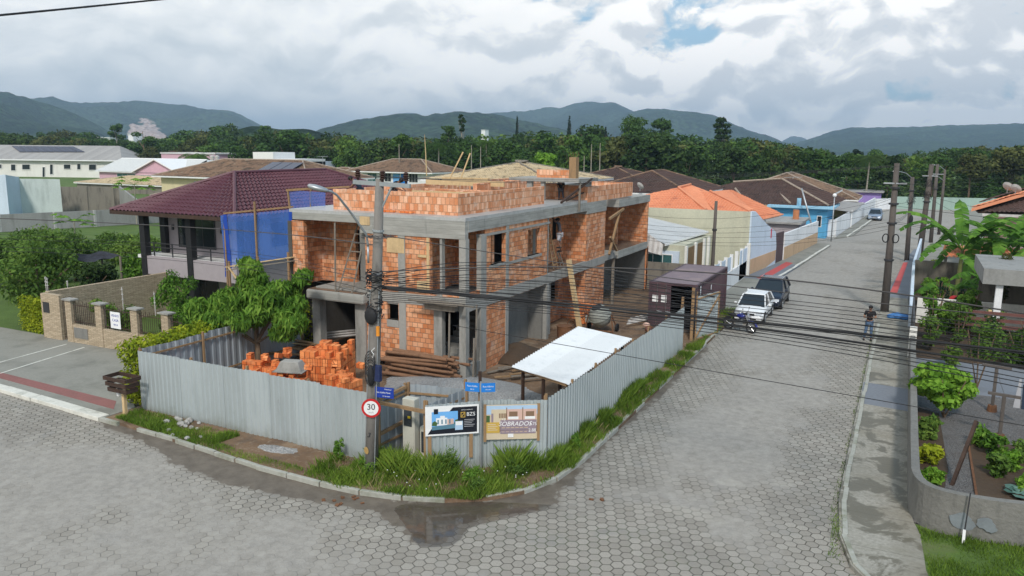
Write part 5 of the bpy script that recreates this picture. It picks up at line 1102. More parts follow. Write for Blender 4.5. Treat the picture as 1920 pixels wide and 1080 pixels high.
def mixer():
    c = G(1124, 622, .1); t = thing('concrete_mixer', 'grey cement mixer with a tilted drum in the dirt yard', 'concrete mixer', c); Mx = Matrix.Translation((c.x, c.y, .92)) @ Matrix.Rotation(R(-28), 4, 'Z') @ Matrix.Rotation(R(28), 4, 'X')
    b = MB(); b.lathe(Mx, [(.2, -.52), (.42, -.42), (.56, -.1), (.57, .05), (.54, .18), (.4, .42), (.28, .52)], 28); b.build('drum', M['mixer'], t, smooth=True)
    b = MB(); b.lathe(Mx, [(.6, -.03), (.6, .03)], 36); b.build('ring_gear', M['mixer'], t); b = MB(); b.lathe(Mx, [(.3, .5), (.26, .54)], 24); b.build('mouth', M['steel'], t)
    b = MB()
    for p, q in [((-.75, -.1, 0), (-.6, 0, .95)), ((.75, -.1, 0), (.6, 0, .95)), ((-.75, -.1, .08), (.75, -.1, .08)), ((-.75, .6, .05), (-.6, 0, .95)), ((.75, .6, .05), (.6, 0, .95)), ((-.7, 0, .95), (-.5, 0, .95)), ((.5, 0, .95), (.7, 0, .95))]: b.tube([c+Vector(p), c+Vector(q)], .035, 8)
    b.build('frame', M['rust'], t); b = MB(); 
    for a in range(6): b.tube([c+Vector((-.85, 0, .85)), c+Vector((-.85, .3*math.cos(a*1.047), .85+.3*math.sin(a*1.047)))], .012, 5)
    b.tube([c+Vector((-.85, .3*math.cos(a*.2618), .85+.3*math.sin(a*.2618))) for a in range(25)], .016, 6); b.build('tilt_wheel', M['rust'], t)
    for x in (-.75, .75): b = MB(); b.cyl(c+Vector((x-.05, .5, .2)), c+Vector((x+.05, .5, .2)), .2, n=18); b.build('wheel', M['black'], t)
    b = MB(); p = c+Vector((-.62, .15, .55)); b.box(p.x-.18, p.x+.12, p.y-.15, p.y+.2, p.z-.15, p.z+.2); b.build('motor_box', M['mixer'], t, bevel=.03)
mixer()
t = thing('water_drum', 'rusty open drum at the foot of the leaning plank', 'drum', G(1058, 640, .1)); c = G(1058, 640, .1); b = MB(); b.cyl(c, c+Vector((0, 0, .75)), .35, .37, 20); b.build('drum', M['rust'], t); b = MB(); b.lathe(Matrix.Translation(c+Vector((0, 0, .75))), [(.39, 0), (.39, .03)], 20); b.build('rim', M['rust'], t)
# wheel and bits near the stack
b = MB(); c = G(1071, 608, .35); b.tube([c+Vector((.2*math.cos(a*.35), 0, .25*math.sin(a*.35))) for a in range(19)], .025, 6); b.tube([c+Vector((-.1, .3, .1)), c+Vector((.5, 1, .35))], .03, 6); b.tube([c+Vector((0, .02, 0)), c+Vector((.1, .4, .1))], .02, 6); tag(b.build('wheelbarrow_wheel', M['rust']), 'rusty wheel rim lying by the tidy block stack', 'wheel')
t = thing('scrap_heap', 'heap of dark and pink rags and scrap before the container door', 'scrap heap', G(1228, 612, .1))
rs = random.Random(21)
for k, mt in enumerate(['rust', 'steel', 'p_peach', 'wood_dark', 'denim', 'redwood', 'steel', 'rust']):
    b = MB(); c = G(1228+rs.uniform(-16, 14), 612+rs.uniform(-8, 6), .25+.05*(k % 3)); b.sphere(c, rs.uniform(.12, .26), rs.uniform(.1, .2), rs.uniform(.07, .15), 9, 6); b.build('scrap', M[mt], t, smooth=False)
def container():
    x0, x1, y0, y1, h = -11.48, -8.99, 38.7, 45.9, 2.59; t = thing('shipping_container', 'faded maroon shipping container with one door leaf closed behind the fence end', 'container', ((x0+x1)/2, (y0+y1)/2, .1)); z0 = .12; h += .0
    b = MB(); corr_sheet(b, (x1-.05, y0+.1), (x1-.05, y1-.1), z0+.15, h-.1, .3, -.06); b.build('side_panel', M['container'], t); b = MB(); corr_sheet(b, (x0+.05, y1-.1), (x0+.05, y0+.1), z0+.15, h-.1, .28, -.036); corr_sheet(b, (x1-.1, y1-.05), (x0+.1, y1-.05), z0+.15, h-.1, .28, -.036); b.build('side_panel', M['container'], t)
    b = MB(); A = (x0+.06, y0+.1, h-.04); roof_sheet(b, (x0+.06, y1-.1, h-.05), (x0+.06, y0+.1, h-.05), (x1-.06, y0+.1, h-.05), (x1-.06, y1-.1, h-.05), .3, .045); b.build('roof', M['container_roof'], t)
    b = MB()
    for x in (x0, x1-.12): b.box(x, x+.12, y0, y0+.12, z0, h); b.box(x, x+.12, y1-.12, y1, z0, h)
    for x in (x0, x1-.1): b.box(x, x+.1, y0+.12, y1-.12, h-.1, h-.005); b.box(x, x+.1, y0+.12, y1-.12, z0, z0+.15)
    b.box(x0+.12, x1-.12, y0, y0+.1, h-.13, h-.003); b.box(x0+.12, x1-.12, y0, y0+.1, z0, z0+.14); b.box(x0+.12, x1-.12, y1-.1, y1, h-.12, h-.003); b.build('corner_frame', M['container'], t)
    b = MB(); b.box(x0+.1, x1-.1, y0+.3, y1-.12, z0+.1, z0+.14); b.build('floor', M['interior'], t)
    xm = x0+1.15; b = MB(); b.box(x0+.13, xm, y0+.01, y0+.06, z0+.16, h-.15); [b.box(x0+.2, xm-.06, y0-.005, y0+.01, z0+.3+.55*i, z0+.6+.55*i) for i in range(4)]; b.build('door', M['container'], t)
    for x in (x0+.45, xm-.25): b = MB(); b.tube([(x, y0-.03, z0+.1), (x, y0-.03, h-.08)], .02, 8); b.tube([(x, y0-.03, 1.1), (x+.28, y0-.04, 1.08)], .015, 6); b.build('lock_bar', M['chrome'], t)
    for x, y, w in ((x0+.2, 1.72, .3), (x0+.66, 1.75, .28)): b = MB(); b.box(x, x+w, y0-.012, y0-.006, y-.18, y+.18); b.build('door_notice', M['p_white'], t)
    b = MB(); b.box(x1+.0, x1+.006, y0+.55, y0+.75, 1.4, 2.45); b.build('side_notice', M['p_white'], t); b = MB(); b.box(x1+.0, x1+.006, y0+3, y0+3.15, 1.9, 2.15); b.build('side_mark', M['p_white'], t)
    b = MB(); b.obox(Matrix.Translation((x1-.02, y0-.55, 1.35)) @ Matrix.Rotation(R(4), 4, 'Z'), .05, 1.1, 2.3); b.build('open_door', M['container'], t)
container()
def gate():
    a, c = Vector((-8.72, 37.4, 0)), Vector((-8.1, 39.5, 0)); t = thing('site_gate', 'open corrugated gate leaf with a rusty timber frame and diagonal brace', 'gate', a); h = 2.25; b = MB(); corr_sheet(b, a[:2], c[:2], .12, h, .2, .02); b.build('sheet', M['fence'], t); d = (c-a).normalized(); n = Vector((d.y, -d.x, 0))*.04
    for nm, p, q in [('frame', a+Vector((0, 0, .1)), a+Vector((0, 0, h+.25))), ('frame', c+Vector((0, 0, .1)), c+Vector((0, 0, h))), ('frame', a+Vector((0, 0, .15)), c+Vector((0, 0, .15))), ('frame', a+Vector((0, 0, h-.12)), c+Vector((0, 0, h-.05))), ('brace', a+Vector((0, 0, .25)), c+Vector((0, 0, h-.2)))]:
        q_ = MB(); q_.bar(p+n, q+n, .09, .05); q_.build(nm, M['wood'], t)
    bars('gate_post', [((-8.85, 37.3, 0), (-8.85, 37.3, 2.7))], .13, 'wood', 'timber post carrying the open gate leaf', 'post')
    bars('gate_post', [((-9.0, 35.9, 0), (-9.0, 35.9, 2.45))], .1, 'wood', 'timber post standing between the fence end and the gate leaf', 'post')
gate()
# mailbox-like waste holder
def wastebin():
    c = Vector((-23.3, 17.2, 0)); t = thing('waste_rack', 'black slatted waste rack on a wooden post at the driveway edge', 'waste rack', c); b = MB(); b.bar(c, c+Vector((0, 0, 1.0)), .11); b.build('post', M['wood_pale'], t); b = MB(); z = .95
    for s in (-1, 1):
        for i in range(3): h = z+.08+i*.2; e = .04*i+.02; b.bar(c+Vector((-.48-e, s*(.2+e), h)), c+Vector((.42+e, s*(.2+e), h)), .03, .13)
    for s in (-1, 1):
        for i in range(3): h = z+.08+i*.2; e = .04*i+.02; b.bar(c+Vector((s*.45-.03+s*e, -.2-e, h)), c+Vector((s*.45-.03+s*e, .2+e, h)), .03, .13)
    b.build('slat', M['wood_dark'], t); b = MB(); [b.bar(c+Vector((-.48, y, z)), c+Vector((.42, y, z)), .1, .02) for y in (-.15, 0, .15)]; b.build('floor_board', M['wood_dark'], t)
    b = MB(); b.sphere(c+Vector((-.2, -.05, .84)), .07, .06, .1); b.build('bag', M['p_white'], t)
wastebin()
# blue safety net at the side
def nets():
    t = thing('safety_net', 'sheer blue safety net on timber poles between the wine-roofed house and the site', 'safety net', (-27, 27.5, 0))
    P = [DY(413, 405, 27.6), DY(420, 402, 27.4), DY(480, 399, 27.0), DY(549, 392, 26.6)]; Q = [DY(424, 520, 27.6), DY(428, 497, 27.4), DY(480, 492, 27.0), DY(548, 484, 26.6)]; b = MB(); n = 24
    for i in range(3):
        for k in range(8):
            f0, f1 = k/8, (k+1)/8; w0, w1 = .05*math.sin(k*1.9+i), .05*math.sin((k+1)*1.9+i); o0, o1 = Vector((0, w0, 0)), Vector((0, w1, 0))
            b.quad(P[i].lerp(P[i+1], f0)+o0, P[i].lerp(P[i+1], f1)+o1, Q[i].lerp(Q[i+1], f1)+o1, Q[i].lerp(Q[i+1], f0)+o0)
    b.build('mesh', M['net'], t)
    b = MB(); c = [DY(537, 356, 28.5), DY(610, 361, 28.2), DY(610, 392, 28.2), DY(544, 393, 28.5)]; b.quad(*c); b.build('upper_mesh', M['net'], t)
    b = MB(); e = [P[1], P[1]+Vector((.22, 0, 0)), Q[1]+Vector((.3, 0, -.1)), Q[0]]; b.quad(*[v+Vector((0, -.06, 0)) for v in e]); e = [P[3], P[3]+Vector((-.2, 0, 0)), Q[3]+Vector((-.15, 0, 0)), Q[3]]; b.quad(*[v+Vector((0, -.04, 0)) for v in e]); b.build('folded_edge', flatc('folded_blue_net', (.012, .06, .36)), t)
    for p, q in [(P[1], Vector((P[1].x, P[1].y, 0))), (DY(477, 378, 26.9), Vector((DY(477, 378, 26.9).x, 26.9, 0))), (DY(537, 356, 28.5), DY(600, 352, 28.3)), (P[1]+Vector((0, 0, .05)), P[3]+Vector((0, 0, .1))), (DY(540, 358, 28.45), DY(544, 395, 28.45)), (DY(583, 356, 28.35), DY(583, 394, 28.35)), (DY(537, 357, 28.45), DY(655, 350, 28.2))]:
        s = MB(); s.bar(p, q, .07); s.build('pole', M['wood'], t)
    # timber staging below it
    t = thing('timber_staging', 'rough timber staging with boards beneath the blue net', 'staging', (-26, 26.5, 0)); z = 3.3
    A, B = DY(427, 500, 26.5), DY(550, 482, 26.2)
    for dz, mt, nm in ((0, 'wood_pale', 'board'), (-.16, 'wood_grey', 'board')):
        s = MB(); s.bar(A+Vector((0, 0, dz)), B+Vector((0, 0, dz)), .3, .05); s.build(nm, M[mt], t)
    for x in (.05, .5, .95): p = A.lerp(B, x); s = MB(); s.bar(Vector((p.x, p.y-.1, 0)), p+Vector((0, -.1, .25)), .08); s.build('upright', M['wood'], t)
    s = MB(); p = A.lerp(B, .05); s.bar(p+Vector((0, -.14, 0)), p+Vector((.9, -.14, -1)), .07); s.bar(p+Vector((1.2, -.14, 0)), p+Vector((.5, -.14, -.9)), .07); s.build('brace', M['wood_pale'], t)
nets()
# ---------------------------------------------------------------- roofs and houses
def tile_plane(mb, A, B, Cc, D, pu=.25, pv=.38, amp=.035, step=.05, res=None, maxu=260):
    """A,B eave ends, Cc,D ridge ends above B,A. undulating tile surface"""
    A, B, Cc, D = map(Vector, (A, B, Cc, D)); n = (B-A).cross(D-A)
    if n.length < 1e-6: n = (B-A).cross(Cc-A)
    n.normalize(); n = n if n.z > 0 else -n; e = (B-A).normalized(); L = (B-A).length; H = max((D-A).length, (Cc-B).length)
    hgt = ((D-A)-e*(D-A).dot(e)).length or ((Cc-A)-e*(Cc-A).dot(e)).length
    nu = int(min(maxu, max(8, L/pu*6))); rows = max(2, int(hgt/pv)); b = len(mb.v); nr = 0; rs = random.Random(int(L*10)); jit = [rs.uniform(-.25, .25) for _ in range(500)]
    for r in range(rows):
        for f, z in ((0, step), (1, 0.0)):
            t = (r+f*.999)/rows; l = A.lerp(D, t); q = B.lerp(Cc, t)
            for i in range(nu+1):
                p = l.lerp(q, i/nu); u = (p-A).dot(e); w = math.cos(u/pu*6.283)*amp + jit[(r*37+int(u/pu)) % 500]*.02; mb.v.append(tuple(p+n*(z+w)))
            nr += 1
    for j in range(nr-1):
        for i in range(nu): k = b+j*(nu+1)+i; mb.face((k, k+1, k+nu+2, k+nu+1))
def hip_roof(parent, x0, x1, y0, y1, ze, zr, mat, axis='y', ridge='ridge_light', hip0=True, hip1=True, name='roof', pu=.25, amp=.035, fascia='wood_dark', maxu=260, inset=None):
    if axis == 'y': hw = (x1-x0)/2; xm = (x0+x1)/2; i = inset or hw; r0 = Vector((xm, y0+(i if hip0 else 0), zr)); r1 = Vector((xm, y1-(i if hip1 else 0), zr))
    else: hw = (y1-y0)/2; ym = (y0+y1)/2; i = inset or hw; r0 = Vector((x0+(i if hip0 else 0), ym, zr)); r1 = Vector((x1-(i if hip1 else 0), ym, zr))
    a, b, c, d = Vector((x0, y0, ze)), Vector((x1, y0, ze)), Vector((x1, y1, ze)), Vector((x0, y1, ze)); m = MB()
    if axis == 'y': fs = [(b, c, r1, r0), (d, a, r0, r1), (a, b, r0, r0), (c, d, r1, r1)]
    else: fs = [(a, b, r1, r0), (c, d, r0, r1), (d, a, r0, r0), (b, c, r1, r1)]
    for k, f in enumerate(fs):
        if (k == 2 and not hip0) or (k == 3 and not hip1): continue
        tile_plane(m, *f, pu=pu, amp=amp, maxu=maxu)
    R_ = m.build(name, M[mat], parent)
    q = MB(); hips = [(r0, r1)]
    if axis == 'y': hips += ([(a, r0), (b, r0)] if hip0 else [])+([(c, r1), (d, r1)] if hip1 else [])
    else: hips += ([(a, r0), (d, r0)] if hip0 else [])+([(b, r1), (c, r1)] if hip1 else [])
    for p, s in hips: q.tube([p+Vector((0, 0, .03)), p.lerp(s, .5)+Vector((0, 0, .05)), s+Vector((0, 0, .05))], .1, 7)
    q.build('ridge', M[ridge], R_)
    f = MB(); t = .05
    for p, s in ((a, b), (b, c), (c, d), (d, a)): f.bar(p+Vector((0, 0, -.1)), s+Vector((0, 0, -.1)), t, .2)
    f.build('fascia', M[fascia], R_)
    s = MB(); s.quad(a+Vector((0, 0, -.12)), d+Vector((0, 0, -.12)), c+Vector((0, 0, -.12)), b+Vector((0, 0, -.12))); s.build('soffit', M[fascia], R_)
    return R_
def window(parent, ax, c, a0, a1, z0, z1, sgn, frame_='white', glass='glass', mull=1, proud=.02):
    """ax 'x': wall plane x=c, opening spans y a0..a1; sgn = outward side"""
    f = MB(); t = .06
    def bx(u0, u1, v0, v1, d0, d1):
        return ((c+sgn*d0, c+sgn*d1, u0, u1, v0, v1) if ax == 'x' else (u0, u1, c+sgn*d0, c+sgn*d1, v0, v1))
    for r in ((a0, a1, z0, z0+t), (a0, a1, z1-t, z1), (a0, a0+t, z0+t, z1-t), (a1-t, a1, z0+t, z1-t)): f.box(*bx(*r, .0, proud+.02))
    for k in range(mull): u = a0+(a1-a0)*(k+1)/(mull+1); f.box(*bx(u-.02, u+.02, z0+t, z1-t, .004, proud+.01))
    w = f.build('window', M[frame_], parent); g = MB(); g.box(*bx(a0+t, a1-t, z0+t, z1-t, .002, proud)); g.build('pane', M[glass], w); return w
def shell(parent, x0, x1, y0, y1, h, mat, name='wall', base=0):
    b = MB(); b.box(x0, x1, y0, y1, base, h); return b.build(name, M[mat], parent)
def dish(p, label, r=.4, az=0):
    t = thing('satellite_dish', label, 'satellite dish', p); Mx = Matrix.Translation(Vector(p)+Vector((0, 0, .5))) @ Matrix.Rotation(az, 4, 'Z') @ Matrix.Rotation(R(55), 4, 'X'); b = MB(); b.lathe(Mx, [(.03, -.1), (r*.6, -.06), (r, .06), (r*.97, .07), (.03, -.07)], 18); b.build('reflector', M['pvc'], t)
    b = MB(); b.tube([Vector(p), Vector(p)+Vector((0, 0, .5))], .03, 6); b.build('mast', M['galv'], t)

def wine_house():
    t = thing('house', 'two-storey pale house with a wine-red hipped tile roof and black balcony posts', 'house', (-35.2, 36, 0)); x0, x1, y0, y1 = -39.7, -30.3, 29.35, 46.8; ze = 5.62
    hip_roof(t, x0, x1, y0, y1, ze, 7.66, 'tile_wine', 'y', 'tile_wine', name='roof', pu=.3, amp=.045, fascia='wood_dark', maxu=300)
    shell(t, -38.0, -31.4, 31.6, 45.5, 5.5, 'lilac')
    b = MB(); b.box(-38.7, -31.0, 30.15, 31.6, 2.95, 3.12); b.build('balcony_floor', M['white'], t); b = MB(); b.box(-37.75, -31.0, 29.98, 30.14, 2.1, 3.12); b.build('balcony_front', M['lilac'], t)
    for x, y in ((-37.95, 30.1), (-34.35, 30.1), (-38.0, 31.5), (-31.35, 31.4)): b = MB(); b.box(x-.2, x+.2, y-.18, y+.18, 0, ze-.12); b.build('post', M['black'], t)
    for k in range(5): b = MB(); x = -37.4+1.45*k; b.bar((x, 30.2, 3.1), (x, 30.2, 3.85), .05); b.build('baluster', M['steel'], t)
    for z in (3.35, 3.6, 3.85): b = MB(); b.bar((-37.9, 30.2, z), (-31.3, 30.2, z), .035); b.build('rail', M['steel'], t)
    window(t, 'y', 31.58, -37.0, -34.1, 3.5, 5.3, -1, 'steel', 'glass', 2); window(t, 'y', 31.58, -37.0, -34.1, .5, 2.4, -1, 'steel', 'glass', 2)
    window(t, 'y', 31.58, -32.5, -31.9, 3.15, 5.2, -1, 'steel', 'glass', 0); window(t, 'x', -31.38, 33, 34.2, 3.7, 5, 1, 'steel', 'glass', 1)
    for k, (x, z) in enumerate([(-33.6, 4.6), (-33.0, 4.6), (-33.5, 2.0), (-32.7, 2.0), (-37.4, 4.6)]): b = MB(); b.box(x-.06, x+.06, 31.5, 31.58, z-.15, z+.15); b.build('wall_lamp', M['steel'], t)
    b = MB(); p = DY(511, 439, 31.3); b.cyl(p, p+Vector((0, -.06, 0)), .18, n=16); b.build('round_vent', M['steel'], t)
wine_house()

def wall_run(name, label, pts, h, mat, th=.18, cap=None, cat='wall', z0=0, pilasters=0, pmat='white'):
    t = thing(name, label, cat, (pts[0][0], pts[0][1], 0)); b = MB(); sg = [(Vector((q[0]-p[0], q[1]-p[1], 0))).normalized() for p, q in zip(pts, pts[1:])]; sg = [Vector((-d.y, d.x, 0)) for d in sg]
    NR = [sg[0]]+[(x+y).normalized()/max(.3, (x+y).normalized().dot(x)) for x, y in zip(sg, sg[1:])]+[sg[-1]]
    for i, (a, c) in enumerate(zip(pts, pts[1:])):
        h0 = h[i] if isinstance(h, (list, tuple)) else h; h1 = h[i+1] if isinstance(h, (list, tuple)) else h
        a, c = Vector((a[0], a[1], 0)), Vector((c[0], c[1], 0)); n, m_ = NR[i]*th/2, NR[i+1]*th/2; k = len(b.v)
        b.v += [tuple(v) for v in (a-n+Vector((0, 0, z0)), a+n+Vector((0, 0, z0)), a+n+Vector((0, 0, h0)), a-n+Vector((0, 0, h0)), c-m_+Vector((0, 0, z0)), c+m_+Vector((0, 0, z0)), c+m_+Vector((0, 0, h1)), c-m_+Vector((0, 0, h1)))]
        b.face((k, k+4, k+7, k+3)); b.face((k+1, k+2, k+6, k+5)); b.face((k+3, k+7, k+6, k+2))
        if i == 0: b.face((k, k+3, k+2, k+1))
        if i == len(pts)-2: b.face((k+4, k+5, k+6, k+7))
    b.build('wall', M[mat], t)
    if cap:
        b = MB()
        for i, (a, c) in enumerate(zip(pts, pts[1:])):
            h0 = h[i] if isinstance(h, (list, tuple)) else h; h1 = h[i+1] if isinstance(h, (list, tuple)) else h
            b.bar((a[0], a[1], h0+.02), (c[0], c[1], h1+.02), th+.06, .04)
        b.build('coping', M[cap], t)
    if pilasters:
        for a, c in zip(pts, pts[1:]):
            L = math.hypot(c[0]-a[0], c[1]-a[1])
            for k in range(int(L/pilasters)+1): f = k*pilasters/L; x, y = a[0]+(c[0]-a[0])*f, a[1]+(c[1]-a[1])*f; b = MB(); b.box(x-th*.75, x+th*.75, y-th*.75, y+th*.75, z0, (h if not isinstance(h, (list, tuple)) else h[0])+.01); b.build('pilaster', M[pmat], t)
    return t
def stone_fence():
    t = thing('stone_wall', 'brown stacked-stone garden wall with iron grilles along the driveway', 'wall', (-33, 22.9, 0)); y = 22.9; b = MB()
    b.box(-36.4, -35.05, y, y+.25, .1, 2.25); b.build('corner_block', M['stone'], t); b = MB(); b.box(-34.55, -24.9, y+.03, y+.22, .1, .98); b.build('low_wall', M['stone'], t)
    for k, x in enumerate((-34.65, -32.55, -30.2, -28.25, -25.6)):
        b = MB(); b.box(x, x+.42, y, y+.26, .1, 2.08); b.build('pier', M['stone'], t); b = MB(); b.box(x-.12, x+.54, y-.08, y+.34, 2.085, 2.15); b.build('pier_cap', M['concrete'], t)
    b = MB(); b.box(-36.4, -36.15, y+.25, 31.0, .1, 2.3); b.build('side_wall', M['stone'], t)
    def grille(x0, x1, z0, z1, nm='grille'):
        b = MB(); n = int((x1-x0)/.13)
        for i in range(n+1): x = x0+(x1-x0)*i/n; b.tube([(x, y+.13, z0), (x, y+.13, z1+(.08 if i % 2 else 0))], .012, 5)
        for z in (z0+.12, z1-.12): b.bar((x0, y+.13, z), (x1, y+.13, z), .03)
        b.build(nm, M['wood_dark'], t)
    grille(-35.0, -34.7, .15, 2.1, 'garden_gate'); grille(-34.2, -32.6, .98, 2.0); grille(-32.1, -30.25, .98, 2.0); grille(-29.75, -28.3, .98, 1.95); grille(-27.8, -25.65, .3, 1.9, 'drive_gate')
    b = MB(); b.box(-34.15, -33.2, y+.0, y+.025, .35, .85); b.build('meter_hatch', M['plaster_dark'], t); b = MB(); b.box(-36.25, -35.8, y-.02, y, 1.35, 1.85); b.build('mail_hatch', M['steel'], t)
    s = thing('sale_sign', 'white sign with blue lettering hung on the iron grille of the stone wall', 'sign', (-31.4, y, 1.3)); b = MB(); b.box(-31.55, -30.9, y+.02, y+.04, 1.1, 1.85); b.build('board', M['p_white'], s)
    F = frame((-31.22, y+.018, 1.68), (1, 0, 0), (0, 0, 1)); text('VENDO', .15, F, M['signblue'], s); text('CASA', .17, frame((-31.22, y+.018, 1.47), (1, 0, 0), (0, 0, 1)), M['signblue'], s); text('9914', .14, frame((-31.22, y+.018, 1.26), (1, 0, 0), (0, 0, 1)), M['signblue'], s)
    for k, (px, yb, yt) in enumerate([(87, 545, 520), (90, 545, 522), (127, 540, 527), (231, 575, 543), (291, 580, 552), (395, 600, 568)]):
        p = G(px, yb, 2.25 if k < 3 else 2.1); q = p+Vector((0, 0, (yb-yt)*.028)); m = MB(); m.tube([p-Vector((0, 0, .3)), q], .018, 5); [m.cyl(p.lerp(q, f), p.lerp(q, f)+Vector((0, 0, .04)), .045, n=6) for f in (.35, .6, .85)]; tag(m.build('wire_post', M['pvc']), 'small electric-fence post with white insulators on the stone wall', 'post', 'electric fence posts')
stone_fence()
# block wall, mouldy walls beyond the garden
wall_run('block_wall', 'long low grey block wall with pale pilasters beyond the garden', [(-89, 40), (-85.7, 50.3), (-82.5, 59), (-79.5, 70)], 1.85, 'greywall', .18, pilasters=5.2, pmat='pvc')
A1, A2 = DR(34, 335, 122), DR(112, 336, 122); wall_run('high_wall', 'high weathered white rendered wall beyond the grey block wall', [(A1.x, A1.y), (A2.x, A2.y)], [A1.z, A2.z], 'mossy_white', .25)
A0 = DR(-60, 333, 120); b0 = DR(8, 320, 118); wall_run('high_wall', 'pale gable-topped white wall at the left edge of the view', [(A0.x, A0.y), (b0.x, b0.y), (A1.x, A1.y)], [5.0, 5.4, A1.z+.2], 'bluewhite', .25)
A3, A4 = DR(112, 350, 126), DR(224, 352, 124); wall_run('old_wall', 'dark mouldy block wall right of the high white wall', [(A3.x, A3.y), (A4.x, A4.y)], [A3.z, A4.z], 'oldwall', .25, pilasters=3.4, pmat='oldwall')
A5 = DR(262, 374, 112); wall_run('old_wall', 'grey sloping-topped wall beside the mouldy block wall', [(A4.x, A4.y), (A5.x, A5.y)], [A4.z+.2, A5.z-.3], 'greywall', .25)
def long_house():
    a, b_ = DR(225, 298, 250), DR(-120, 297, 285); t = thing('apartment_block', 'long white two-storey building with solar panels on its grey roof', 'building', (a.x, a.y, 0)); d = (b_-a); d.z = 0; L = d.length; d.normalize(); n = Vector((d.y, -d.x, 0)); n = n if n.y > 0 else -n; z = 4.9
    o = Vector((a.x, a.y, 0)); b = MB(); p = [o, o+d*L, o+d*L+n*14, o+n*14]; b.prism([(q.x, q.y) for q in p][::-1], -.1, z); b.build('wall', M['cream'], t); e = n*-1.0; zr = z+4.0; m = MB(); P0, P1, P2, P3 = o+e-d*1.2, o+d*L+e, o+d*L+n*8, o+n*8+d*5
    P0.z = P1.z = z; P2.z = P3.z = zr; m.quad(P1, P0, P3, P2); Q = o+n*15-d*1.2; Q.z = z; Q2 = o+d*L+n*15; Q2.z = z; m.quad(P0, Q, P3); m.quad(Q, Q2, P2, P3); R_ = m.build('roof', M['fibre'], t)
    up = (P3-P0); up = (P2-P1).normalized(); nn = (P0-P1).cross(up).normalized(); nn = nn if nn.z > 0 else -nn
    def on(px, py):   # point of the roof slope on a sight line
        v = _ray(px, py); q = Vector((0, 0, CAM_H)); s = (P1-q).dot(nn)/v.dot(nn); return q+v*s
    f = MB(); f.bar(P0+Vector((0, 0, -.15)), P1+Vector((0, 0, -.15)), .2, .3); f.build('gutter', M['p_white'], t)
    c = [on(37, 286), on(160, 286), on(139, 276), on(22, 275)]; 
    for k in range(9):
        l0, l1 = k/9+.004, (k+1)/9-.004; s = MB(); q = [c[0].lerp(c[1], l0), c[0].lerp(c[1], l1), c[3].lerp(c[2], l1), c[3].lerp(c[2], l0)]; q = [x+nn*.25 for x in q]; s.quad(*q); s.quad(*[x-nn*.05 for x in q][::-1]); s.build('solar_panel', M['solar'], t)
    F = frame(o, d, (0, 0, 1))
    def onw(px, py): v = _ray(px, py); q = Vector((0, 0, CAM_H)); s = (o-q).dot(n)/v.dot(n); return q+v*s
    for (x0, y0, x1, y1) in [(42, 308, 57, 318), (120, 308, 133, 317), (167, 308, 181, 319), (21, 308, 30, 320), (145, 307, 152, 318), (80, 313, 85, 332), (94, 308, 100, 327), (0, 308, 4, 316)]:
        q = [onw(x0, y1), onw(x1, y1), onw(x1, y0), onw(x0, y0)]; w = MB(); w.quad(*[v-n*.08 for v in q]); f = w.build('window', M['glass'], t); w = MB(); 
        for i in range(4): w.bar(q[i]-n*.1, q[(i+1) % 4]-n*.1, .12)
        w.build('frame', M['white'], f)
long_house()
def front_frame(px, py, dist, yawdeg=0):
    """local frame at the ground under a sight line"""
    p = DR(px, py, dist); return Vector((p.x, p.y, 0))
def simple_house(label, x0, x1, y0, y1, h, zr, wall, roof, axis='x', hips=(True, True), over=.6, windows=(), ridge='ridge_light', name='house', pu=.3, maxu=160, fascia='white', inset=None):
    t = thing(name, label, 'house', ((x0+x1)/2, (y0+y1)/2, 0)); shell(t, x0, x1, y0, y1, h, wall, base=-.05)
    hip_roof(t, x0-over, x1+over, y0-over, y1+over, h+.12, zr, roof, axis, ridge, hips[0], hips[1], pu=pu, maxu=maxu, fascia=fascia, inset=inset)
    for w in windows: window(t, *w)
    return t
def gable(t, x0, x1, y, h, zr, mat, th=.2): b = MB(); xm = (x0+x1)/2; b.hexa([(x0, y, h), (x1, y, h), (x1, y+th, h), (x0, y+th, h), (xm-.01, y, zr), (xm+.01, y, zr), (xm+.01, y+th, zr), (xm-.01, y+th, zr)]); b.build('gable', M[mat], t)
# pink house with a white roof
def pink():
    D_ = 150; A = DY(258, 322, 120); x0, x1 = A.x-1, A.x+14; t = simple_house('pink house with a whitish gabled roof and green-glazed porch', -166, -139.5, 120.8, 134, 3.2, 6.1, 'pink', 'tile_white', 'x', (False, False), 0.6, (('y', 120.8, -151.5, -146, .9, 2.9, -1, 'p_white', 'glass_green', 2), ('y', 120.8, -160, -153, .9, 2.9, -1, 'p_white', 'glass_green', 3)), 'p_white')
    b = MB(); b.box(-152.5, -139, 119.6, 120.79, 0, 3.2); b.build('porch', M['pink'], t); gable(t, -152.3, -138.8, 119.5, 3.3, 5.9, 'pink'); m = MB(); xm = -145.5
    m.hexa([(-152.9, 118.9, 3.2), (xm, 118.9, 6.05), (xm, 127, 6.05), (-152.9, 127, 3.2), (-152.9, 118.9, 3.45), (xm, 118.9, 6.3), (xm, 127, 6.3), (-152.9, 127, 3.45)]); m.hexa([(xm, 118.9, 6.05), (-138.2, 118.9, 3.2), (-138.2, 127, 3.2), (xm, 127, 6.05), (xm, 118.9, 6.3), (-138.2, 118.9, 3.45), (-138.2, 127, 3.45), (xm, 127, 6.3)]); m.build('porch_roof', M['p_white'], t)
    window(t, 'y', 119.6, -150.8, -146.6, .9, 2.8, -1, 'p_white', 'glass_green', 1)
    s = simple_house('plain pink upper volume with a flat pale coping behind the gabled pink house', -172, -153, 143, 155, 7.2, 7.4, 'pink', 'tile_white', 'x', (True, True), .2)
pink()
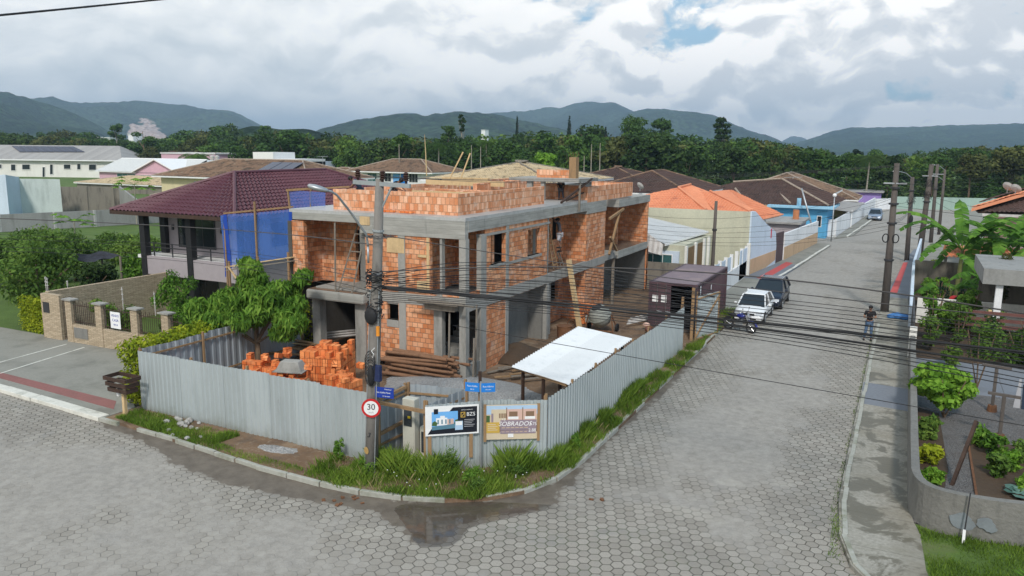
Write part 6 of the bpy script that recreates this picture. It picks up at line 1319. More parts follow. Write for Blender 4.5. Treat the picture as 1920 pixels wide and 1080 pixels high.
simple_house('pale yellow house under a broad mossy brown hip roof', -97.3, -70, 80.6, 93, 4.75, 7.25, 'yellow', 'tile_old', 'x', (True, True), .9, (('y', 80.6, -90.6, -89.4, 3.0, 4.2, -1, 'bluewhite', 'glass_green', 0),), maxu=220)
for k in range(3): b = MB(); p = DY(474+14*k, 306, 84); b.obox(Matrix.Translation((-79.2+1.9*k, 83.6, 6.45)) @ Matrix.Rotation(R(20), 4, 'X'), 1.75, 3.2, .08); tag(b.build('solar_panel', M['solar']), 'dark solar panel on the mossy brown roof', 'solar panel', 'solar panels on the brown roof')
simple_house('small brown-roofed outbuilding behind the sloping grey wall', -108, -98.5, 88, 100, 1.2, 2.9, 'oldwall', 'tile_old', 'y', (True, True), .5)
simple_house('low sand-roofed shed in front of the long white building', -150, -118, 104, 118, 1.6, 3.0, 'oldwall', 'tile_straw', 'x', (True, True), .4)
simple_house('blue and white house under a long brown hip roof', -87, -71.2, 112, 122, 5.0, 7.15, 'whitewall', 'tile_old', 'x', (True, True), 1.0, (('y', 112, -80.4, -79.0, 3.4, 4.9, -1, 'white', 'glass', 1), ('y', 112, -78.6, -77.3, 3.2, 5.0, -1, 'signblue2', 'p_sky', 0), ('y', 112, -75.4, -73.6, 3.4, 4.9, -1, 'white', 'glass', 2), ('y', 112, -77.0, -75.7, 2.8, 4.9, -1, 'signblue2', 'signblue2', 0), ('y', 112, -84, -82, 3.3, 4.8, -1, 'white', 'glass_green', 1)), maxu=200)
simple_house('low brown-roofed house left of the blue and white one', -100, -88.5, 114, 124, 4.2, 5.4, 'oldwall', 'tile_old', 'x', (True, True), .8)
def white_boxes():
    t = thing('flat_house', 'white flat-roofed house with square parapet volumes behind the brown roof', 'house', (-118, 125, 0)); a, b_ = DY(388, 300, 122), DY(560, 300, 122); c, d = DY(476, 285, 122), DY(514, 285, 122)
    shell(t, a.x, b_.x, 122, 133, a.z, 'bluewhite'); shell(t, c.x, d.x, 121.7, 128, c.z, 'white', 'tower'); shell(t, d.x, b_.x, 121.9, 130, a.z+.5, 'white', 'upper_wall')
white_boxes()
for k, px in enumerate((398, 407)):
    p = DY(px, 297, 121); t = thing('water_tank', 'small grey water tank on the flat white roof', 'water tank', p, 'tanks on the flat roof'); b = MB(); b.lathe(Matrix.Translation(p-Vector((0, 0, .4))), [(.35, 0), (.5, .8), (.5, .85), (.1, 1.05)], 14); b.build('tank', M['pvc'], t)
simple_house('house with a bleached straw-coloured hip roof behind the unfinished house', -48, -33.6, 76, 92, 5.6, 7.75, 'cream', 'tile_straw', 'x', (True, True), 1.0, ridge='oldwall', maxu=240)
simple_house('house under a blackened hip roof behind the stair tower', -31, -20.5, 81, 96, 4.6, 6.85, 'oldwall', 'tile_dark', 'y', (True, True), .8, ridge='tile_old')
simple_house('second blackened hip roof left of the orange-tiled house', -42, -29, 96, 110, 4.6, 6.9, 'oldwall', 'tile_dark', 'x', (True, True), .8, ridge='tile_old')
dish(DY(1200, 358, 79.5), 'pale satellite dish on the blackened roof by the stair tower', .45, 2.6)
def blue_far():
    t = thing('blue_hut', 'small bright blue house far behind the pink one', 'house', (-185, 175, 0)); a, b_ = DR(322, 287, 235), DR(343, 285, 235); z = DR(330, 281, 235).z; b = MB(); c = Vector((a.x, a.y, 0)); d = Vector((b_.x-a.x, b_.y-a.y, 0)); n = Vector((-d.y, d.x, 0)).normalized()*6; b.prism([(c.x, c.y), (c.x+d.x, c.y+d.y), (c.x+d.x+n.x, c.y+d.y+n.y), (c.x+n.x, c.y+n.y)], 0, z-.8); b.build('wall', M['blue'], t)
    b = MB(); b.prism([(c.x-.5, c.y-.5), (c.x+d.x+.5, c.y+d.y-.5), (c.x+d.x+n.x+.5, c.y+d.y+n.y), (c.x+n.x-.5, c.y+n.y)], z-.8, z-.3); b.build('roof', M['tile_dark'], t)
blue_far()
# orange-tiled house behind the beige wall
def orange_house():
    t = thing('house', 'low house with bright orange clay tile roof behind the beige green wall', 'house', (-14, 66, 0)); ze = 4.75
    shell(t, -22, -11.2, 62, 73, 3.5, 'greywall'); b = MB()
    # two hipped wings
    r0, r1 = Vector((-16.8, 63.9, 6.15)), Vector((-17.6, 69.5, 6.35)); e = [Vector((-22.5, 59.7, 4.55)), Vector((-13.9, 59.7, 4.7)), Vector((-9.9, 67.6, 3.8)), Vector((-8.9, 71.5, 4.0))]
    tile_plane(b, (-24.0, 60.0, 4.4), (-13.6, 60.0, 4.72), (-16.9, 64.6, 6.1), (-17.1, 64.6, 6.1), .24)
    tile_plane(b, (-13.6, 60.0, 4.72), (-11.0, 66.0, 4.5), (-17.0, 68.6, 6.2), (-17.0, 64.6, 6.1), .24, step=.01)
    b.build('roof', M['tile_orange'], t); b = MB(); tile_plane(b, (-12.9, 60.0, 4.66), (-10.35, 60.1, 4.7), (-14.9, 66.9, 5.75), (-16.0, 66.9, 5.75), .24)
    a = DX(1430, 411, -10.2); tile_plane(b, (-10.4, 60.15, 4.7), (a.x, a.y, a.z), (-14.9, 74.5, 5.6), (-14.9, 66.9, 5.78), .24, step=.01); c = DX(1468, 402, -9.1); tile_plane(b, a, c, (-14.9, 76, 5.5), (-14.9, 74.5, 5.6), .24)
    b.build('roof_wing', M['tile_orange'], t)
    q = MB(); q.tube([(-13.6, 60, 4.78), (-17, 64.6, 6.18)], .1, 7); q.tube([(-10.4, 60.2, 4.78), (-14.9, 66.9, 5.84)], .1, 7); q.tube([(-17, 64.6, 6.18), (-17, 68.6, 6.28)], .1, 7); q.tube([a, c], .07, 6); q.build('ridge', M['tile_orange'], t)
    q = MB(); q.tube([a+Vector((-.3, 0, -.12)), c+Vector((-.3, 0, -.12))], .08, 6); q.build('gutter', M['white'], t)
    b = MB(); b.quad((-11.6, 62, 3.9), (-11.6, 75, 3.9), (-14.9, 75, 5.4), (-14.9, 66.9, 5.6)); b.build('gable_end', M['greywall'], t)
orange_house()
def beige_wall():
    t = thing('side_wall', 'tall beige green boundary wall with sloping pale blue front beside the orange roof', 'wall', (-14, 59.5, 0)); b = MB(); b.prism([(-22, 59.5), (-10.2, 59.5), (-10.2, 59.75), (-22, 59.75)], 0, 4.78); b.build('side_panel', M['beige'], t)
    b = MB(); x = -10.2; prof = [(59.5, 0), (66.8, 0), (66.8, 1.6), (66.4, 2.75), (63.6, 3.6), (60.4, 4.78), (59.5, 4.79)]
    n = len(prof); k = len(b.v); sh = lambda y: -10.15+(y-59.5)*.115; b.v += [(sh(y)-.2, y+.002, z) for y, z in prof]+[(sh(y)+.01, y-.002, z) for y, z in prof]; b.face([k+i for i in range(n)]); b.face([k+n+i for i in range(n)][::-1])
    for i in range(n): j = (i+1) % n; b.face((k+i, k+n+i, k+n+j, k+j))
    b.build('front_panel', M['bluewhite'], t); b = MB(); b.hexa([(-10.12, 59.55, .12), (-9.32, 66.7, .12), (-9.4, 66.7, .12), (-10.3, 59.55, .12), (-10.1, 59.55, 1.25), (-9.29, 66.7, 1.25), (-9.4, 66.7, 1.25), (-10.3, 59.55, 1.25)]); b.build('tan_band', M['tan'], t)
    b = MB(); b.box(-10.32, -10.06, 59.2, 59.46, 0, 2.5); b.build('corner_pier', M['cream'], t)
    b = MB(); b.obox(Matrix.Translation((sh(65)+.03, 65, 2.75)), .04, .22, .75); b.build('wall_vent', M['p_red'], t)
beige_wall()
wall_run('front_wall', 'long street wall painted white above and tan below past the maroon gate', [(-9.12, 69.4), (-7.95, 84.3)], [2.35, 2.3], 'whitewall', .2)
b = MB(); b.hexa([(-9.0, 69.4, .1), (-7.83, 84.3, .1), (-7.9, 84.3, .1), (-9.1, 69.4, .1), (-9.0, 69.4, 1.2), (-7.83, 84.3, 1.2), (-7.9, 84.3, 1.2), (-9.1, 69.4, 1.2)]); tag(b.build('tan_dado', M['tan']), 'tan painted lower band of the long white street wall', 'wall band')
b = MB(); b.hexa([(-9.4, 66.9, .1), (-9.1, 69.4, .1), (-9.2, 69.4, .1), (-9.5, 66.9, .1), (-9.4, 66.9, 2.55), (-9.1, 69.4, 2.55), (-9.2, 69.4, 2.55), (-9.5, 66.9, 2.55)]); tag(b.build('yard_gate', M['maroon_gate']), 'plain maroon metal gate between the pale blue wall and the white wall', 'gate')
# pale roofed carport
def carport():
    t = thing('garage', 'low garage with two brown doors under a pale grey sheet roof', 'garage', (-13, 54, 0)); A, B_ = DY(1330, 433, 56.5), DY(1245, 460, 50.4); 
    m = MB(); a = Vector((-10.9, 58.8, 4.0)); A = DY(1328, 433, 58.5); B_ = DY(1247, 457, 50.5); Cq = DY(1213, 437, 50.6); Dq = DY(1213, 398, 58.8); roof_sheet(m, Vector((A.x, A.y, A.z)), B_, Vector((Cq.x-3, Cq.y, Cq.z+1.0)), Vector((Dq.x-3, Dq.y, Dq.z+.2)), .4, .02); m.build('roof', M['fibre_pale'] if 'fibre_pale' in M else M['tile_white'], t)
    m = MB(); roof_sheet(m, Cq+Vector((-1.5, -.2, -.9)), B_+Vector((-.1, -.25, -.75)), B_+Vector((-.1, 0, -.05)), Cq+Vector((-1.5, .2, .9)), .35, .05); m.build('side_roof', M['pvc'], t)
    m = MB(); m.bar(A+Vector((0, 0, -.08)), B_+Vector((0, 0, -.08)), .06, .14); m.build('fascia', M['white'], t)
    x = -12.9; m = MB(); m.box(-17, x, 51.2, 59.4, 0, 3.0); m.build('wall', M['beige'], t); m = MB(); m.box(-17.3, x-.3, 51.0, 51.2, 0, 2.6); m.build('front_wall', M['bluewhite'], t)
    for y0 in (51.9, 54.3): m = MB(); m.box(x, x+.05, y0, y0+1.9, .1, 2.75); m.build('garage_door', M['brown_door'], t)
    for y0 in (51.3, 53.85, 56.4, 57.8): m = MB(); m.box(x-.05, x+.16, y0, y0+.28, .1, 2.95); m.build('pillar', M['cream'], t)
    window(t, 'y', 51.0, -15.6, -13.6, 1.2, 2.4, -1, 'white', 'glass_green', 2)
M['fibre_pale'] = stained('weathered_pale_sheet', (0.47, 0.48, 0.48), (0.3, 0.31, 0.31), scale=.6, amt=.5, streak=False)
carport()
def side_fence():
    t = thing('front_fence', 'white street fence with pale panels behind the dark blue car', 'fence', (-10.2, 55, 0)); m = MB(); m.box(-10.36, -10.2, 46.0, 59.0, .1, 1.25); m.build('low_wall', M['whitewall'], t)
    for k in range(8): y = 46.2+1.8*k; m = MB(); m.box(-10.38, -10.16, y, y+.15, 1.25, 2.35); m.build('post', M['white'], t)
    m = MB(); m.box(-10.31, -10.26, 46.3, 54, 1.3, 2.2); m.build('panel', M['bluewhite'], t); m = MB(); m.box(-10.24, -10.2, 56.2, 58.8, .15, 2.25); m.build('gate_leaf', M['bluewhite'], t)
side_fence()
wall_run('low_wall', 'low dark wall behind the shipping container', [(-19, 50.4), (-14.8, 50.4), (-10.4, 50.6)], 1.9, 'oldwall', .16)
# houses further along the street
def blue_house():
    t = thing('house', 'sky blue house with a pale flat eave under a weathered dark roof', 'house', (-12, 92, 0)); x0, x1, y0 = -13.4, -7.6, 90.2; shell(t, x0, x1, y0, 97, 3.15, 'blue', base=0); b = MB(); b.box(x0-.3, x1+.7, y0-.7, 97, 3.15, 3.4); b.build('eave', M['paleblue'], t); b = MB(); b.box(-10.7, -10.3, y0-.3, y0, 3.4, 4.2); b.build('chimney', M['paleblue'], t)
    window(t, 'y', y0, -8.6, -8.1, 1.2, 2.4, -1, 'white', 'glass', 0); m = MB(); tile_plane(m, (-26, 90.4, 3.0), (-7.6, 90.4, 3.45), (-13.5, 97.5, 5.9), (-19, 97.5, 5.4), .3, maxu=160); tile_plane(m, (-7.4, 90.4, 3.4), (-6.3, 98, 3.8), (-12.4, 100, 5.9), (-13.5, 97.5, 5.9), .3, maxu=120); m.build('roof', M['tile_dark'], t)
    for p, q in [((-16.2, 90.6, 3.6), (-18.3, 95.2, 4.8)), ((-11.5, 90.8, 3.6), (-14, 95.6, 4.9)), ((-7.6, 90.6, 3.55), (-13.5, 97.5, 6.0)), ((-13.5, 97.4, 6.0), (-19, 97.4, 5.5))]: m = MB(); m.tube([p, q], .12, 6); m.build('ridge', M['ridge_light'], t)
blue_house()
simple_house('house with dark red-brown hip roof above the sky blue house', -19.5, -9.2, 103, 118, 3.9, 6.35, 'tan', 'tile_old', 'y', (True, True), .9, ridge='ridge_light')
simple_house('yellow-walled house with a brown roof at the end of the street', -11.5, -6.8, 121, 131, 2.4, 3.7, 'yellow', 'tile_old', 'y', (True, True), .5)
t = thing('low_house', 'small grey flat-roofed annex in front of the sky blue house', 'annex', (-10.3, 80, 0)); shell(t, -13.5, -9.2, 79.5, 86, 2.3, 'lilac'); b = MB(); b.box(-13.8, -8.9, 79.1, 86.4, 2.3, 2.48); b.build('roof', M['fibre'], t); window(t, 'y', 79.5, -12.6, -12.3, .8, 2.0, -1, 'wood_dark', 'glass', 0)
b = MB(); c = Vector((-9.9, 83.2, 2.48)); b.cyl(c, c+Vector((0, 0, .95)), .3, n=14); tag(b.build('chimney_pot', M['terracotta']), 'red clay chimney pot on the grey annex roof', 'chimney pot')
a_, b_ = G(1537, 448), G(1567, 446)
wall_run('cross_street_wall', 'low white wall facing the side street at the block corner', [(-12.5, 92.2), (-6.95, 92.3)], 1.9, 'whitewall', .2)
wall_run('far_street_wall', 'whitewashed wall running to the end of the street', [(-6.85, 92.4), (-4.75, 137.5)], [1.95, 2.05], 'whitewall', .2)
wall_run('end_wall', 'mint green wall closing the end of the street', [(-1.9, 144.2), (6, 146.5), (26, 151)], 2.0, 'green_wall', .25)
wall_run('end_wall', 'white wall piece beside the mint green wall at the street end', [(-4.9, 139.5), (-1.9, 144.1)], 1.75, 'whitewall', .25)
t = thing('far_house', 'low lilac wall with a flat slab left of the mint green wall', 'house', (-9, 150, 0)); shell(t, -13.5, -4.2, 148, 156, 2.35, 'purple'); b = MB(); b.box(-14, -3.8, 147.5, 156.5, 2.35, 2.5); b.build('roof', M['fibre'], t)
t = thing('carport', 'grey sheet carport roof behind the whitewashed wall', 'carport', (-8, 118, 0)); m = MB(); roof_sheet(m, (-5.9, 104, 1.95), (-5.4, 122, 2.1), (-9.5, 122, 2.4), (-9.5, 104, 2.3), .6, .03); m.build('roof', M['fibre'], t); [MB().bar((x, y, 0), (x, y, 2.2), .1).build('post', M['white'], t) for x, y in ((-6, 104.3), (-5.7, 121.5), (-9.3, 104.3), (-9.3, 121.5))]
# tiny buildings on the far slopes
for k, (px, py, d, w, h, lab) in enumerate([(906, 246, 900, 5, 4, 'tiny white block standing on the wooded hill'), (82, 262, 560, 10, 5, 'white house furthest left on the distant slope'), (180, 262, 560, 26, 3.5, 'row of distant white roofs below the left hills'), (164, 260, 620, 8, 3, 'small pale roof left of the distant white row'), (245, 256, 600, 5, 5, 'small white cube house beside the quarry tree'), (1322, 292, 420, 8, 3, 'pale far house glimpsed between the right trees'), (1522, 290, 500, 14, 5, 'distant white rooftops at the foot of the right ridge')]):
    c = DR(px, py, d); t = thing('distant_house', lab, 'house', (c.x, c.y, 0)); b = MB(); b.box(c.x-w/2, c.x+w/2, c.y, c.y+8, 0, c.z+h*.3); b.build('wall', M['p_white'], t); b = MB(); b.box(c.x-w/2-.4, c.x+w/2+.4, c.y-.4, c.y+8.4, c.z+h*.3, c.z+h*.3+.5); b.build('roof', M['tile_white'], t)
# right-hand side of the street
wall_run('garden_wall', 'low curved rough cement wall around the corner garden', [(.7, 38.6), (.72, 30), (.74, 24), (.76, 21.9), (.79, 21.6), (.84, 21.35), (.92, 21.14), (1.04, 20.97), (1.2, 20.84), (1.4, 20.76), (1.65, 20.72), (2.0, 20.7), (2.5, 20.74), (3.1, 20.85), (4.2, 21.05), (6, 21.4), (12, 22.3)], 1.16, 'roughwall', .2)
t = thing('gate_pillar', 'pale concrete pillar with a slatted metal gate at the garden wall end', 'pillar', (.7, 40, 0)); b = MB(); b.box(.55, .85, 38.7, 39.0, 0, 1.5); b.build('pillar', M['cream'], t); b = MB(); [b.box(.66, .74, 39.1, 45.8, .2+.2*k, .32+.2*k) for k in range(8)]; b.build('gate_leaf', M['cable_grey'], t)
wall_run('side_wall', 'stained grey garden wall behind the banana plants', [(.75, 58.9), (8, 58.2), (14, 58)], 2.1, 'oldwall', .2)
wall_run('boundary_wall', 'pale blue street wall on the right ahead of the second pole', [(.62, 45.9), (.68, 58.8), (1.25, 75)], [1.2, 1.9, 2.0], 'bluewhite', .16)
t = thing('cream_wall', 'cream wall with wooden shelf boards behind the shrubs', 'wall', (4, 46, 0)); b = MB(); b.box(.9, 12, 47.2, 47.4, .1, 1.5); b.build('wall', M['cream'], t); 
for k in range(3): b = MB(); b.box(2.6, 12, 43.4, 43.52, .9+.32*k, 1.05+.32*k); b.build('board', M['redwood'], t)
for x in (3.9, 8): b = MB(); b.box(x, x+.14, 43.52, 43.66, .1, 1.75); b.build('post', M['wood_pale'], t)
t = thing('garden_shed', 'grey flat-roofed concrete garden shed at the right edge', 'shed', (6, 46, 0)); a = DY(1845, 503, 44); b = MB(); b.box(a.x, 12, 43.9, 50, 2.95, 3.7); b.build('roof', M['greywall'], t); 
for x in (a.x+.6, a.x+2.4, 9): b = MB(); b.box(x, x+.3, 44.1, 44.4, .1, 2.95); b.build('pillar', M['whitewall'], t)
b = MB(); b.box(a.x+.3, 12, 49.5, 49.8, .1, 2.95); b.build('back_wall', M['oldwall'], t)
def right_house():
    t = thing('house', 'brown-walled house at the right edge with stacked orange and brown tile roofs', 'house', (8, 78, 0)); m = MB(); A = DY(1836, 398, 74); B_ = DY(2050, 330, 74)
    m = MB(); P = [DY(1822, 389, 73), DY(1836, 384, 80), DY(2060, 316, 80), DY(2060, 320, 73)]; tile_plane(m, *P, .3, maxu=100); m.build('roof', M['tile_orange'], t)
    m = MB(); dn = Vector((0, 0, -.32)); m.hexa([P[0]+dn, P[1]+dn, P[2]+dn, P[3]+dn, P[0]-Vector((0, 0, .05)), P[1]-Vector((0, 0, .05)), P[2]-Vector((0, 0, .05)), P[3]-Vector((0, 0, .05))]); m.build('roof_edge', M['tile_orange'], t)
    q = DY(1842, 400, 73.4); m = MB(); u = Vector((0, 0, -.3)); e = [Vector((P[0].x+.5, 73.4, q.z)), Vector((P[3].x, 73.4, q.z)), Vector((P[3].x, 73.4, P[3].z-.35)), P[0]+Vector((.5, .4, -.35))]; m.hexa([e[0], e[1], e[2], e[3]]+[v+Vector((0, 5, 0)) for v in e]); m.build('gable', M['wood_dark'], t); m = MB(); tile_plane(m, DY(1836, 380, 79), DY(1850, 374, 84), DY(2060, 310, 84), DY(2060, 312, 79), .3, maxu=100); m.build('upper_roof', M['tile_dark'], t)
    m = MB(); p = [DY(1830, 400, 72.9), DY(2060, 330, 72.9), DY(2060, 398, 72.9), DY(1838, 399, 72.9)]; m = MB(); tile_plane(m, DY(1842, 398, 71), DY(2060, 399, 71), DY(2060, 337, 73.3), DY(1850, 394, 73.3), .32, maxu=180); m.build('lower_roof', M['tile_dark'], t)
    m = MB(); q = DY(1842, 400, 71); m.bar(q+Vector((0, 0, -.1)), q+Vector((12, 0, -.1)), .1, .2); m.build('gutter', M['pvc'], t); m = MB(); m.box(q.x+.3, 22, 71.4, 71.7, 0, q.z-.2); m.build('wall', flatc('dusky_pink_wall', (.3, .2, .18)), t)
    m = MB(); q = G(1850, 430, 2.8); m.box(3.6, 20, 62.5, 70, 2.3, 2.5); m.build('porch_roof', flatc('dusky_pink_wall', (.3, .2, .18)), t); m = MB(); m.box(4.2, 20, 63.0, 63.2, 0, 2.3); m.build('porch_wall', M['greywall'], t)
right_house()
dish(DY(1888, 362, 74), 'grey satellite dish left on the stacked right-hand roofs', .42, 2.5); dish(DY(1903, 366, 73.4), 'darker satellite dish right on the stacked right-hand roofs', .42, 2.5)
dish(DR(200, 318, 245), 'white satellite dish against the long white building', .9, 2.6)
t = thing('tile_hood', 'small orange tiled hood over the garden entrance among the banana leaves', 'roof hood', (4, 60, 0)); m = MB(); tile_plane(m, (2.3, 60.6, 2.2), (7.4, 60.6, 2.2), (7.2, 62.2, 2.9), (2.5, 62.2, 2.9), .25); m.build('roof', M['tile_orange'], t); m = MB(); [m.box(x, x+.2, 60.8, 61, 0, 2.2) for x in (2.5, 7)]; m.build('post', M['greywall'], t)
t = thing('shade_shelter', 'sagging black shade cloth shelter between the garden trees', 'shelter', (-48, 31, 0)); P = [G(115, 482, 2.3), G(190, 472, 2.6), G(225, 480, 2.5), G(165, 492, 2.2)]; m = MB(); n = 10
for i in range(n):
    for j in range(n):
        def q_(u, v): a = P[0].lerp(P[1], u); c = P[3].lerp(P[2], u); r = a.lerp(c, v); r.z -= .35*math.sin(u*3.14)*math.sin(v*3.14)*.6+.06*math.sin(u*11); return r
        m.quad(q_(i/n, j/n), q_((i+1)/n, j/n), q_((i+1)/n, (j+1)/n), q_(i/n, (j+1)/n))
m.build('cloth', M['cloth_shade'], t)
for p in P: m = MB(); m.tube([(p.x, p.y, 0), p], .07, 6); m.build('post', M['wood_grey'], t)
M['straw'] = leafmat('dry_stalk', (.16, .13, .06), (.3, .25, .12), (.45, .38, .2), .2, 1.0)
# ---------------------------------------------------------------- vegetation near the camera
def bush(name, label, cat, c, blobs, n, size, mat, stems=(), aspect=.5, group=None, droop=0, shell=.5, seed=None, stemmat='bark', sr=.03):
    t = thing(name, label, cat, c, group); c = Vector(c); V, F = leaf_arrays(blobs, n, size, seed or int(abs(c.x*31+c.y*17)) % 9999, aspect, shell, droop)
    rawmesh('foliage', V, F, M[mat], t); b = MB()
    for s in stems: b.tube([c+Vector(p) for p in s], [sr*(1-.6*i/len(s)) for i in range(len(s))], 6)
    if stems: b.build('trunk', M[stemmat], t)
    return t
def sub(rs, lo, hi, rad, n, br=.4, fl=.75): return rnd_blobs(rs, lo, hi, rad, n, br, fl)
def mango():
    rs = random.Random(8); c = Vector((-22.9, 23.0, .1)); bl = []
    for (x, y, z, r) in [(-1.6, 0, 2.0, .85), (-.9, .2, 2.8, .8), (-.1, .3, 3.3, .85), (.8, .1, 3.0, .9), (1.5, 0, 2.5, .85), (.5, -.3, 2.3, .85), (-.6, -.4, 2.0, .8), (-2.0, -.2, 1.5, .65), (-1.2, -.5, 1.3, .7), (1.2, -.2, 1.9, .6), (-.2, .4, 3.9, .55), (-1.9, .3, 2.5, .5), (.1, .8, 2.8, .8), (1.0, .9, 3.4, .55), (-1.5, .8, 1.9, .7)]:
        for k in range(5): bl.append((x*1.5-.3+rs.uniform(-.45, .45), y*1.2+rs.uniform(-.5, .5), z*1.04+.1+rs.uniform(-.4, .35), r*.58*rs.uniform(.7, 1.2), r*.55, r*.42))
    t = thing('mango_tree', 'leafy dark green tree with drooping leaves inside the fence on the left', 'tree', c); V, F = leaf_arrays(bl, 46000, .27, 5, .27, .35, .9); rawmesh('crown', V, F, M['leaf_mango'], t); b = MB(); b.tube([c+Vector(p) for p in ((0, 0, -.1), (.05, 0, .9), (-.05, .05, 1.7), (.05, .1, 2.8))], [.13, .11, .09, .04], 8)
    for e in ((-1.4, 0, 2.0), (.9, .1, 2.6), (1.3, -.1, 2.1), (-.9, -.3, 1.8), (.5, .6, 2.9), (-.5, .4, 3.1)): b.tube([c+Vector((0, 0, 1.1+.1*e[2])), c+Vector(e)*.6+Vector((0, 0, .5)), c+Vector(e)], [.06, .04, .02], 6)
    b.build('trunk', M['bark'], t)
mango()
rs = random.Random(31)
bush('young_tree', 'small round garden tree with a forked pale trunk beside the iron gate', 'tree', (-29.1, 24.6, .1), [(rs.uniform(-.7, .7), rs.uniform(-.6, .6), rs.uniform(1.7, 3.1), .42, .42, .36) for _ in range(13)]+[(-.3, 0, 3.3, .3, .3, .3)], 3200, .16, 'leaf_mango', [[(0, 0, -.1), (.05, 0, 1.0), (-.3, .1, 1.9), (-.4, .1, 2.6)], [(.03, 0, .9), (.4, 0, 1.8), (.5, .1, 2.4)]], .35, droop=.4, stemmat='bark_pale', sr=.08)
# lime hedges
def hedge(label, pts, w, h, n, size=.11, mat='leaf_lime'):
    bl = []; rs = random.Random(int(abs(pts[0][0])*7)); t = thing('hedge', label, 'hedge', (pts[0][0], pts[0][1], 0)); o = Vector(t.location)
    for a, c in zip(pts, pts[1:]):
        a, c = Vector((a[0], a[1], 0)), Vector((c[0], c[1], 0)); L = (c-a).length; k = max(2, int(L/.22))
        for i in range(k):
            p = a.lerp(c, (i+.5)/k)-o
            for z in np.arange(.2, h-.05, .28): bl.append((p.x+rs.uniform(-.06, .06)*w, p.y+rs.uniform(-.06, .06), z+rs.uniform(-.06, .08), w*.5, .26, .22))
    V, F = leaf_arrays(bl, n, size, 3, .55, .8); rawmesh('foliage', V, F, M[mat], t)
    return t
hedge('clipped yellow-green hedge running back beside the metal fence', [(-24.3, 18.2), (-24.3, 22.6), (-24.4, 27.5)], 1.1, 2.3, 34000, .13)
hedge('clipped yellow-green hedge block left of the stone wall', [(-38.9, 23.6), (-37.0, 23.4)], .9, 1.9, 5000)
bush('shrub', 'dark feathery shrub behind the stone wall grille', 'shrub', (-29.6, 24.9, .1), [(rs.uniform(-1, 1), rs.uniform(-.4, .4), rs.uniform(.4, 1.3), .4, .4, .35) for _ in range(10)], 2500, .14, 'leaf')
bush('shrub', 'leafy shrub behind the second grille of the stone wall', 'shrub', (-32.6, 24.3, .1), [(rs.uniform(-.9, .9), rs.uniform(-.4, .4), rs.uniform(.4, 1.4), .35, .35, .35) for _ in range(9)], 2200, .14, 'leaf_mango')
bush('shrub', 'low shrub behind the first grille of the stone wall', 'shrub', (-34.0, 24.6, .1), [(rs.uniform(-.5, .5), rs.uniform(-.4, .4), rs.uniform(.3, 1.7), .3, .3, .35) for _ in range(7)], 1500, .14, 'leaf')
# the crowded garden on the left
LT = [(-40, 25, 4.2, 2.8, 'leaf', 'broad mid-green fruit tree at the left edge behind the lime hedge'), (-45.5, 29, 3.9, 3.0, 'leaf', 'spreading fruit tree furthest left in the garden'), (-46, 36, 3.1, 2.8, 'leaf', 'rounded tree behind the black shade cloth'), (-50, 34, 3.3, 3.0, 'leaf', 'leafy tree left of the black shade cloth'), (-42.6, 33.8, 2.6, 2.2, 'leaf_mango', 'bushy tree between the shade cloth and the black posts'), (-42.4, 30.0, 2.4, 1.7, 'leaf_dark', 'dark shrub tree just behind the stone side wall'), (-39.9, 35.5, 3.4, 1.9, 'leaf_mango', 'green shrub tree seen past the first black balcony post'), (-55, 41, 2.4, 2.6, 'leaf', 'far low tree before the grey block wall'), (-48, 43, 2.3, 2.2, 'leaf_mango', 'green bush tree at the back of the left garden'), (-60, 38, 2.7, 3.0, 'leaf', 'low spreading tree before the block wall at far left'), (-44, 40, 3.4, 2.4, 'leaf_olive', 'yellowish bush tree left of the wine-roofed house'), (-47, 47, 3.5, 1.7, 'leaf_olive', 'upright yellow-green tree near the grey block wall'), (-52, 30, 3.5, 2.8, 'leaf', 'tree cut by the left edge above the driveway hedge'), (-42.5, 44, 4.6, 2.2, 'leaf_mango', 'taller leafy tree behind the house corner')]
for x, y, h, r, mt, lab in LT:
    rs = random.Random(int(-x*10)); c = Vector((x, y, .1)); t = thing('tree', lab, 'tree', c); bl = sub(rs, h*.3, h*.88, r, 26, .27, .75); V, F = leaf_arrays(bl, int(1700*r), .22, int(-x*9), .5, .5, .25); rawmesh('crown', V, F, M[mt], t); b = MB(); b.tube([c, c+Vector((.1, 0, h*.45)), c+Vector((0, .1, h*.8))], [.13, .09, .04], 6)
    for k in range(5): a = rs.uniform(0, 6.28); b.tube([c+Vector((.05, 0, h*.3)), c+Vector((math.cos(a)*r*.55, math.sin(a)*r*.55, h*.65))], [.07, .025], 5)
    b.build('trunk', M['bark'], t)
def papaya(x, y, h, r, label, n=14):
    c = Vector((x, y, .1)); t = thing('papaya_tree', label, 'tree', c); b = MB(); b.tube([c, c+Vector((.05, 0, h))], [.09, .05], 7); b.build('trunk', M['bark_pale'], t); rs = random.Random(int(x*-7)); b = MB(); top = c+Vector((.05, 0, h))
    for k in range(n):
        a = k*2.4; e = rs.uniform(-.25, .6); p = top+Vector((math.cos(a)*r, math.sin(a)*r, e*r)); b.tube([top, p], .012, 4)
        for j in range(7): aa = a+(j-3)*.42; d = Vector((math.cos(aa), math.sin(aa), -.35))*r*.5; s = Vector((-math.sin(aa), math.cos(aa), 0))*r*.08; b.quad(p, p+d*.55+s, p+d, p+d*.55-s)
    b.build('crown', M['leaf_bright'], t)
papaya(-66.5, 45.5, 2.4, 1.3, 'small papaya-like tree standing before the pale pilastered block wall')
papaya(-80, 62.5, 4.6, 1.7, 'slim tall papaya tree in front of the mouldy block wall', 16)
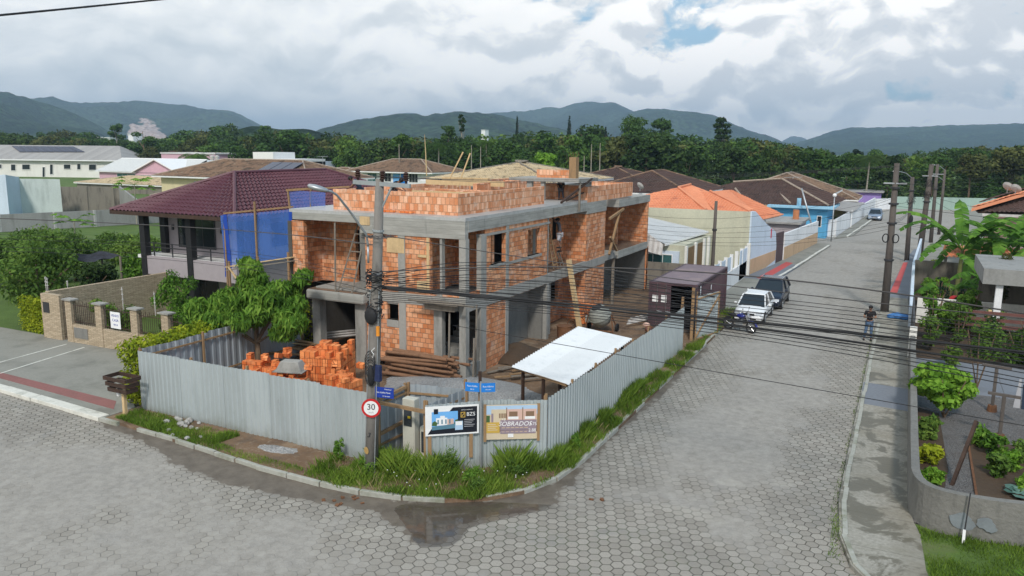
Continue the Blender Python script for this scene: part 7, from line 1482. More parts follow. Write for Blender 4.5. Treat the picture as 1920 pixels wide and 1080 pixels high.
# palms
def palm(x, y, h, r, label, mat='leaf', n=18, tr=.16):
    c = Vector((x, y, 0)); t = thing('palm_tree', label, 'palm', c); b = MB(); b.tube([c, c+Vector((.2, 0, h))], [tr, tr*.7], 8); b.build('trunk', M['bark_pale'], t); rs = random.Random(int(x*3)); b = MB(); top = c+Vector((.2, 0, h))
    for k in range(n):
        a = k*2.4+rs.uniform(-.2, .2); up = rs.uniform(.1, 1.0); prev = top; pts = []
        for i in range(9): s = i/8*r; pts.append(top+Vector((math.cos(a)*s, math.sin(a)*s, up*s-1.15*s*s/r)))
        b.tube(pts, .02, 4, False); sd = Vector((-math.sin(a), math.cos(a), 0))
        for i in range(1, 9):
            for q in (0, .5):
                p = pts[i-1].lerp(pts[i], q); w = r*.32*math.sin(i/8.6*3.1)**.6+.05
                for s in (-1, 1): d = sd*s*w+Vector((math.cos(a), math.sin(a), 0))*w*.5+Vector((0, 0, -w*.45)); m = Vector((0, 0, .03+r*.012)); b.quad(p, p+d*.5+m, p+d, p+d*.5-m)
    b.build('crown', M[mat], t); return t
for (px, d, top, r, lab, mt) in [(822, 150, 268, 3.6, 'palm rising over the blue and white house against the forest', 'leaf_mid'), (372, 205, 290, 4.5, 'dense drooping palm right of the pink house', 'leaf_mid'), (1290, 150, 300, 3.6, 'palm among the forest edge left of the blackened roofs', 'leaf_dark'), (1345, 120, 350, 2.2, 'small pale palm behind the orange tiles', 'leaf_mid'), (1620, 150, 290, 3.0, 'palm crown poking from the forest edge near the street end', 'leaf_dark'), (910, 165, 262, 3.2, 'palm crown in the forest above the straw-coloured roof', 'leaf_mid')]:
    c = DR(px, 400, d); palm(c.x, c.y, DR(px, top, d).z-.6, r, lab, mt)
# banana plants
def banana_leaf(b, base, az, L, rise, droop, w, rs):
    n = 16; pts = [base+Vector((math.cos(az)*s*L, math.sin(az)*s*L, rise*s*L-droop*(s**2)*L)) for s in np.linspace(0, 1, n+1)]
    b.tube(pts, [.03*(1-.8*i/n) for i in range(n+1)], 5, False); sd = Vector((-math.sin(az), math.cos(az), 0))
    for i in range(n):
        s0, s1 = i/n, (i+1)/n
        if s0 < .12: continue
        w0 = w*math.sin(min(1, s0*1.02)*3.1)**.45; w1 = w*math.sin(min(1, s1*1.0)*3.1)**.45
        for sg in (-1, 1):
            cut = rs.random() < .4; g = rs.uniform(.04, .25) if cut else 0; dz = -rs.uniform(.15, .5)*w; f = (pts[i+1]-pts[i])
            b.quad(pts[i], pts[i+1], pts[i+1]+sd*sg*w1+Vector((0, 0, dz))-f*g, pts[i]+sd*sg*w0+Vector((0, 0, dz))+f*g*.5)
def banana(x, y, h, L, label, n=8, seed=1, mat='leaf_banana', az0=0):
    c = Vector((x, y, .1)); t = thing('banana_plant', label, 'banana plant', c); b = MB(); b.tube([c, c+Vector((.1, 0, h))], [.16, .09], 9); b.build('trunk', M['leaf_olive_stem'], t); rs = random.Random(seed)
    for k in range(n): q = MB(); banana_leaf(q, c+Vector((.1, 0, h-.1)), az0+k*2.4+rs.uniform(-.3, .3), L*rs.uniform(.8, 1.1), rs.uniform(.7, 1.7), rs.uniform(.7, 1.6), .42, rs); q.build('leaf', M[mat], t)
M['leaf_olive_stem'] = flat('banana_stem', (.16, .17, .06), var=.3)
banana(3.2, 56.6, 3.1, 3.88, 'big banana plant nearest the street with leaves reaching over the wall', 9, 1, az0=3.3)
banana(5.3, 56.9, 3.3, 3.62, 'banana plant right of the biggest one beside the stained wall', 9, 2)
banana(7.4, 55.4, 3.2, 3.75, 'banana plant with upright bright leaves at the right edge', 8, 3, az0=1.0)
banana(2.5, 50.6, 1.4, 2.25, 'small banana plant low against the stained wall', 6, 4, az0=.8)
banana(4.4, 52.5, 1.6, 2.50, 'bright young banana plant before the stained wall', 7, 5)
banana(6.8, 53.0, 1.5, 2.75, 'arching banana plant over the garden shed roof', 7, 6, az0=2.8)
def rbush(x, y, h, r, n, size, mat, name, label, cat='shrub', stems=True, asp=.5, lo=.15, shell=.45, fl=.8):
    rs = random.Random(int(x*13+y*7)); bl = sub(rs, h*lo, h*.92, r, 14, .34, fl); st = [[(0, 0, 0), (math.cos(a)*r*.3, math.sin(a)*r*.3, h*.5), (math.cos(a)*r*.5, math.sin(a)*r*.5, h*.85)] for a in (0.3, 1.7, 3.0, 4.4, 5.6)] if stems else ()
    return bush(name, label, cat, (x, y, .12), bl, n, size, mat, st, asp, shell=shell)
rbush(1.75, 30.2, 1.75, 1.3, 5200, .2, 'leaf_bright', 'shrub', 'large bright green shrub with broad leaves and bare stems over the garden wall', asp=.75, lo=.4, fl=.5)
rbush(1.2, 27.6, .8, .55, 900, .18, 'leaf', 'shrub', 'small dark shrub below the bright broad-leaved one')
rbush(1.15, 25.2, .6, .45, 700, .2, 'leaf_lime', 'shrub', 'low yellow-green plant in the bed behind the curved wall', asp=.7)
rbush(1.2, 23.4, .55, .4, 600, .2, 'leaf_bright', 'shrub', 'low bright green plant at the near end of the narrow bed', asp=.7)
rbush(3.0, 34.6, 2.7, 1.0, 1300, .14, 'leaf', 'young_tree', 'sparse small tree with a dark twisted trunk in the yard', 'tree', lo=.45)
rbush(1.6, 43.0, 2.7, .75, 1900, .14, 'leaf_mango', 'shrub', 'tall loose shrub just inside the slatted gate'); rbush(2.7, 42.4, 2.2, .7, 1200, .14, 'leaf', 'shrub', 'thin shrub right of the tall loose one')
rbush(1.9, 47.9, 2.6, .28, 900, .12, 'leaf_conifer', 'shrub', 'narrow dark cypress-like shrub left of two others', lo=.1); rbush(2.25, 47.8, 2.4, .25, 900, .12, 'leaf_conifer', 'shrub', 'narrow dark cypress-like shrub in the middle', lo=.1); rbush(2.9, 47.6, 2.1, .28, 800, .12, 'leaf_conifer', 'shrub', 'narrow dark leaning shrub right of two others', lo=.1)
rbush(4.9, 48.6, 4.0, .75, 2600, .16, 'leaf_olive', 'shrub', 'yellowish conifer left of the garden shed', asp=.3, lo=.1); rbush(5.6, 41.2, 2.0, 1.3, 2200, .16, 'leaf', 'shrub', 'dark green shrub mass before the wooden boards'); rbush(8.0, 41.5, 2.2, 1.4, 2200, .16, 'leaf_mango', 'shrub', 'shrub mass at the right edge by the shed pillars')
rbush(4.2, 44.6, 1.5, .8, 1400, .14, 'leaf_mango', 'shrub', 'leafy shrub behind the wooden shelf boards'); rbush(6.4, 36.6, 1.5, .9, 1500, .15, 'leaf_dark', 'shrub', 'dark shrub behind the clothes line at the right edge'); rbush(3.6, 40.4, 1.9, .9, 1500, .14, 'leaf_dark', 'shrub', 'dark shrub in the shade beyond the blue-grey yard')
rbush(2.3, 63.5, 1.5, .8, 1100, .16, 'flower_yellow' if 0 else 'leaf_lime', 'shrub', 'yellow flowering bush behind the stained garden wall')
for k, (x, y) in enumerate([(2.9, 25.0), (3.3, 25.8), (3.0, 26.8), (3.7, 26.6), (4.3, 25.9), (2.7, 27.6), (4.9, 25.2), (3.6, 24.3)]): rbush(x, y, .75-.03*k, .42, 520, .15, ['leaf', 'leaf_bright', 'leaf_mango'][k % 3], 'vegetable_plant', ['leafy', 'tall leafy', 'bushy', 'dense', 'spreading', 'rear', 'outer', 'nearest'][k]+' green vegetable plant in the wide soil bed', 'plant', False)
for x, y, h, r, mt, lab in [(1.5, 52.6, 1.7, .8, 'leaf_mango', 'leafy shrub against the pale blue street wall'), (2.6, 45.2, 1.6, .9, 'leaf', 'broad shrub between the slatted gate and the wooden boards'), (3.3, 46.0, 2.4, .8, 'leaf_mango', 'upright leafy shrub left of the yellowish conifer'), (7.2, 46.2, 1.9, 1.3, 'leaf_mango', 'shrub growing under the garden shed roof'), (5.0, 39.6, 1.7, 1.2, 'leaf', 'wide dark shrub nearest the wooden shelf boards'), (7.2, 39.4, 1.8, 1.3, 'leaf_mango', 'shrub mass by the right edge beyond the yard'), (1.5, 40.8, 1.5, .6, 'leaf', 'small shrub right behind the slatted gate'), (2.3, 54.6, 1.6, .8, 'leaf_bright', 'light green shrub under the biggest banana plant'), (6.0, 50.4, 2.4, 1.2, 'leaf_mango', 'tall leafy shrub behind the garden shed'), (2.2, 38.0, 1.2, .5, 'leaf', 'low shrub beside the pale gate pillar')]: rbush(x, y, h, r, int(1900*r)+500, .17, mt, 'shrub', lab)
banana(9.2, 57.0, 3.4, 4.00, 'banana plant partly out of the frame at the right', 8, 8, az0=2.2)
banana(4.3, 59.8, 3.3, 3.50, 'banana plant behind the stained wall between the two largest', 8, 9, az0=.4)
banana(6.6, 60.6, 3.2, 3.50, 'rearmost banana plant beyond the stained wall', 8, 12, az0=1.4)
def cabbage(x, y, s, label):
    t = thing('cabbage', label, 'cabbage', (x, y, .17)); b = MB(); c = Vector((x, y, .2))
    for k in range(16):
        a = k*2.4; r = s*(.35+.65*k/16); t0 = 1.1-.8*k/16; d = Vector((math.cos(a), math.sin(a), 0)); sd = Vector((-math.sin(a), math.cos(a), 0)); p = c+d*r*.25; q = c+d*r*.7+Vector((0, 0, t0*r*.5)); e = c+d*r+Vector((0, 0, t0*r*.45))
        b.quad(p, q-sd*r*.38, q, q+sd*r*.38); b.quad(q-sd*r*.38, e-sd*r*.2, e+sd*r*.2, q+sd*r*.38)
    b.build('foliage', M['leaf_blue'], t)
cabbage(3.35, 23.9, .5, 'large blue-green cabbage furthest left in the soil bed'); cabbage(3.9, 23.6, .48, 'blue-green cabbage second from the left in the soil bed'); cabbage(4.4, 24.0, .45, 'blue-green cabbage at the right edge of the soil bed')
t = thing('spiky_plant', 'spiky light green rosette plant in the grass at the bottom right corner', 'plant', (3.05, 18.6, .1)); b = MB(); c = Vector((3.05, 18.6, .1))
for k in range(26): a = k*2.4; u = .3+.7*((k*7) % 10)/10; d = Vector((math.cos(a), math.sin(a), 0)); sd = Vector((-d.y, d.x, 0))*.035; p1 = c+d*.28*u+Vector((0, 0, .4*(1.3-u))); p2 = c+d*.62*u+Vector((0, 0, .55*(1.25-u))); b.quad(c-sd*.6, p1-sd, p1+sd, c+sd*.6); b.quad(p1-sd, p2, p2, p1+sd)
b.build('foliage', M['leaf_bright'], t)
def tpost(x, y, h, label, w=.9, lean=0):
    t = thing('clothes_post', label, 'post', (x, y, .12)); b = MB(); b.bar((x, y, 0), (x+lean, y, h), .1); b.build('post', M['pole_dark'], t); b = MB(); b.bar((x-w/2+lean, y, h+.04), (x+w/2+lean, y, h), .11, .08); b.build('crossbar', M['pole_dark'], t); b = MB(); b.cyl((x, y, .1), (x, y, .35), .17, .14, 10); b.build('base', M['rust'], t)
tpost(3.25, 28.5, 1.62, 'nearer T-shaped grey clothes-line post on the gravel'); tpost(3.3, 31.8, 1.75, 'farther T-shaped grey clothes-line post on the gravel')
bars('leaning_board', [((1.75, 23.9, .1), (2.25, 24.9, 1.75))], .09, 'wood_dark', 'dark leaning board standing behind the curved garden wall', 'board')
t = thing('hanging_cloth', 'white and dark cloths hanging at the clothes line', 'laundry', (4.0, 30.4, 1)); b = MB(); b.hexa([(3.75, 30.4, .75), (3.95, 30.4, .75), (3.95, 30.43, .75), (3.75, 30.43, .75), (3.84, 30.4, 1.75), (3.9, 30.4, 1.75), (3.9, 30.43, 1.75), (3.84, 30.43, 1.75)]); b.build('white_cloth', M['p_grey'], t); b = MB(); b.hexa([(4.0, 30.5, .7), (4.15, 30.5, .7), (4.15, 30.53, .7), (4.0, 30.53, .7), (3.97, 30.5, 1.55), (4.1, 30.5, 1.55), (4.1, 30.53, 1.55), (3.97, 30.53, 1.55)]); b.build('dark_cloth', M['cloth_navy'], t)
tag(MB().tube([(3.25, 28.5, 1.66), (3.28, 30.2, 1.6), (3.3, 31.8, 1.79)], .008, 4).build('clothes_line', M['cable_grey']), 'thin line strung between the two grey T posts', 'line')
bars('bed_edging', [((2.3, 22.4, .15), (2.35, 27.9, .15))], .06, 'rust', 'rusty edging strip along the wide soil bed', 'edging')
bars('white_stake', [((1.85, 20.3, .1), (1.85, 20.35, .42))], .06, 'p_white', 'short white stake in the grass before the curved wall', 'stake'); bars('thin_rod', [((1.86, 20.4, .3), (1.9, 20.5, 1.3))], .025, 'steel', 'thin dark rod leaning on the curved wall', 'rod')
b = MB(); F = frame((1.78, 20.6, .52), (1, -.02, 0), (0, 0, 1))
for ox, oy, r in ((0, 0, .2), (.5, .05, .15), (.14, -.06, .14), (.62, -.05, .1)):
    k = len(b.v); pr = [(ox+r*1.2*math.cos(a*.45)*(1+.4*noise.noise(Vector((a*.9, ox, 3)))), oy+r*math.sin(a*.45)*(1+.4*noise.noise(Vector((a*.9, ox, 7))))) for a in range(14)]; b.v += [tuple(F @ Vector((x, y, -.01))) for x, y in pr]+[tuple(F @ Vector((x, y, .006+ox*.002))) for x, y in pr]; b.face([k+14+i for i in range(14)]); [b.face((k+i, k+(i+1) % 14, k+14+(i+1) % 14, k+14+i)) for i in range(14)]
tag(b.build('paint_patch', flatc('pale_blue_paint', (.2, .225, .24))), 'pale blue paint patches on the curved garden wall', 'paint patch')
b = MB(); b.sphere((2.75, 49.0, 1.25), .3, .3, .22, 16, 10); tag(b.build('red_pot', M['red'], smooth=True), 'round red hanging flower pot among the garden shrubs', 'flower pot')
c = G(1685, 597, .12); b = MB(); b.sphere(c+Vector((0, 0, .13)), .55, .3, .18, 14, 8); b.sphere(c+Vector((.3, -.12, .1)), .3, .22, .14, 12, 7); b.sphere(c+Vector((-.35, -.05, .1)), .28, .25, .12, 12, 7)
for i, v in enumerate(b.v): k = noise.noise(Vector(v)*6)*.09; b.v[i] = (v[0]+k, v[1]+k*.7, v[2]+k*.6)
tag(b.build('plastic_bag', M['tarp'], smooth=True), 'crumpled blue plastic bag lying on the right pavement', 'bag')

# ---------------------------------------------------------------- grass and weeds
def blades(name, label, regions, mat='grass', seed=1):
    rg = np.random.default_rng(seed); Vs = []
    for poly, n, h0, h1, w, z0 in regions:
        P = np.array([(p[0], p[1]) for p in poly]); lo, hi = P.min(0), P.max(0); pts = lo+(hi-lo)*rg.random((int(n*2.2), 2)); pts = pts[inside(pts, poly)][:n]
        cl = np.array([noise.noise(Vector((x*1.1, y*1.1, seed))) for x, y in pts]); keep = rg.random(len(pts)) < np.clip(.62+cl*1.5, .04, 1); pts, cl = pts[keep], cl[keep]; m = len(pts)
        h = (h0+(h1-h0)*rg.random(m)**2.2)*(.8+cl*.8); a = rg.random(m)*6.283; ln = h*(.15+.55*rg.random(m)); b2 = rg.random(m)*6.283
        B = np.stack([pts[:, 0], pts[:, 1], np.full(m, z0)], 1); S = np.stack([np.cos(a), np.sin(a), np.zeros(m)], 1)*w*(.6+.8*rg.random(m))[:, None]; T = np.stack([np.cos(b2)*ln, np.sin(b2)*ln, h], 1)
        Vs.append(np.stack([B-S, B+S, B+T*.55+S*.7+np.array((0, 0, 1))*(h*.12)[:, None], B+T], 1).reshape(-1, 3))
    V = np.concatenate(Vs); o = rawmesh(name, V, np.arange(len(V)).reshape(-1, 4), M[mat]); return tag(o, label, 'grass', kind='stuff')
corner = [(-14.6, 16.15), (-13.2, 15.9), (-11.4, 16.2), (-9.5, 17.0), (-8.4, 18.4), (-8.0, 20.3), (-8.6, 20.1), (-8.95, 19.7), (-10.4, 18.75), (-11.6, 17.8), (-13.3, 17.7), (-14.4, 17.6)]
strip = [(-8.0, 20.0), (-8.02, 36), (-8.3, 38), (-8.7, 36.5), (-8.72, 30), (-8.7, 20.0)]
blades('grass', 'grass and weeds between the metal fences and the kerb', [
    (corner, 43500, .08, .34, .007, .09), ([(-13.3, 17.0), (-11.0, 17.3), (-9.2, 18.9), (-8.7, 19.8), (-9.0, 19.75), (-10.4, 18.75), (-11.6, 17.8), (-13.2, 17.8)], 21750, .25, .75, .007, .09), (strip, 49300, .06, .3, .007, .09), ([(-8.72, 20), (-8.5, 20), (-8.55, 31), (-8.72, 31)], 20300, .15, .55, .007, .09),
    ([(-23.4, 16.85), (-18.6, 16.3), (-18.4, 17.6), (-23.3, 17.8)], 21750, .05, .2, .007, .09), ([(-18.6, 16.3), (-14.8, 16.1), (-14.8, 16.5), (-18.6, 16.8)], 3770, .04, .14, .007, .09), ([(-14.6, 17.3), (-14.1, 17.2), (-14.1, 17.8), (-14.6, 17.8)], 2175, .2, .6, .007, .09),
    ([(-8.6, 38), (-8.05, 38), (-8.08, 46), (-9.0, 46)], 7250, .06, .3, .007, .09)])
blades('dry_grass', 'dry straw-coloured stalks mixed into the corner grass', [(corner, 1300, .1, .45, .006, .09), (strip, 1300, .08, .4, .006, .09), ([(-23.4, 16.85), (-18.6, 16.3), (-18.4, 17.6), (-23.3, 17.8)], 1500, .05, .25, .006, .09)], 'straw', 9)
blades('kerb_grass', 'sparse grass growing along the right-hand kerb', [([(-1.12, 20), (-.9, 20), (-.92, 44), (-1.1, 44)], 2175, .03, .1, .007, .01), ([(-.95, 18.2), (-.6, 18.0), (-.75, 20.5), (-1.0, 20.5)], 725, .04, .14, .007, .09)], 'grass', 6)
blades('lawn', 'thick green lawn at the near right corner', [([(.9, 20.7), (1.0, 19.5), (1.1, 18.4), (1.5, 16.7), (2.4, 16.0), (7, 15.5), (9, 18), (8, 21.4), (3.1, 20.7), (1.6, 20.55)], 60900, .05, .2, .007, .09)], 'grass', 2)
rs = random.Random(77)
for k, (x, y, h, r, lab) in enumerate([(-11.0, 17.9, .85, .5, 'tall feathery weed clump below the left banner'), (-13.0, 17.0, .5, .45, 'weed clump at the foot of the concrete pole'), (-12.3, 17.5, .45, .4, 'dark weed clump before the meter cabinet'), (-10.1, 17.9, .4, .4, 'weed clump between the two banner stakes'), (-9.2, 18.9, .55, .4, 'weed clump below the right banner'), (-14.3, 17.4, .75, .25, 'tall weed left of the concrete pole'), (-9.7, 17.4, .35, .4, 'low flowering weed clump nearest the puddle'), (-8.55, 21.6, .5, .3, 'weed clump at the bend of the street fence')]):
    bush('weed', lab, 'weed', (x, y, .1), sub(rs, .1*h, .85*h, r, 12, .34, 1.0), 1100, .1, 'leaf_mango' if k % 2 else 'leaf', (), .22, shell=.3)
V = []; 
b = MB()
for k in range(26): x = rs.uniform(-12.5, -8.6); y = 17.2+max(0, (x+10.5))*.8+rs.uniform(-.6, .5); z = rs.uniform(.25, .5); b.obox(Matrix.Translation((x, y, z)), .022, .022, .015)
tag(b.build('white_flowers', M['p_white']), 'tiny white flowers dotted through the corner weeds', 'flowers', kind='stuff')
for k in range(16):
    c = G(rs.gauss(352, 22), rs.gauss(800, 10), .12); b = MB(); r = rs.uniform(.07, .15); b.sphere(c+Vector((0, 0, r*.4)), r, r*rs.uniform(.7, 1), r*.7, 8, 6)
    for i, v in enumerate(b.v): q = noise.noise(Vector(v)*9)*.06; b.v[i] = (v[0]+q, v[1]-q, v[2]+q*.6)
    tag(b.build('stone', M['cinder']), 'pale broken stone in the rubble on the grass by the front fence', 'stone', 'rubble stones')
for k in range(14):
    c = G(rs.choice([rs.gauss(632, 16), rs.gauss(662, 6), 1122+rs.gauss(0, 6)]), rs.gauss(938, 5), .02); b = MB(); b.obox(Matrix.Translation(c) @ Matrix.Rotation(rs.uniform(0, 3), 4, 'Z') @ Matrix.Rotation(.3, 4, 'X'), rs.uniform(.05, .14), rs.uniform(.04, .1), .03); tag(b.build('brick_shard', M['rust']), 'broken red brick shard on the muddy road edge', 'brick shard', 'brick shards')

# ---------------------------------------------------------------- cars and motorcycle
def car(label, cx, y0, L, Wd, H, paint, glass='glass', hood=.26, belt=.9, kind='hatch'):
    """nose towards -y at y0"""
    t = thing('parked_car', label, 'car', (cx, y0+L/2, .005)); w = Wd/2; hz = H*.6
    S = [(0, .74, .42, .30), (.02, .86, .56, .24), (.06, .95, hz*.80, .2), (.12, .985, hz*.86, .18), (.22, 1, hz*.95, .18), (.30, 1, hz*1.02, .18), (.5, 1, hz*1.04, .18), (.75, 1, hz*1.07, .18), (.9, .985, hz*1.08, .18), (.97, .95, hz*1.02, .22), (1, .88, hz*.8, .28)]
    b = MB(); prof = lambda wd, zt, zb: [(0, zt+.02), (wd*.6, zt+.012), (wd*.86, zt-.02), (wd*.97, zt-.1), (wd, (zt+zb)*.52), (wd*.985, zb+.12), (wd*.9, zb), (0, zb)]
    n = 14
    for f, wf, zt, zb in S:
        p = prof(w*wf, zt, zb); ring = p+[(-x, z) for x, z in p[-2:0:-1]]; b.v += [(cx+x, y0+f*L, z) for x, z in ring]; n = len(ring)
    for i in range(len(S)-1):
        for k in range(n): b.face((i*n+k, i*n+(k+1) % n, (i+1)*n+(k+1) % n, (i+1)*n+k)[::-1])
    b.face(range(n)); b.face([(len(S)-1)*n+k for k in range(n)][::-1]); b.build('body', M[paint], t, smooth=True)
    ws, rf, rr, re = (.25, .45, .84, .965) if kind == 'hatch' else (.25, .46, .80, .95); zb = hz*1.0
    def gh(name, e, mat, z0, z1, k0=0, k1=1):
        q = MB(); a = [(-w*.9-e, y0+ws*L-e, z0), (w*.9+e, y0+ws*L-e, z0), (w*.92+e, y0+re*L+e, z0), (-w*.92-e, y0+re*L+e, z0)]; c = [(-w*.70-e, y0+rf*L-e, z1), (w*.70+e, y0+rf*L-e, z1), (w*.72+e, y0+rr*L+e, z1), (-w*.72-e, y0+rr*L+e, z1)]
        q.hexa([(cx+p[0], p[1], p[2]) for p in a+c]); return q.build(name, mat, t)
    gh('windows', 0, M[glass], zb-.02, H-.05)
    q = MB(); r = [(-w*.70, y0+rf*L-.06, H-.055), (w*.70, y0+rf*L-.06, H-.055), (w*.73, y0+rr*L+.05, H-.06), (-w*.73, y0+rr*L+.05, H-.06), (-w*.6, y0+rf*L+.05, H), (w*.6, y0+rf*L+.05, H), (w*.62, y0+rr*L-.05, H), (-w*.62, y0+rr*L-.05, H)]; q.hexa([(cx+p[0], p[1], p[2]) for p in r]); q.build('roof', M[paint], t, bevel=.02)
    q = MB()
    for s in (-1, 1):
        q.bar((cx+s*w*.9, y0+ws*L, zb-.02), (cx+s*w*.71, y0+rf*L-.02, H-.05), .055); q.bar((cx+s*w*.93, y0+re*L, zb-.02), (cx+s*w*.73, y0+rr*L, H-.05), .1); q.bar((cx+s*w*.93, y0+.58*L, zb-.02), (cx+s*w*.735, y0+.6*L, H-.05), .06)
    q.build('pillars', M[paint], t)
    q = MB(); q.box(cx-w*.86, cx+w*.86, y0-.03, y0+.12, .26, .46); q.build('bumper', M[paint], t, bevel=.04); q = MB(); q.box(cx-w*.42, cx+w*.42, y0-.012, y0+.05, .5, .6); q.build('grille', M['black'], t); q = MB(); q.box(cx-w*.55, cx+w*.55, y0-.04, y0-.03, .28, .36); q.build('air_intake', M['black'], t)
    q = MB(); q.box(cx-.2, cx+.2, y0-.05, y0-.035, .38, .5); q.build('number_plate', M['p_grey'], t)
    for s in (-1, 1):
        q = MB(); q.hexa([(cx+s*w*.5, y0+.01, .52), (cx+s*w*.86, y0+.07, .52), (cx+s*w*.86, y0+.16, .52), (cx+s*w*.5, y0+.12, .52), (cx+s*w*.5, y0+.03, .66), (cx+s*w*.88, y0+.12, .68), (cx+s*w*.88, y0+.25, .68), (cx+s*w*.5, y0+.16, .66)]); q.build('headlight', M['lamp'], t)
        q = MB(); q.sphere((cx+s*(w+.1), y0+.33*L, zb+.06), .09, .05, .07, 10, 6); q.build('mirror', M[paint], t)
        q = MB(); q.bar((cx+s*(w-.02), y0+.5*L, hz*.72), (cx+s*(w+.006), y0+.5*L, hz*.72), .02, .01) if 0 else q.box(cx+s*(w*.985), cx+s*(w+.012), y0+.2*L, y0+.82*L, .46, .5); q.build('side_trim', M['black'], t)
        for f in (.17, .81):
            q = MB(); q.cyl((cx+s*(w-.17), y0+f*L, .31), (cx+s*(w+.004), y0+f*L, .31), .345, n=22); q.build('wheel_arch', M['black'], t)
            wh = MB(); wh.cyl((cx+s*(w-.2), y0+f*L, .3), (cx+s*(w+.02), y0+f*L, .3), .3, n=22); tw = wh.build('wheel', M['black'], t); q = MB(); q.cyl((cx+s*(w+.01), y0+f*L, .3), (cx+s*(w+.035), y0+f*L, .3), .19, n=16); q.build('rim', M['galv'], tw)
    q = MB(); q.bar((cx-w*.5, y0+ws*L-.02, zb+.03), (cx+.05, y0+ws*L+.05, zb+.08), .02, .01); q.bar((cx+.1, y0+ws*L-.02, zb+.03), (cx+w*.6, y0+ws*L+.05, zb+.08), .02, .01); q.build('wiper', M['black'], t)
    return t
car('small white hatchback parked nose-first behind the motorcycle', -7.18, 42.75, 3.8, 1.62, 1.42, 'car_white')
d_ = car('dark blue crossover parked behind the white hatchback', -7.02, 47.3, 4.3, 1.78, 1.55, 'car_navy')
q = MB(); [q.bar((-7.02+s*.62, 49.3, 1.6), (-7.02+s*.62, 50.7, 1.6), .03) for s in (-1, 1)]; q.build('roof_rail', M['chrome'], d_)
car('silver blue car parked far off near the end of the street', -3.9, 117, 4.3, 1.75, 1.48, 'car_silver')
def moto():
    r = Vector((-7.85, 41.1, .31)); f = Vector((-6.62, 40.62, .31)); d = (f-r).normalized(); s = Vector((-d.y, d.x, 0)); t = thing('motorcycle', 'blue and black motorcycle parked at the kerb by the gate', 'motorcycle', (r+f)/2-Vector((0, 0, .31)))
    U = Vector((0, 0, 1)); P = lambda a, z, k=0: Vector((r.x, r.y, 0))+d*a+U*z+s*k
    for c in (r, f):
        w = MB(); w.tube([c+(d*math.cos(a*.2618)+U*math.sin(a*.2618))*.27 for a in range(25)], .045, 7, False); o = w.build('wheel', M['black'], t, smooth=True); w = MB(); w.tube([c+(d*math.cos(a*.2618)+U*math.sin(a*.2618))*.22 for a in range(25)], .012, 5, False)
        for a in range(8): w.tube([c, c+(d*math.cos(a*.785)+U*math.sin(a*.785))*.22], .008, 4)
        w.cyl(c-s*.05, c+s*.05, .05, n=10); w.build('rim', M['chrome'], o)
    b = MB(); b.sphere(P(.72, .82), .26, .13, .14, 14, 8, Matrix.Rotation(math.atan2(d.y, d.x), 4, 'Z')); b.build('fuel_tank', M['moto_blue'], t, smooth=True); b = MB(); b.sphere(P(.28, .8), .34, .12, .07, 14, 8, Matrix.Rotation(math.atan2(d.y, d.x), 4, 'Z')); b.build('seat', M['black'], t, smooth=True)
    b = MB(); b.obox(Matrix.Translation(P(.62, .45)) @ Matrix.Rotation(math.atan2(d.y, d.x), 4, 'Z'), .3, .22, .26); b.cyl(P(.72, .5, -.02), P(.78, .66, -.02), .08, n=12); b.build('engine', M['galv'], t, bevel=.03)
    b = MB(); [b.tube([P(1.0, .88, k), P(.6, .6, k), P(.5, .3, k), P(0.02, .31, k)], .02, 6) for k in (-.07, .07)]; b.tube([P(1.0, .88), P(.5, .75), P(-.1, .82)], .025, 6); b.build('frame', M['black'], t)
    b = MB(); [b.tube([P(1.02, .92, k), f+s*k], .022, 6) for k in (-.08, .08)]; b.build('fork', M['chrome'], t); b = MB(); b.tube([P(.9, 1.08, -.33), P(1.0, 1.02, -.12), P(1.0, 1.02, .12), P(.9, 1.08, .33)], .015, 6); b.build('handlebar', M['black'], t)
    for k in (-.3, .3): b = MB(); b.tube([P(.95, 1.05, k*.8), P(.97, 1.22, k)], .008, 5); b.sphere(P(.97, 1.25, k), .02, .07, .05, 8, 5); b.build('mirror', M['black'], t)
    b = MB(); b.sphere(P(1.12, .9), .09, .09, .09, 12, 8); b.build('headlight', M['lamp'], t, smooth=True); b = MB(); b.tube([P(.75, .35, -.12), P(.5, .22, -.14), P(0.1, .38, -.16), P(-.25, .45, -.16)], [.025, .03, .05, .045], 9); b.build('exhaust', M['chrome'], t)
    b = MB(); b.tube([f+(d*math.cos(a)+U*math.sin(a))*.33 for a in (.2, .6, 1.0, 1.4, 1.9, 2.3)], .05, 6); b.build('front_fender', M['moto_blue'], t); b = MB(); b.tube([r+(d*math.cos(a)+U*math.sin(a))*.34 for a in (1.2, 1.6, 2.0, 2.5)], .05, 6); b.build('rear_fender', M['black'], t); b = MB(); b.tube([P(.55, .28, .1), P(.5, .02, .3)], .012, 5); b.build('side_stand', M['steel'], t)
moto()

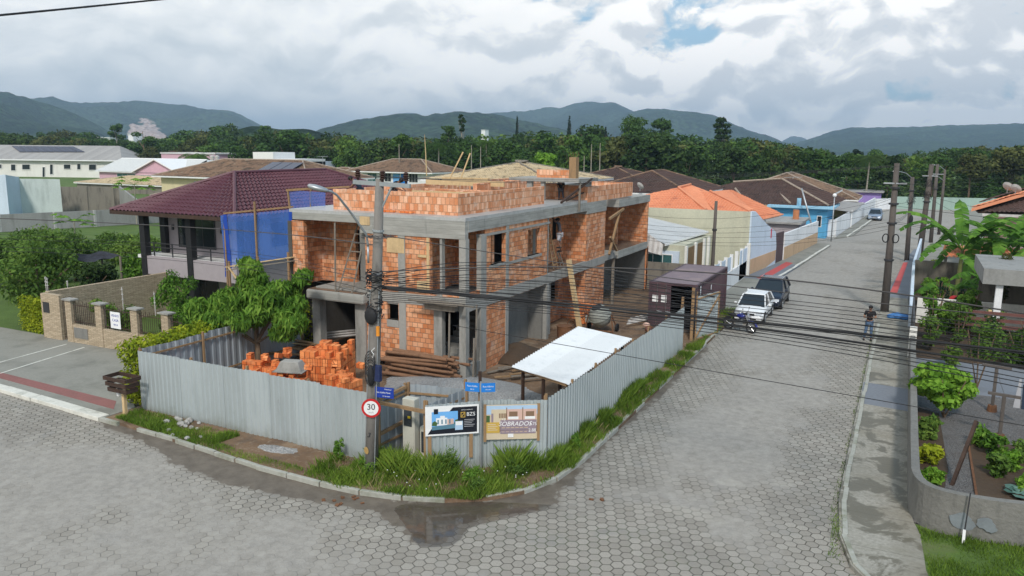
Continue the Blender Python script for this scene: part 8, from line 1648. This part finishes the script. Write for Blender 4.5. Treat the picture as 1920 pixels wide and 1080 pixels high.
# ---------------------------------------------------------------- people
def skin_mesh(nodes, edges, mat, name, parent, sub_=1):
    """nodes: {k:(pos, rx, ry)}"""
    me = bpy.data.meshes.new(name); keys = list(nodes); me.from_pydata([nodes[k][0] for k in keys], [(keys.index(a), keys.index(b)) for a, b in edges], [])
    o = bpy.data.objects.new(name, me); C.objects.link(o); sk = o.modifiers.new('s', 'SKIN'); sk.use_smooth_shade = True
    for i, k in enumerate(keys): v = me.skin_vertices[0].data[i]; v.radius = nodes[k][1:3]; v.use_root = (i == 0); v.use_loose = False
    ss = o.modifiers.new('ss', 'SUBSURF'); ss.levels = sub_; ss.render_levels = sub_
    m = to_mesh(o, name, [mat], None); m.parent = parent
    for p in m.data.polygons: p.use_smooth = True
    return m
def human(label, loc, rz, J, cloth, scale=1.0, cat='person', phone=False, cap=False):
    """J: joint dict in local metres, facing -y"""
    t = thing('person', label, cat, (0, 0, 0)); V = {k: Vector(v) for k, v in J.items()}; N = {}; E = []
    def nd(k, p, r, r2=None): N[k] = (tuple(p), r, r2 or r)
    nd('pelvis', V['hip'], .13, .10); nd('waist', V['hip'].lerp(V['chest'], .45), .115, .085); nd('chest', V['chest'], .145, .10); nd('neck0', V['chest'].lerp(V['neck'], .75), .07); nd('neck', V['neck'], .052); E += [('pelvis', 'waist'), ('waist', 'chest'), ('chest', 'neck0'), ('neck0', 'neck')]
    hd = (V['head']-V['neck']).normalized(); nd('jaw', V['neck'].lerp(V['head'], .45)+Vector((0, -.02, 0)), .068, .075); nd('head', V['head'], .082, .095); nd('crown', V['head']+hd*.07, .06, .07); E += [('neck', 'jaw'), ('jaw', 'head'), ('head', 'crown')]
    for s in 'LR':
        nd('sh'+s, V['sh'+s], .062); nd('el'+s, V['el'+s], .043); nd('wr'+s, V['wr'+s], .028); d = (V['wr'+s]-V['el'+s]).normalized(); palm = V['wr'+s]+d*.05; nd('pa'+s, palm, .038, .018); E += [('chest', 'sh'+s), ('sh'+s, 'el'+s), ('el'+s, 'wr'+s), ('wr'+s, 'pa'+s)]
        sd = d.cross(Vector((0, 0, 1))) if abs(d.z) < .9 else Vector((1, 0, 0)); sd.normalize(); up = sd.cross(d)
        for i, (o_, l) in enumerate(((-.026, .06), (-.009, .072), (.009, .068), (.026, .052))): nd(f'k{i}{s}', palm+sd*o_+d*.04, .0105); nd(f'f{i}{s}', palm+sd*o_*1.15+d*(.04+l*.55)-up*.012, .009); nd(f'g{i}{s}', palm+sd*o_*1.2+d*(.04+l*.85)-up*.032, .0075); E += [('pa'+s, f'k{i}{s}'), (f'k{i}{s}', f'f{i}{s}'), (f'f{i}{s}', f'g{i}{s}')]
        q = 1 if s == 'L' else -1; nd('t0'+s, palm-sd*.035*q-d*.01, .012); nd('t1'+s, palm-sd*.055*q+d*.03, .009); E += [('pa'+s, 't0'+s), ('t0'+s, 't1'+s)]
        nd('hp'+s, V['hip'].lerp(V['kn'+s], .12)+Vector((.085*(1 if V['kn'+s].x > V['hip'].x else -1), 0, 0)), .09); nd('kn'+s, V['kn'+s], .056); nd('an'+s, V['an'+s], .036); E += [('pelvis', 'hp'+s), ('hp'+s, 'kn'+s), ('kn'+s, 'an'+s)]
        nd('he'+s, V['an'+s]+Vector((0, .01, -.05)), .036); nd('to'+s, V['an'+s]+Vector((0, -.15, -.06)), .034, .022); E += [('an'+s, 'he'+s), ('he'+s, 'to'+s)]
    body = skin_mesh(N, E, M[cloth['skin']], 'body', t, 1)
    S = {k: (N[k][0], N[k][1]*1.16+.008, N[k][2]*1.16+.008) for k in ('pelvis', 'waist', 'chest', 'neck0')}; S['neck0'] = (N['neck0'][0], .075, .075); SE = [('pelvis', 'waist'), ('waist', 'chest'), ('chest', 'neck0')]
    for s in 'LR': a, b = Vector(N['sh'+s][0]), Vector(N['el'+s][0]); S['sh'+s] = (tuple(a), .078, .078); S['sl'+s] = (tuple(a.lerp(b, .68)), .064, .064); SE += [('chest', 'sh'+s), ('sh'+s, 'sl'+s)]
    skin_mesh(S, SE, M[cloth['shirt']], 'shirt', t, 1)
    T = {'pelvis': (N['pelvis'][0], .15, .12)}; TE = []; lg = cloth.get('legf', 1.0)
    for s in 'LR':
        T['hp'+s] = (N['hp'+s][0], .105, .105); T['kn'+s] = (tuple(Vector(N['hp'+s][0]).lerp(Vector(N['kn'+s][0]), 1 if lg == 1 else lg)), .075, .075); TE += [('pelvis', 'hp'+s), ('hp'+s, 'kn'+s)]
        if lg == 1: T['an'+s] = (tuple(Vector(N['an'+s][0])+Vector((0, 0, .0))), .056, .056); TE += [('kn'+s, 'an'+s)]
    skin_mesh(T, TE, M[cloth['legs']], 'trousers', t, 1)
    for s in 'LR': b = MB(); a = Vector(N['he'+s][0]); b.sphere(a+Vector((0, -.07, -.005)), .05, .145, .045, 12, 7); b.build('shoe', M['black'], t, smooth=True)
    b = MB(); h = V['head']; b.sphere(h+hd*.035+Vector((0, .018, 0)), .098, .108, .098, 14, 8); b.build('hair', M[cloth.get('hair', 'hair')], t, smooth=True)
    if cap: b = MB(); b.sphere(h+hd*.045+Vector((0, -.02, 0)), .1, .13, .07, 14, 7); b.build('cap', M[cloth['shirt']], t, smooth=True)
    b = MB(); f = h+Vector((0, -.088, -.02)); b.obox(Matrix.Translation(f) @ Matrix.Rotation(.3, 4, 'X'), .022, .03, .045); b.build('nose', M[cloth['skin']], t, bevel=.006)
    for x in (-.03, .03): b = MB(); b.sphere(h+Vector((x, -.082, .01)), .011, .007, .008, 8, 5); b.build('eye', M['hair'], t); b = MB(); b.sphere(h+Vector((x*2.75, .0, -.01)), .012, .025, .03, 8, 5); b.build('ear', M[cloth['skin']], t)
    b = MB(); b.obox(Matrix.Translation(h+Vector((0, -.085, -.05))), .045, .008, .01); b.build('mouth', flatc('lips', (.2, .07, .06)), t)
    t.location = loc; t.rotation_euler = (0, 0, rz); t.scale = (scale,)*3
    return t
ST = dict(hip=(0, 0, .95), chest=(0, .01, 1.32), neck=(0, 0, 1.5), head=(0, -.05, 1.63), shL=(.19, 0, 1.43), shR=(-.19, 0, 1.43), elL=(.27, -.02, 1.14), elR=(-.27, -.02, 1.14), wrL=(.09, -.26, 1.2), wrR=(-.09, -.26, 1.2), knL=(.11, -.02, .5), knR=(-.13, -.0, .5), anL=(.12, .02, .09), anR=(-.19, .02, .09))
p_ = human('man in a black T-shirt and blue jeans looking down at his phone in the street', (-1.2, 41.9, .005), R(3), ST, dict(skin='skin', shirt='cloth_black', legs='denim'), 1.01)
ph = MB(); ph.obox(Matrix.Translation((-1.2, 41.55, 1.3)) @ Matrix.Rotation(-.7, 4, 'X'), .075, .15, .01); tag(ph.build('phone', M['black']), 'black phone held in both hands by the standing man', 'phone')
CL = dict(hip=(0, 0, .95), chest=(0, -.08, 1.33), neck=(0, -.1, 1.5), head=(0, -.14, 1.63), shL=(.19, -.08, 1.44), shR=(-.19, -.08, 1.44), elL=(.24, -.28, 1.62), elR=(-.22, -.3, 1.55), wrL=(.12, -.4, 1.82), wrR=(-.1, -.42, 1.72), knL=(.12, -.12, .55), knR=(-.1, -.04, .5), anL=(.1, .02, .3), anR=(-.1, .02, .09))
human('man in a grey shirt and pale shorts climbing the ladder at the upper wall', (-15.35, 36.1, 4.12), R(-70), CL, dict(skin='skin_dark', shirt='cloth_grey', legs='cloth_light', legf=.95), .98)
BN = dict(hip=(0, .1, .82), chest=(0, -.25, .98), neck=(0, -.43, 1.02), head=(0, -.56, 1.0), shL=(.18, -.32, 1.02), shR=(-.18, -.32, 1.02), elL=(.22, -.42, .74), elR=(-.22, -.42, .74), wrL=(.14, -.5, .5), wrR=(-.12, -.52, .5), knL=(.12, -.05, .45), knR=(-.12, -.05, .45), anL=(.12, .02, .09), anR=(-.14, .02, .09))
RP = {**ST, 'hip': (0, .05, .84), 'chest': (0, -.12, 1.12), 'neck': (0, -.26, 1.22), 'head': (0, -.36, 1.27), 'shL': (.18, -.16, 1.18), 'shR': (-.18, -.16, 1.18), 'elL': (.24, -.3, .95), 'elR': (-.24, -.3, .95), 'wrL': (.12, -.45, .88), 'wrR': (-.12, -.45, .88), 'knL': (.12, -.12, .45), 'knR': (-.12, -.12, .45)}
human('worker in dark clothes bending over the roof parapet right of the pole', (DY(738, 345, 27.75).x, 27.75, 6.56), R(95), RP, dict(skin='skin_dark', shirt='cloth_black', legs='cloth_grey'), 1.0)
human('worker in dark blue stooping on the roof left of the pole', (DY(674, 345, 27.8).x, 27.8, 6.56), R(-60), RP, dict(skin='skin_dark', shirt='cloth_navy', legs='cloth_navy'), 1.02)
human('worker in dark clothes standing at the inner roof wall by the diagonal brace', (-16.3, 38.3, 6.56), R(-160), {**ST, 'hip': (0, 0, .72), 'chest': (0, -.1, 1.05), 'neck': (0, -.2, 1.2), 'head': (0, -.28, 1.28), 'shL': (.18, -.12, 1.12), 'shR': (-.18, -.12, 1.12), 'elL': (.22, -.2, .85), 'elR': (-.22, -.2, .85), 'wrL': (.1, -.35, .7), 'wrR': (-.1, -.35, .7), 'knL': (.12, -.2, .42), 'knR': (-.12, -.2, .42)}, dict(skin='skin_dark', shirt='cloth_black', legs='cloth_grey'), .8)

# ---------------------------------------------------------------- other poles
def pole(base, top, r0, r1, label, mat='pole_dark', extras=()):
    t = thing('utility_pole', label, 'utility pole', base); base, top = Vector(base), Vector(top); b = MB(); b.tube([base-Vector((0, 0, .1)), base.lerp(top, .5), top], [r0, (r0+r1)/2, r1], 12); b.build('shaft', M[mat], t, smooth=True)
    for kind, z in extras:
        p = base.lerp(top, z/top.z); q = MB()
        if kind == 'collar': q.tube([p-Vector((0, 0, .05)), p+Vector((0, 0, .05))], r0*1.15, 12); q.build('collar', M['steel'], t)
        if kind == 'arm': q.bar(p+Vector((-.6, -.1, 0)), p+Vector((.6, -.1, 0)), .08); q.build('crossarm', M['galv'], t)
        if kind == 'coil':
            for s in (-1, 1): q.tube([p+Vector((s*.26+.2*math.cos(a*.5236)*.8, -.15, .24*math.sin(a*.5236))) for a in range(13)], .035, 6)
            q.build('cable_coil', M['black'], t)
        if kind == 'box': q.sphere(p+Vector((.1, -.2, 0)), .17, .14, .38, 10, 8); q.build('splice_case', M['black'], t, smooth=True)
        if kind == 'lamp':
            q.tube([p, p+Vector((-.5, -.5, .45)), p+Vector((-1.1, -1, .6))], .03, 6); q.build('lamp_arm', M['galv'], t); q = MB(); q.sphere(p+Vector((-1.3, -1.2, .6)), .28, .15, .09, 12, 7, Matrix.Rotation(.7, 4, 'Z')); q.build('lamp_head', M['pvc'], t, smooth=True)
        if kind == 'tangle':
            rs = random.Random(int(z*10))
            for k in range(10): a0_ = rs.uniform(0, 6.28); q.tube([p+Vector((rs.uniform(.2, .4)*math.cos(a0_+a), .3*math.sin(a0_+a), rs.uniform(-.4, .4))) for a in range(5)], .014, 4)
            q.build('wire_tangle', M['cable'], t)
    return t
P1B = Vector((-.69, 49.72, 0)); P1T = DY(1682, 306, 49.9)
pole(P1B, P1T, .23, .14, 'tall dark concrete pole beside the standing man on the right pavement', extras=[('coil', 4.35), ('collar', 5.2), ('collar', 6.3), ('collar', 7.2), ('collar', 3.1), ('arm', 7.45)])
pole((.31, 74.85, 0), DY(1711, 332, 74.9), .2, .15, 'second dark pole along the right pavement with a lamp', extras=[('box', 3.6), ('tangle', 5.2), ('lamp', 7.0), ('collar', 6)])
pole((1.25, 76.8, 0), DY(1747, 308, 77), .26, .18, 'third pole bearing a tangle of wires behind the banana leaves', extras=[('tangle', 5.6), ('tangle', 6.6), ('collar', 5), ('arm', 7.2)])
pole((2.43, 91.9, 0), DY(1758, 308, 92), .2, .14, 'fourth pole in the right-hand row of poles', extras=[('arm', 7.0), ('collar', 5.5)])
pole((3.4, 101.5, 0), DY(1772, 318, 101.5), .18, .12, 'farthest pole of the right-hand row with two small lamps', extras=[('lamp', 7.2), ('lamp', 6.0)])
TPB = Vector((-10.25, 47.6, 0)); pole(TPB, DY(1343, 377, 47.7), .13, .09, 'slim dark pole rising behind the shipping container', extras=[('collar', 4.5)])
pole((-8.4, 88.6, 0), DY(1503, 353, 88.6), .1, .08, 'slim pale pole before the sky blue house', 'galv'); 
c = DX(1565, 368, -6.8); pole((c.x, c.y, 0), c, .07, .05, 'thin lamp pole with a small white globe on the whitewashed wall', 'galv'); b = MB(); b.sphere(c+Vector((0, 0, .1)), .2, .2, .2, 12, 8); tag(b.build('globe_lamp', M['p_white'], smooth=True), 'small white globe lamp on a thin pole over the whitewashed wall', 'lamp')
tag(MB().tube([DY(800, 330, 100), DY(798, 285, 100), DY(796, 252, 100)], [.09, .07, .03], 6).build('mast', M['wood_pale']), 'thin tall antenna mast behind the blue and white house', 'mast')
for k, (px, py, d, lab) in enumerate([(605, 294, 105, 'thin television aerial on a roof left of the blue and white house'), (1487, 333, 104, 'television aerial on the ridge of the dark red-brown roof')]):
    p = DY(px, py, d); t = thing('aerial', lab, 'aerial', p); b = MB(); b.tube([p-Vector((0, 0, 2.2)), p], .04, 5); b.bar(p-Vector((1.1, 0, 0)), p+Vector((1.1, 0, .1)), .05); [b.bar(p+Vector((x, -.3, 0)), p+Vector((x, .3, 0)), .03) for x in (-.9, -.5, 0, .5, .9)]; b.build('rods', M['galv'], t)
p = DY(352, 297, 190); t = thing('street_lamp', 'distant street lamp arching over the pink house roof', 'street lamp', (p.x, p.y, 0)); b = MB(); q_ = DY(332, 317, 190); b.tube([(q_.x, q_.y, 0), q_, q_.lerp(p, .6)+Vector((0, 0, .5)), p], [.2, .15, .12, .12], 6); b.build('pole', M['galv'], t); b = MB(); b.sphere(p, .9, .4, .25, 10, 6); b.build('lamp_head', M['pvc'], t)

# ---------------------------------------------------------------- overhead wires
def wire(pts, r, label, group=None, mat='cable', n=22, name='cable'):
    """smooth curve through three points"""
    a, m_, c = [Vector(p) for p in pts]; out = []; s = (m_-a).length/((m_-a).length+(c-m_).length)
    for i in range(n+1):
        t = i/n; out.append(a*((t-s)*(t-1)/(s))+m_*(t*(t-1)/(s*(s-1)))+c*(t*(t-s)/((1-s))))
    b = MB(); b.tube(out, r, 5, False); return tag(b.build(name, M[mat], uv=False), label, 'cable', group)
gR = 'cables crossing the street to the right'; lR = 'thin black cable sagging from the corner pole across the street to the right'
pp = pole_at(5.4)
wire([pole_at(5.5), G(1200, 583, 4.95), G(1990, 668, 5.3)], .03, 'thickest black cable bundle sagging across the street from the corner pole', n=40)
wire([pole_at(5.45), G(1210, 590, 4.93), G(1990, 700, 5.25)], .026, 'second thick black cable just under the thickest bundle', n=40)
wire([pole_at(5.9)+Vector((.1, 0, 0)), G(1140, 502, 6.0), G(1990, 600, 6.1)], .018, 'twisted power cable crossing highest over the street', n=40, mat='cable_grey')
wire([pole_at(6.9), G(1100, 500, 6.05), G(1990, 604, 6.08)], .012, 'pale service cable wound along the highest twisted cable', mat='cable_grey', n=40)
rs = random.Random(55)
for k, (z0, m0, e0) in enumerate([(5.8, 545, 628), (5.7, 560, 640), (5.65, 566, 652), (5.6, 572, 664), (5.5, 578, 676), (5.4, 590, 690), (5.3, 598, 705), (5.2, 606, 724), (5.1, 618, 742), (5.75, 552, 634), (5.35, 584, 684), (5.45, 575, 658), (5.25, 603, 712), (5.6, 595, 671), (5.5, 608, 694), (5.15, 612, 732), (5.65, 588, 668)]):
    wire([pole_at(z0), G(1290, m0, 5.05), G(1990, e0, 5.25)], .009, lR, gR, n=34)
for k, (z0, m0, e0) in enumerate([(5.6, 520, 560), (5.5, 528, 570), (5.7, 512, 558), (5.4, 540, 588), (5.8, 507, 548)]):
    wire([pole_at(z0), G(960, m0-14, 5.2), G(1340, e0-2, 5.1)], .011, 'black cable slung low from the corner pole past the building', 'cables slung past the building', n=24)
wire([G(850, 610, 4.5), G(1160, 665, 4.4), G(1990, 810, 4.6)], .008, 'lone thin wire hanging lowest over the paved street')
wire([pole_at(6.6), G(430, 431, 6.4), G(-40, 408, 6.6)], .016, 'twisted pale cable running left from the corner pole past the wine roof', mat='cable_grey', n=34)
for k, (z0, m0, e0) in enumerate([(5.6, 470, 438), (5.5, 476, 446), (5.3, 492, 462), (5.2, 500, 470)]): wire([pole_at(z0), G(430, m0, 5.4), G(-40, e0, 5.6)], .007, 'thin dark wire running left from the corner pole', 'wires running left', n=24)
wire([DR(-60, 34, 13), DR(150, 14, 14.5), DR(330, -4, 16)], .016, 'dark high-voltage line crossing the top left corner of the sky')
for k, (px, py) in enumerate([(667, 330), (706, 330), (763, 333)]): wire([DY(px, py, 17.2), DY(1240, 333+3*k, 36), P1T+Vector((-.4+.4*k, -.1, -.15))], .007, 'fine bare wire from the crossarm insulators to the tall street pole', 'bare high wires', 'cable_grey', 30)
for k, (z0, zz) in enumerate([(7.4, 5.6), (6.4, 5.0), (6.0, 4.7), (5.3, 4.4), (5.1, 4.1), (4.9, 3.9)]): e = P1B.lerp(P1T, z0/P1T.z); m_ = Vector((-8.5, 47.5, zz-.25)); wire([(X0+.1, 44.2+.4*k, zz), m_, e], .008, 'service wire strung from the rear balcony to the tall street pole', 'service wires to the street pole', n=24)
for k, z in enumerate((7.2, 6.4, 5.4, 5.3, 5.2)): e = P1B.lerp(P1T, z/P1T.z); wire([e, Vector((-.1, 62, z*.9)), Vector((.35, 74.8, z*.93))], .012, 'cable running along the right pavement between the poles', 'cables between the street poles', n=16)
for k, z in enumerate((7.5, 6.2, 5.3, 5.2)): e = P1B.lerp(P1T, z/P1T.z); wire([e, Vector((6.5, 44, z*.96)), G(1990, 330+45*k, z*1.0) if False else Vector((14, 38, z))], .009, 'thin wire leaving the tall street pole to the right', 'wires leaving right', n=16)
for k, py in enumerate((322, 338, 345, 352)): wire([DR(1000, py-2, 105), DR(1450, py+2, 112), DR(1990, py-6, 120)], .016, 'faint far wire stretched before the forest', 'far wires', n=20)
for k, (a, c_) in enumerate([((1.25, 76.8, 6.5), (-6.8, 80, 3.0)), ((1.25, 76.8, 6.3), (-8.0, 84, 3.2)), ((.31, 74.85, 6.2), (6.5, 66, 3.5)), ((1.25, 76.8, 5.6), (9, 74, 4.5))]): a, c_ = Vector(a), Vector(c_); wire([a, a.lerp(c_, .5)-Vector((0, 0, .3)), c_], .012, 'service wire fanning out from the far poles', 'service wires from the far poles', n=12)
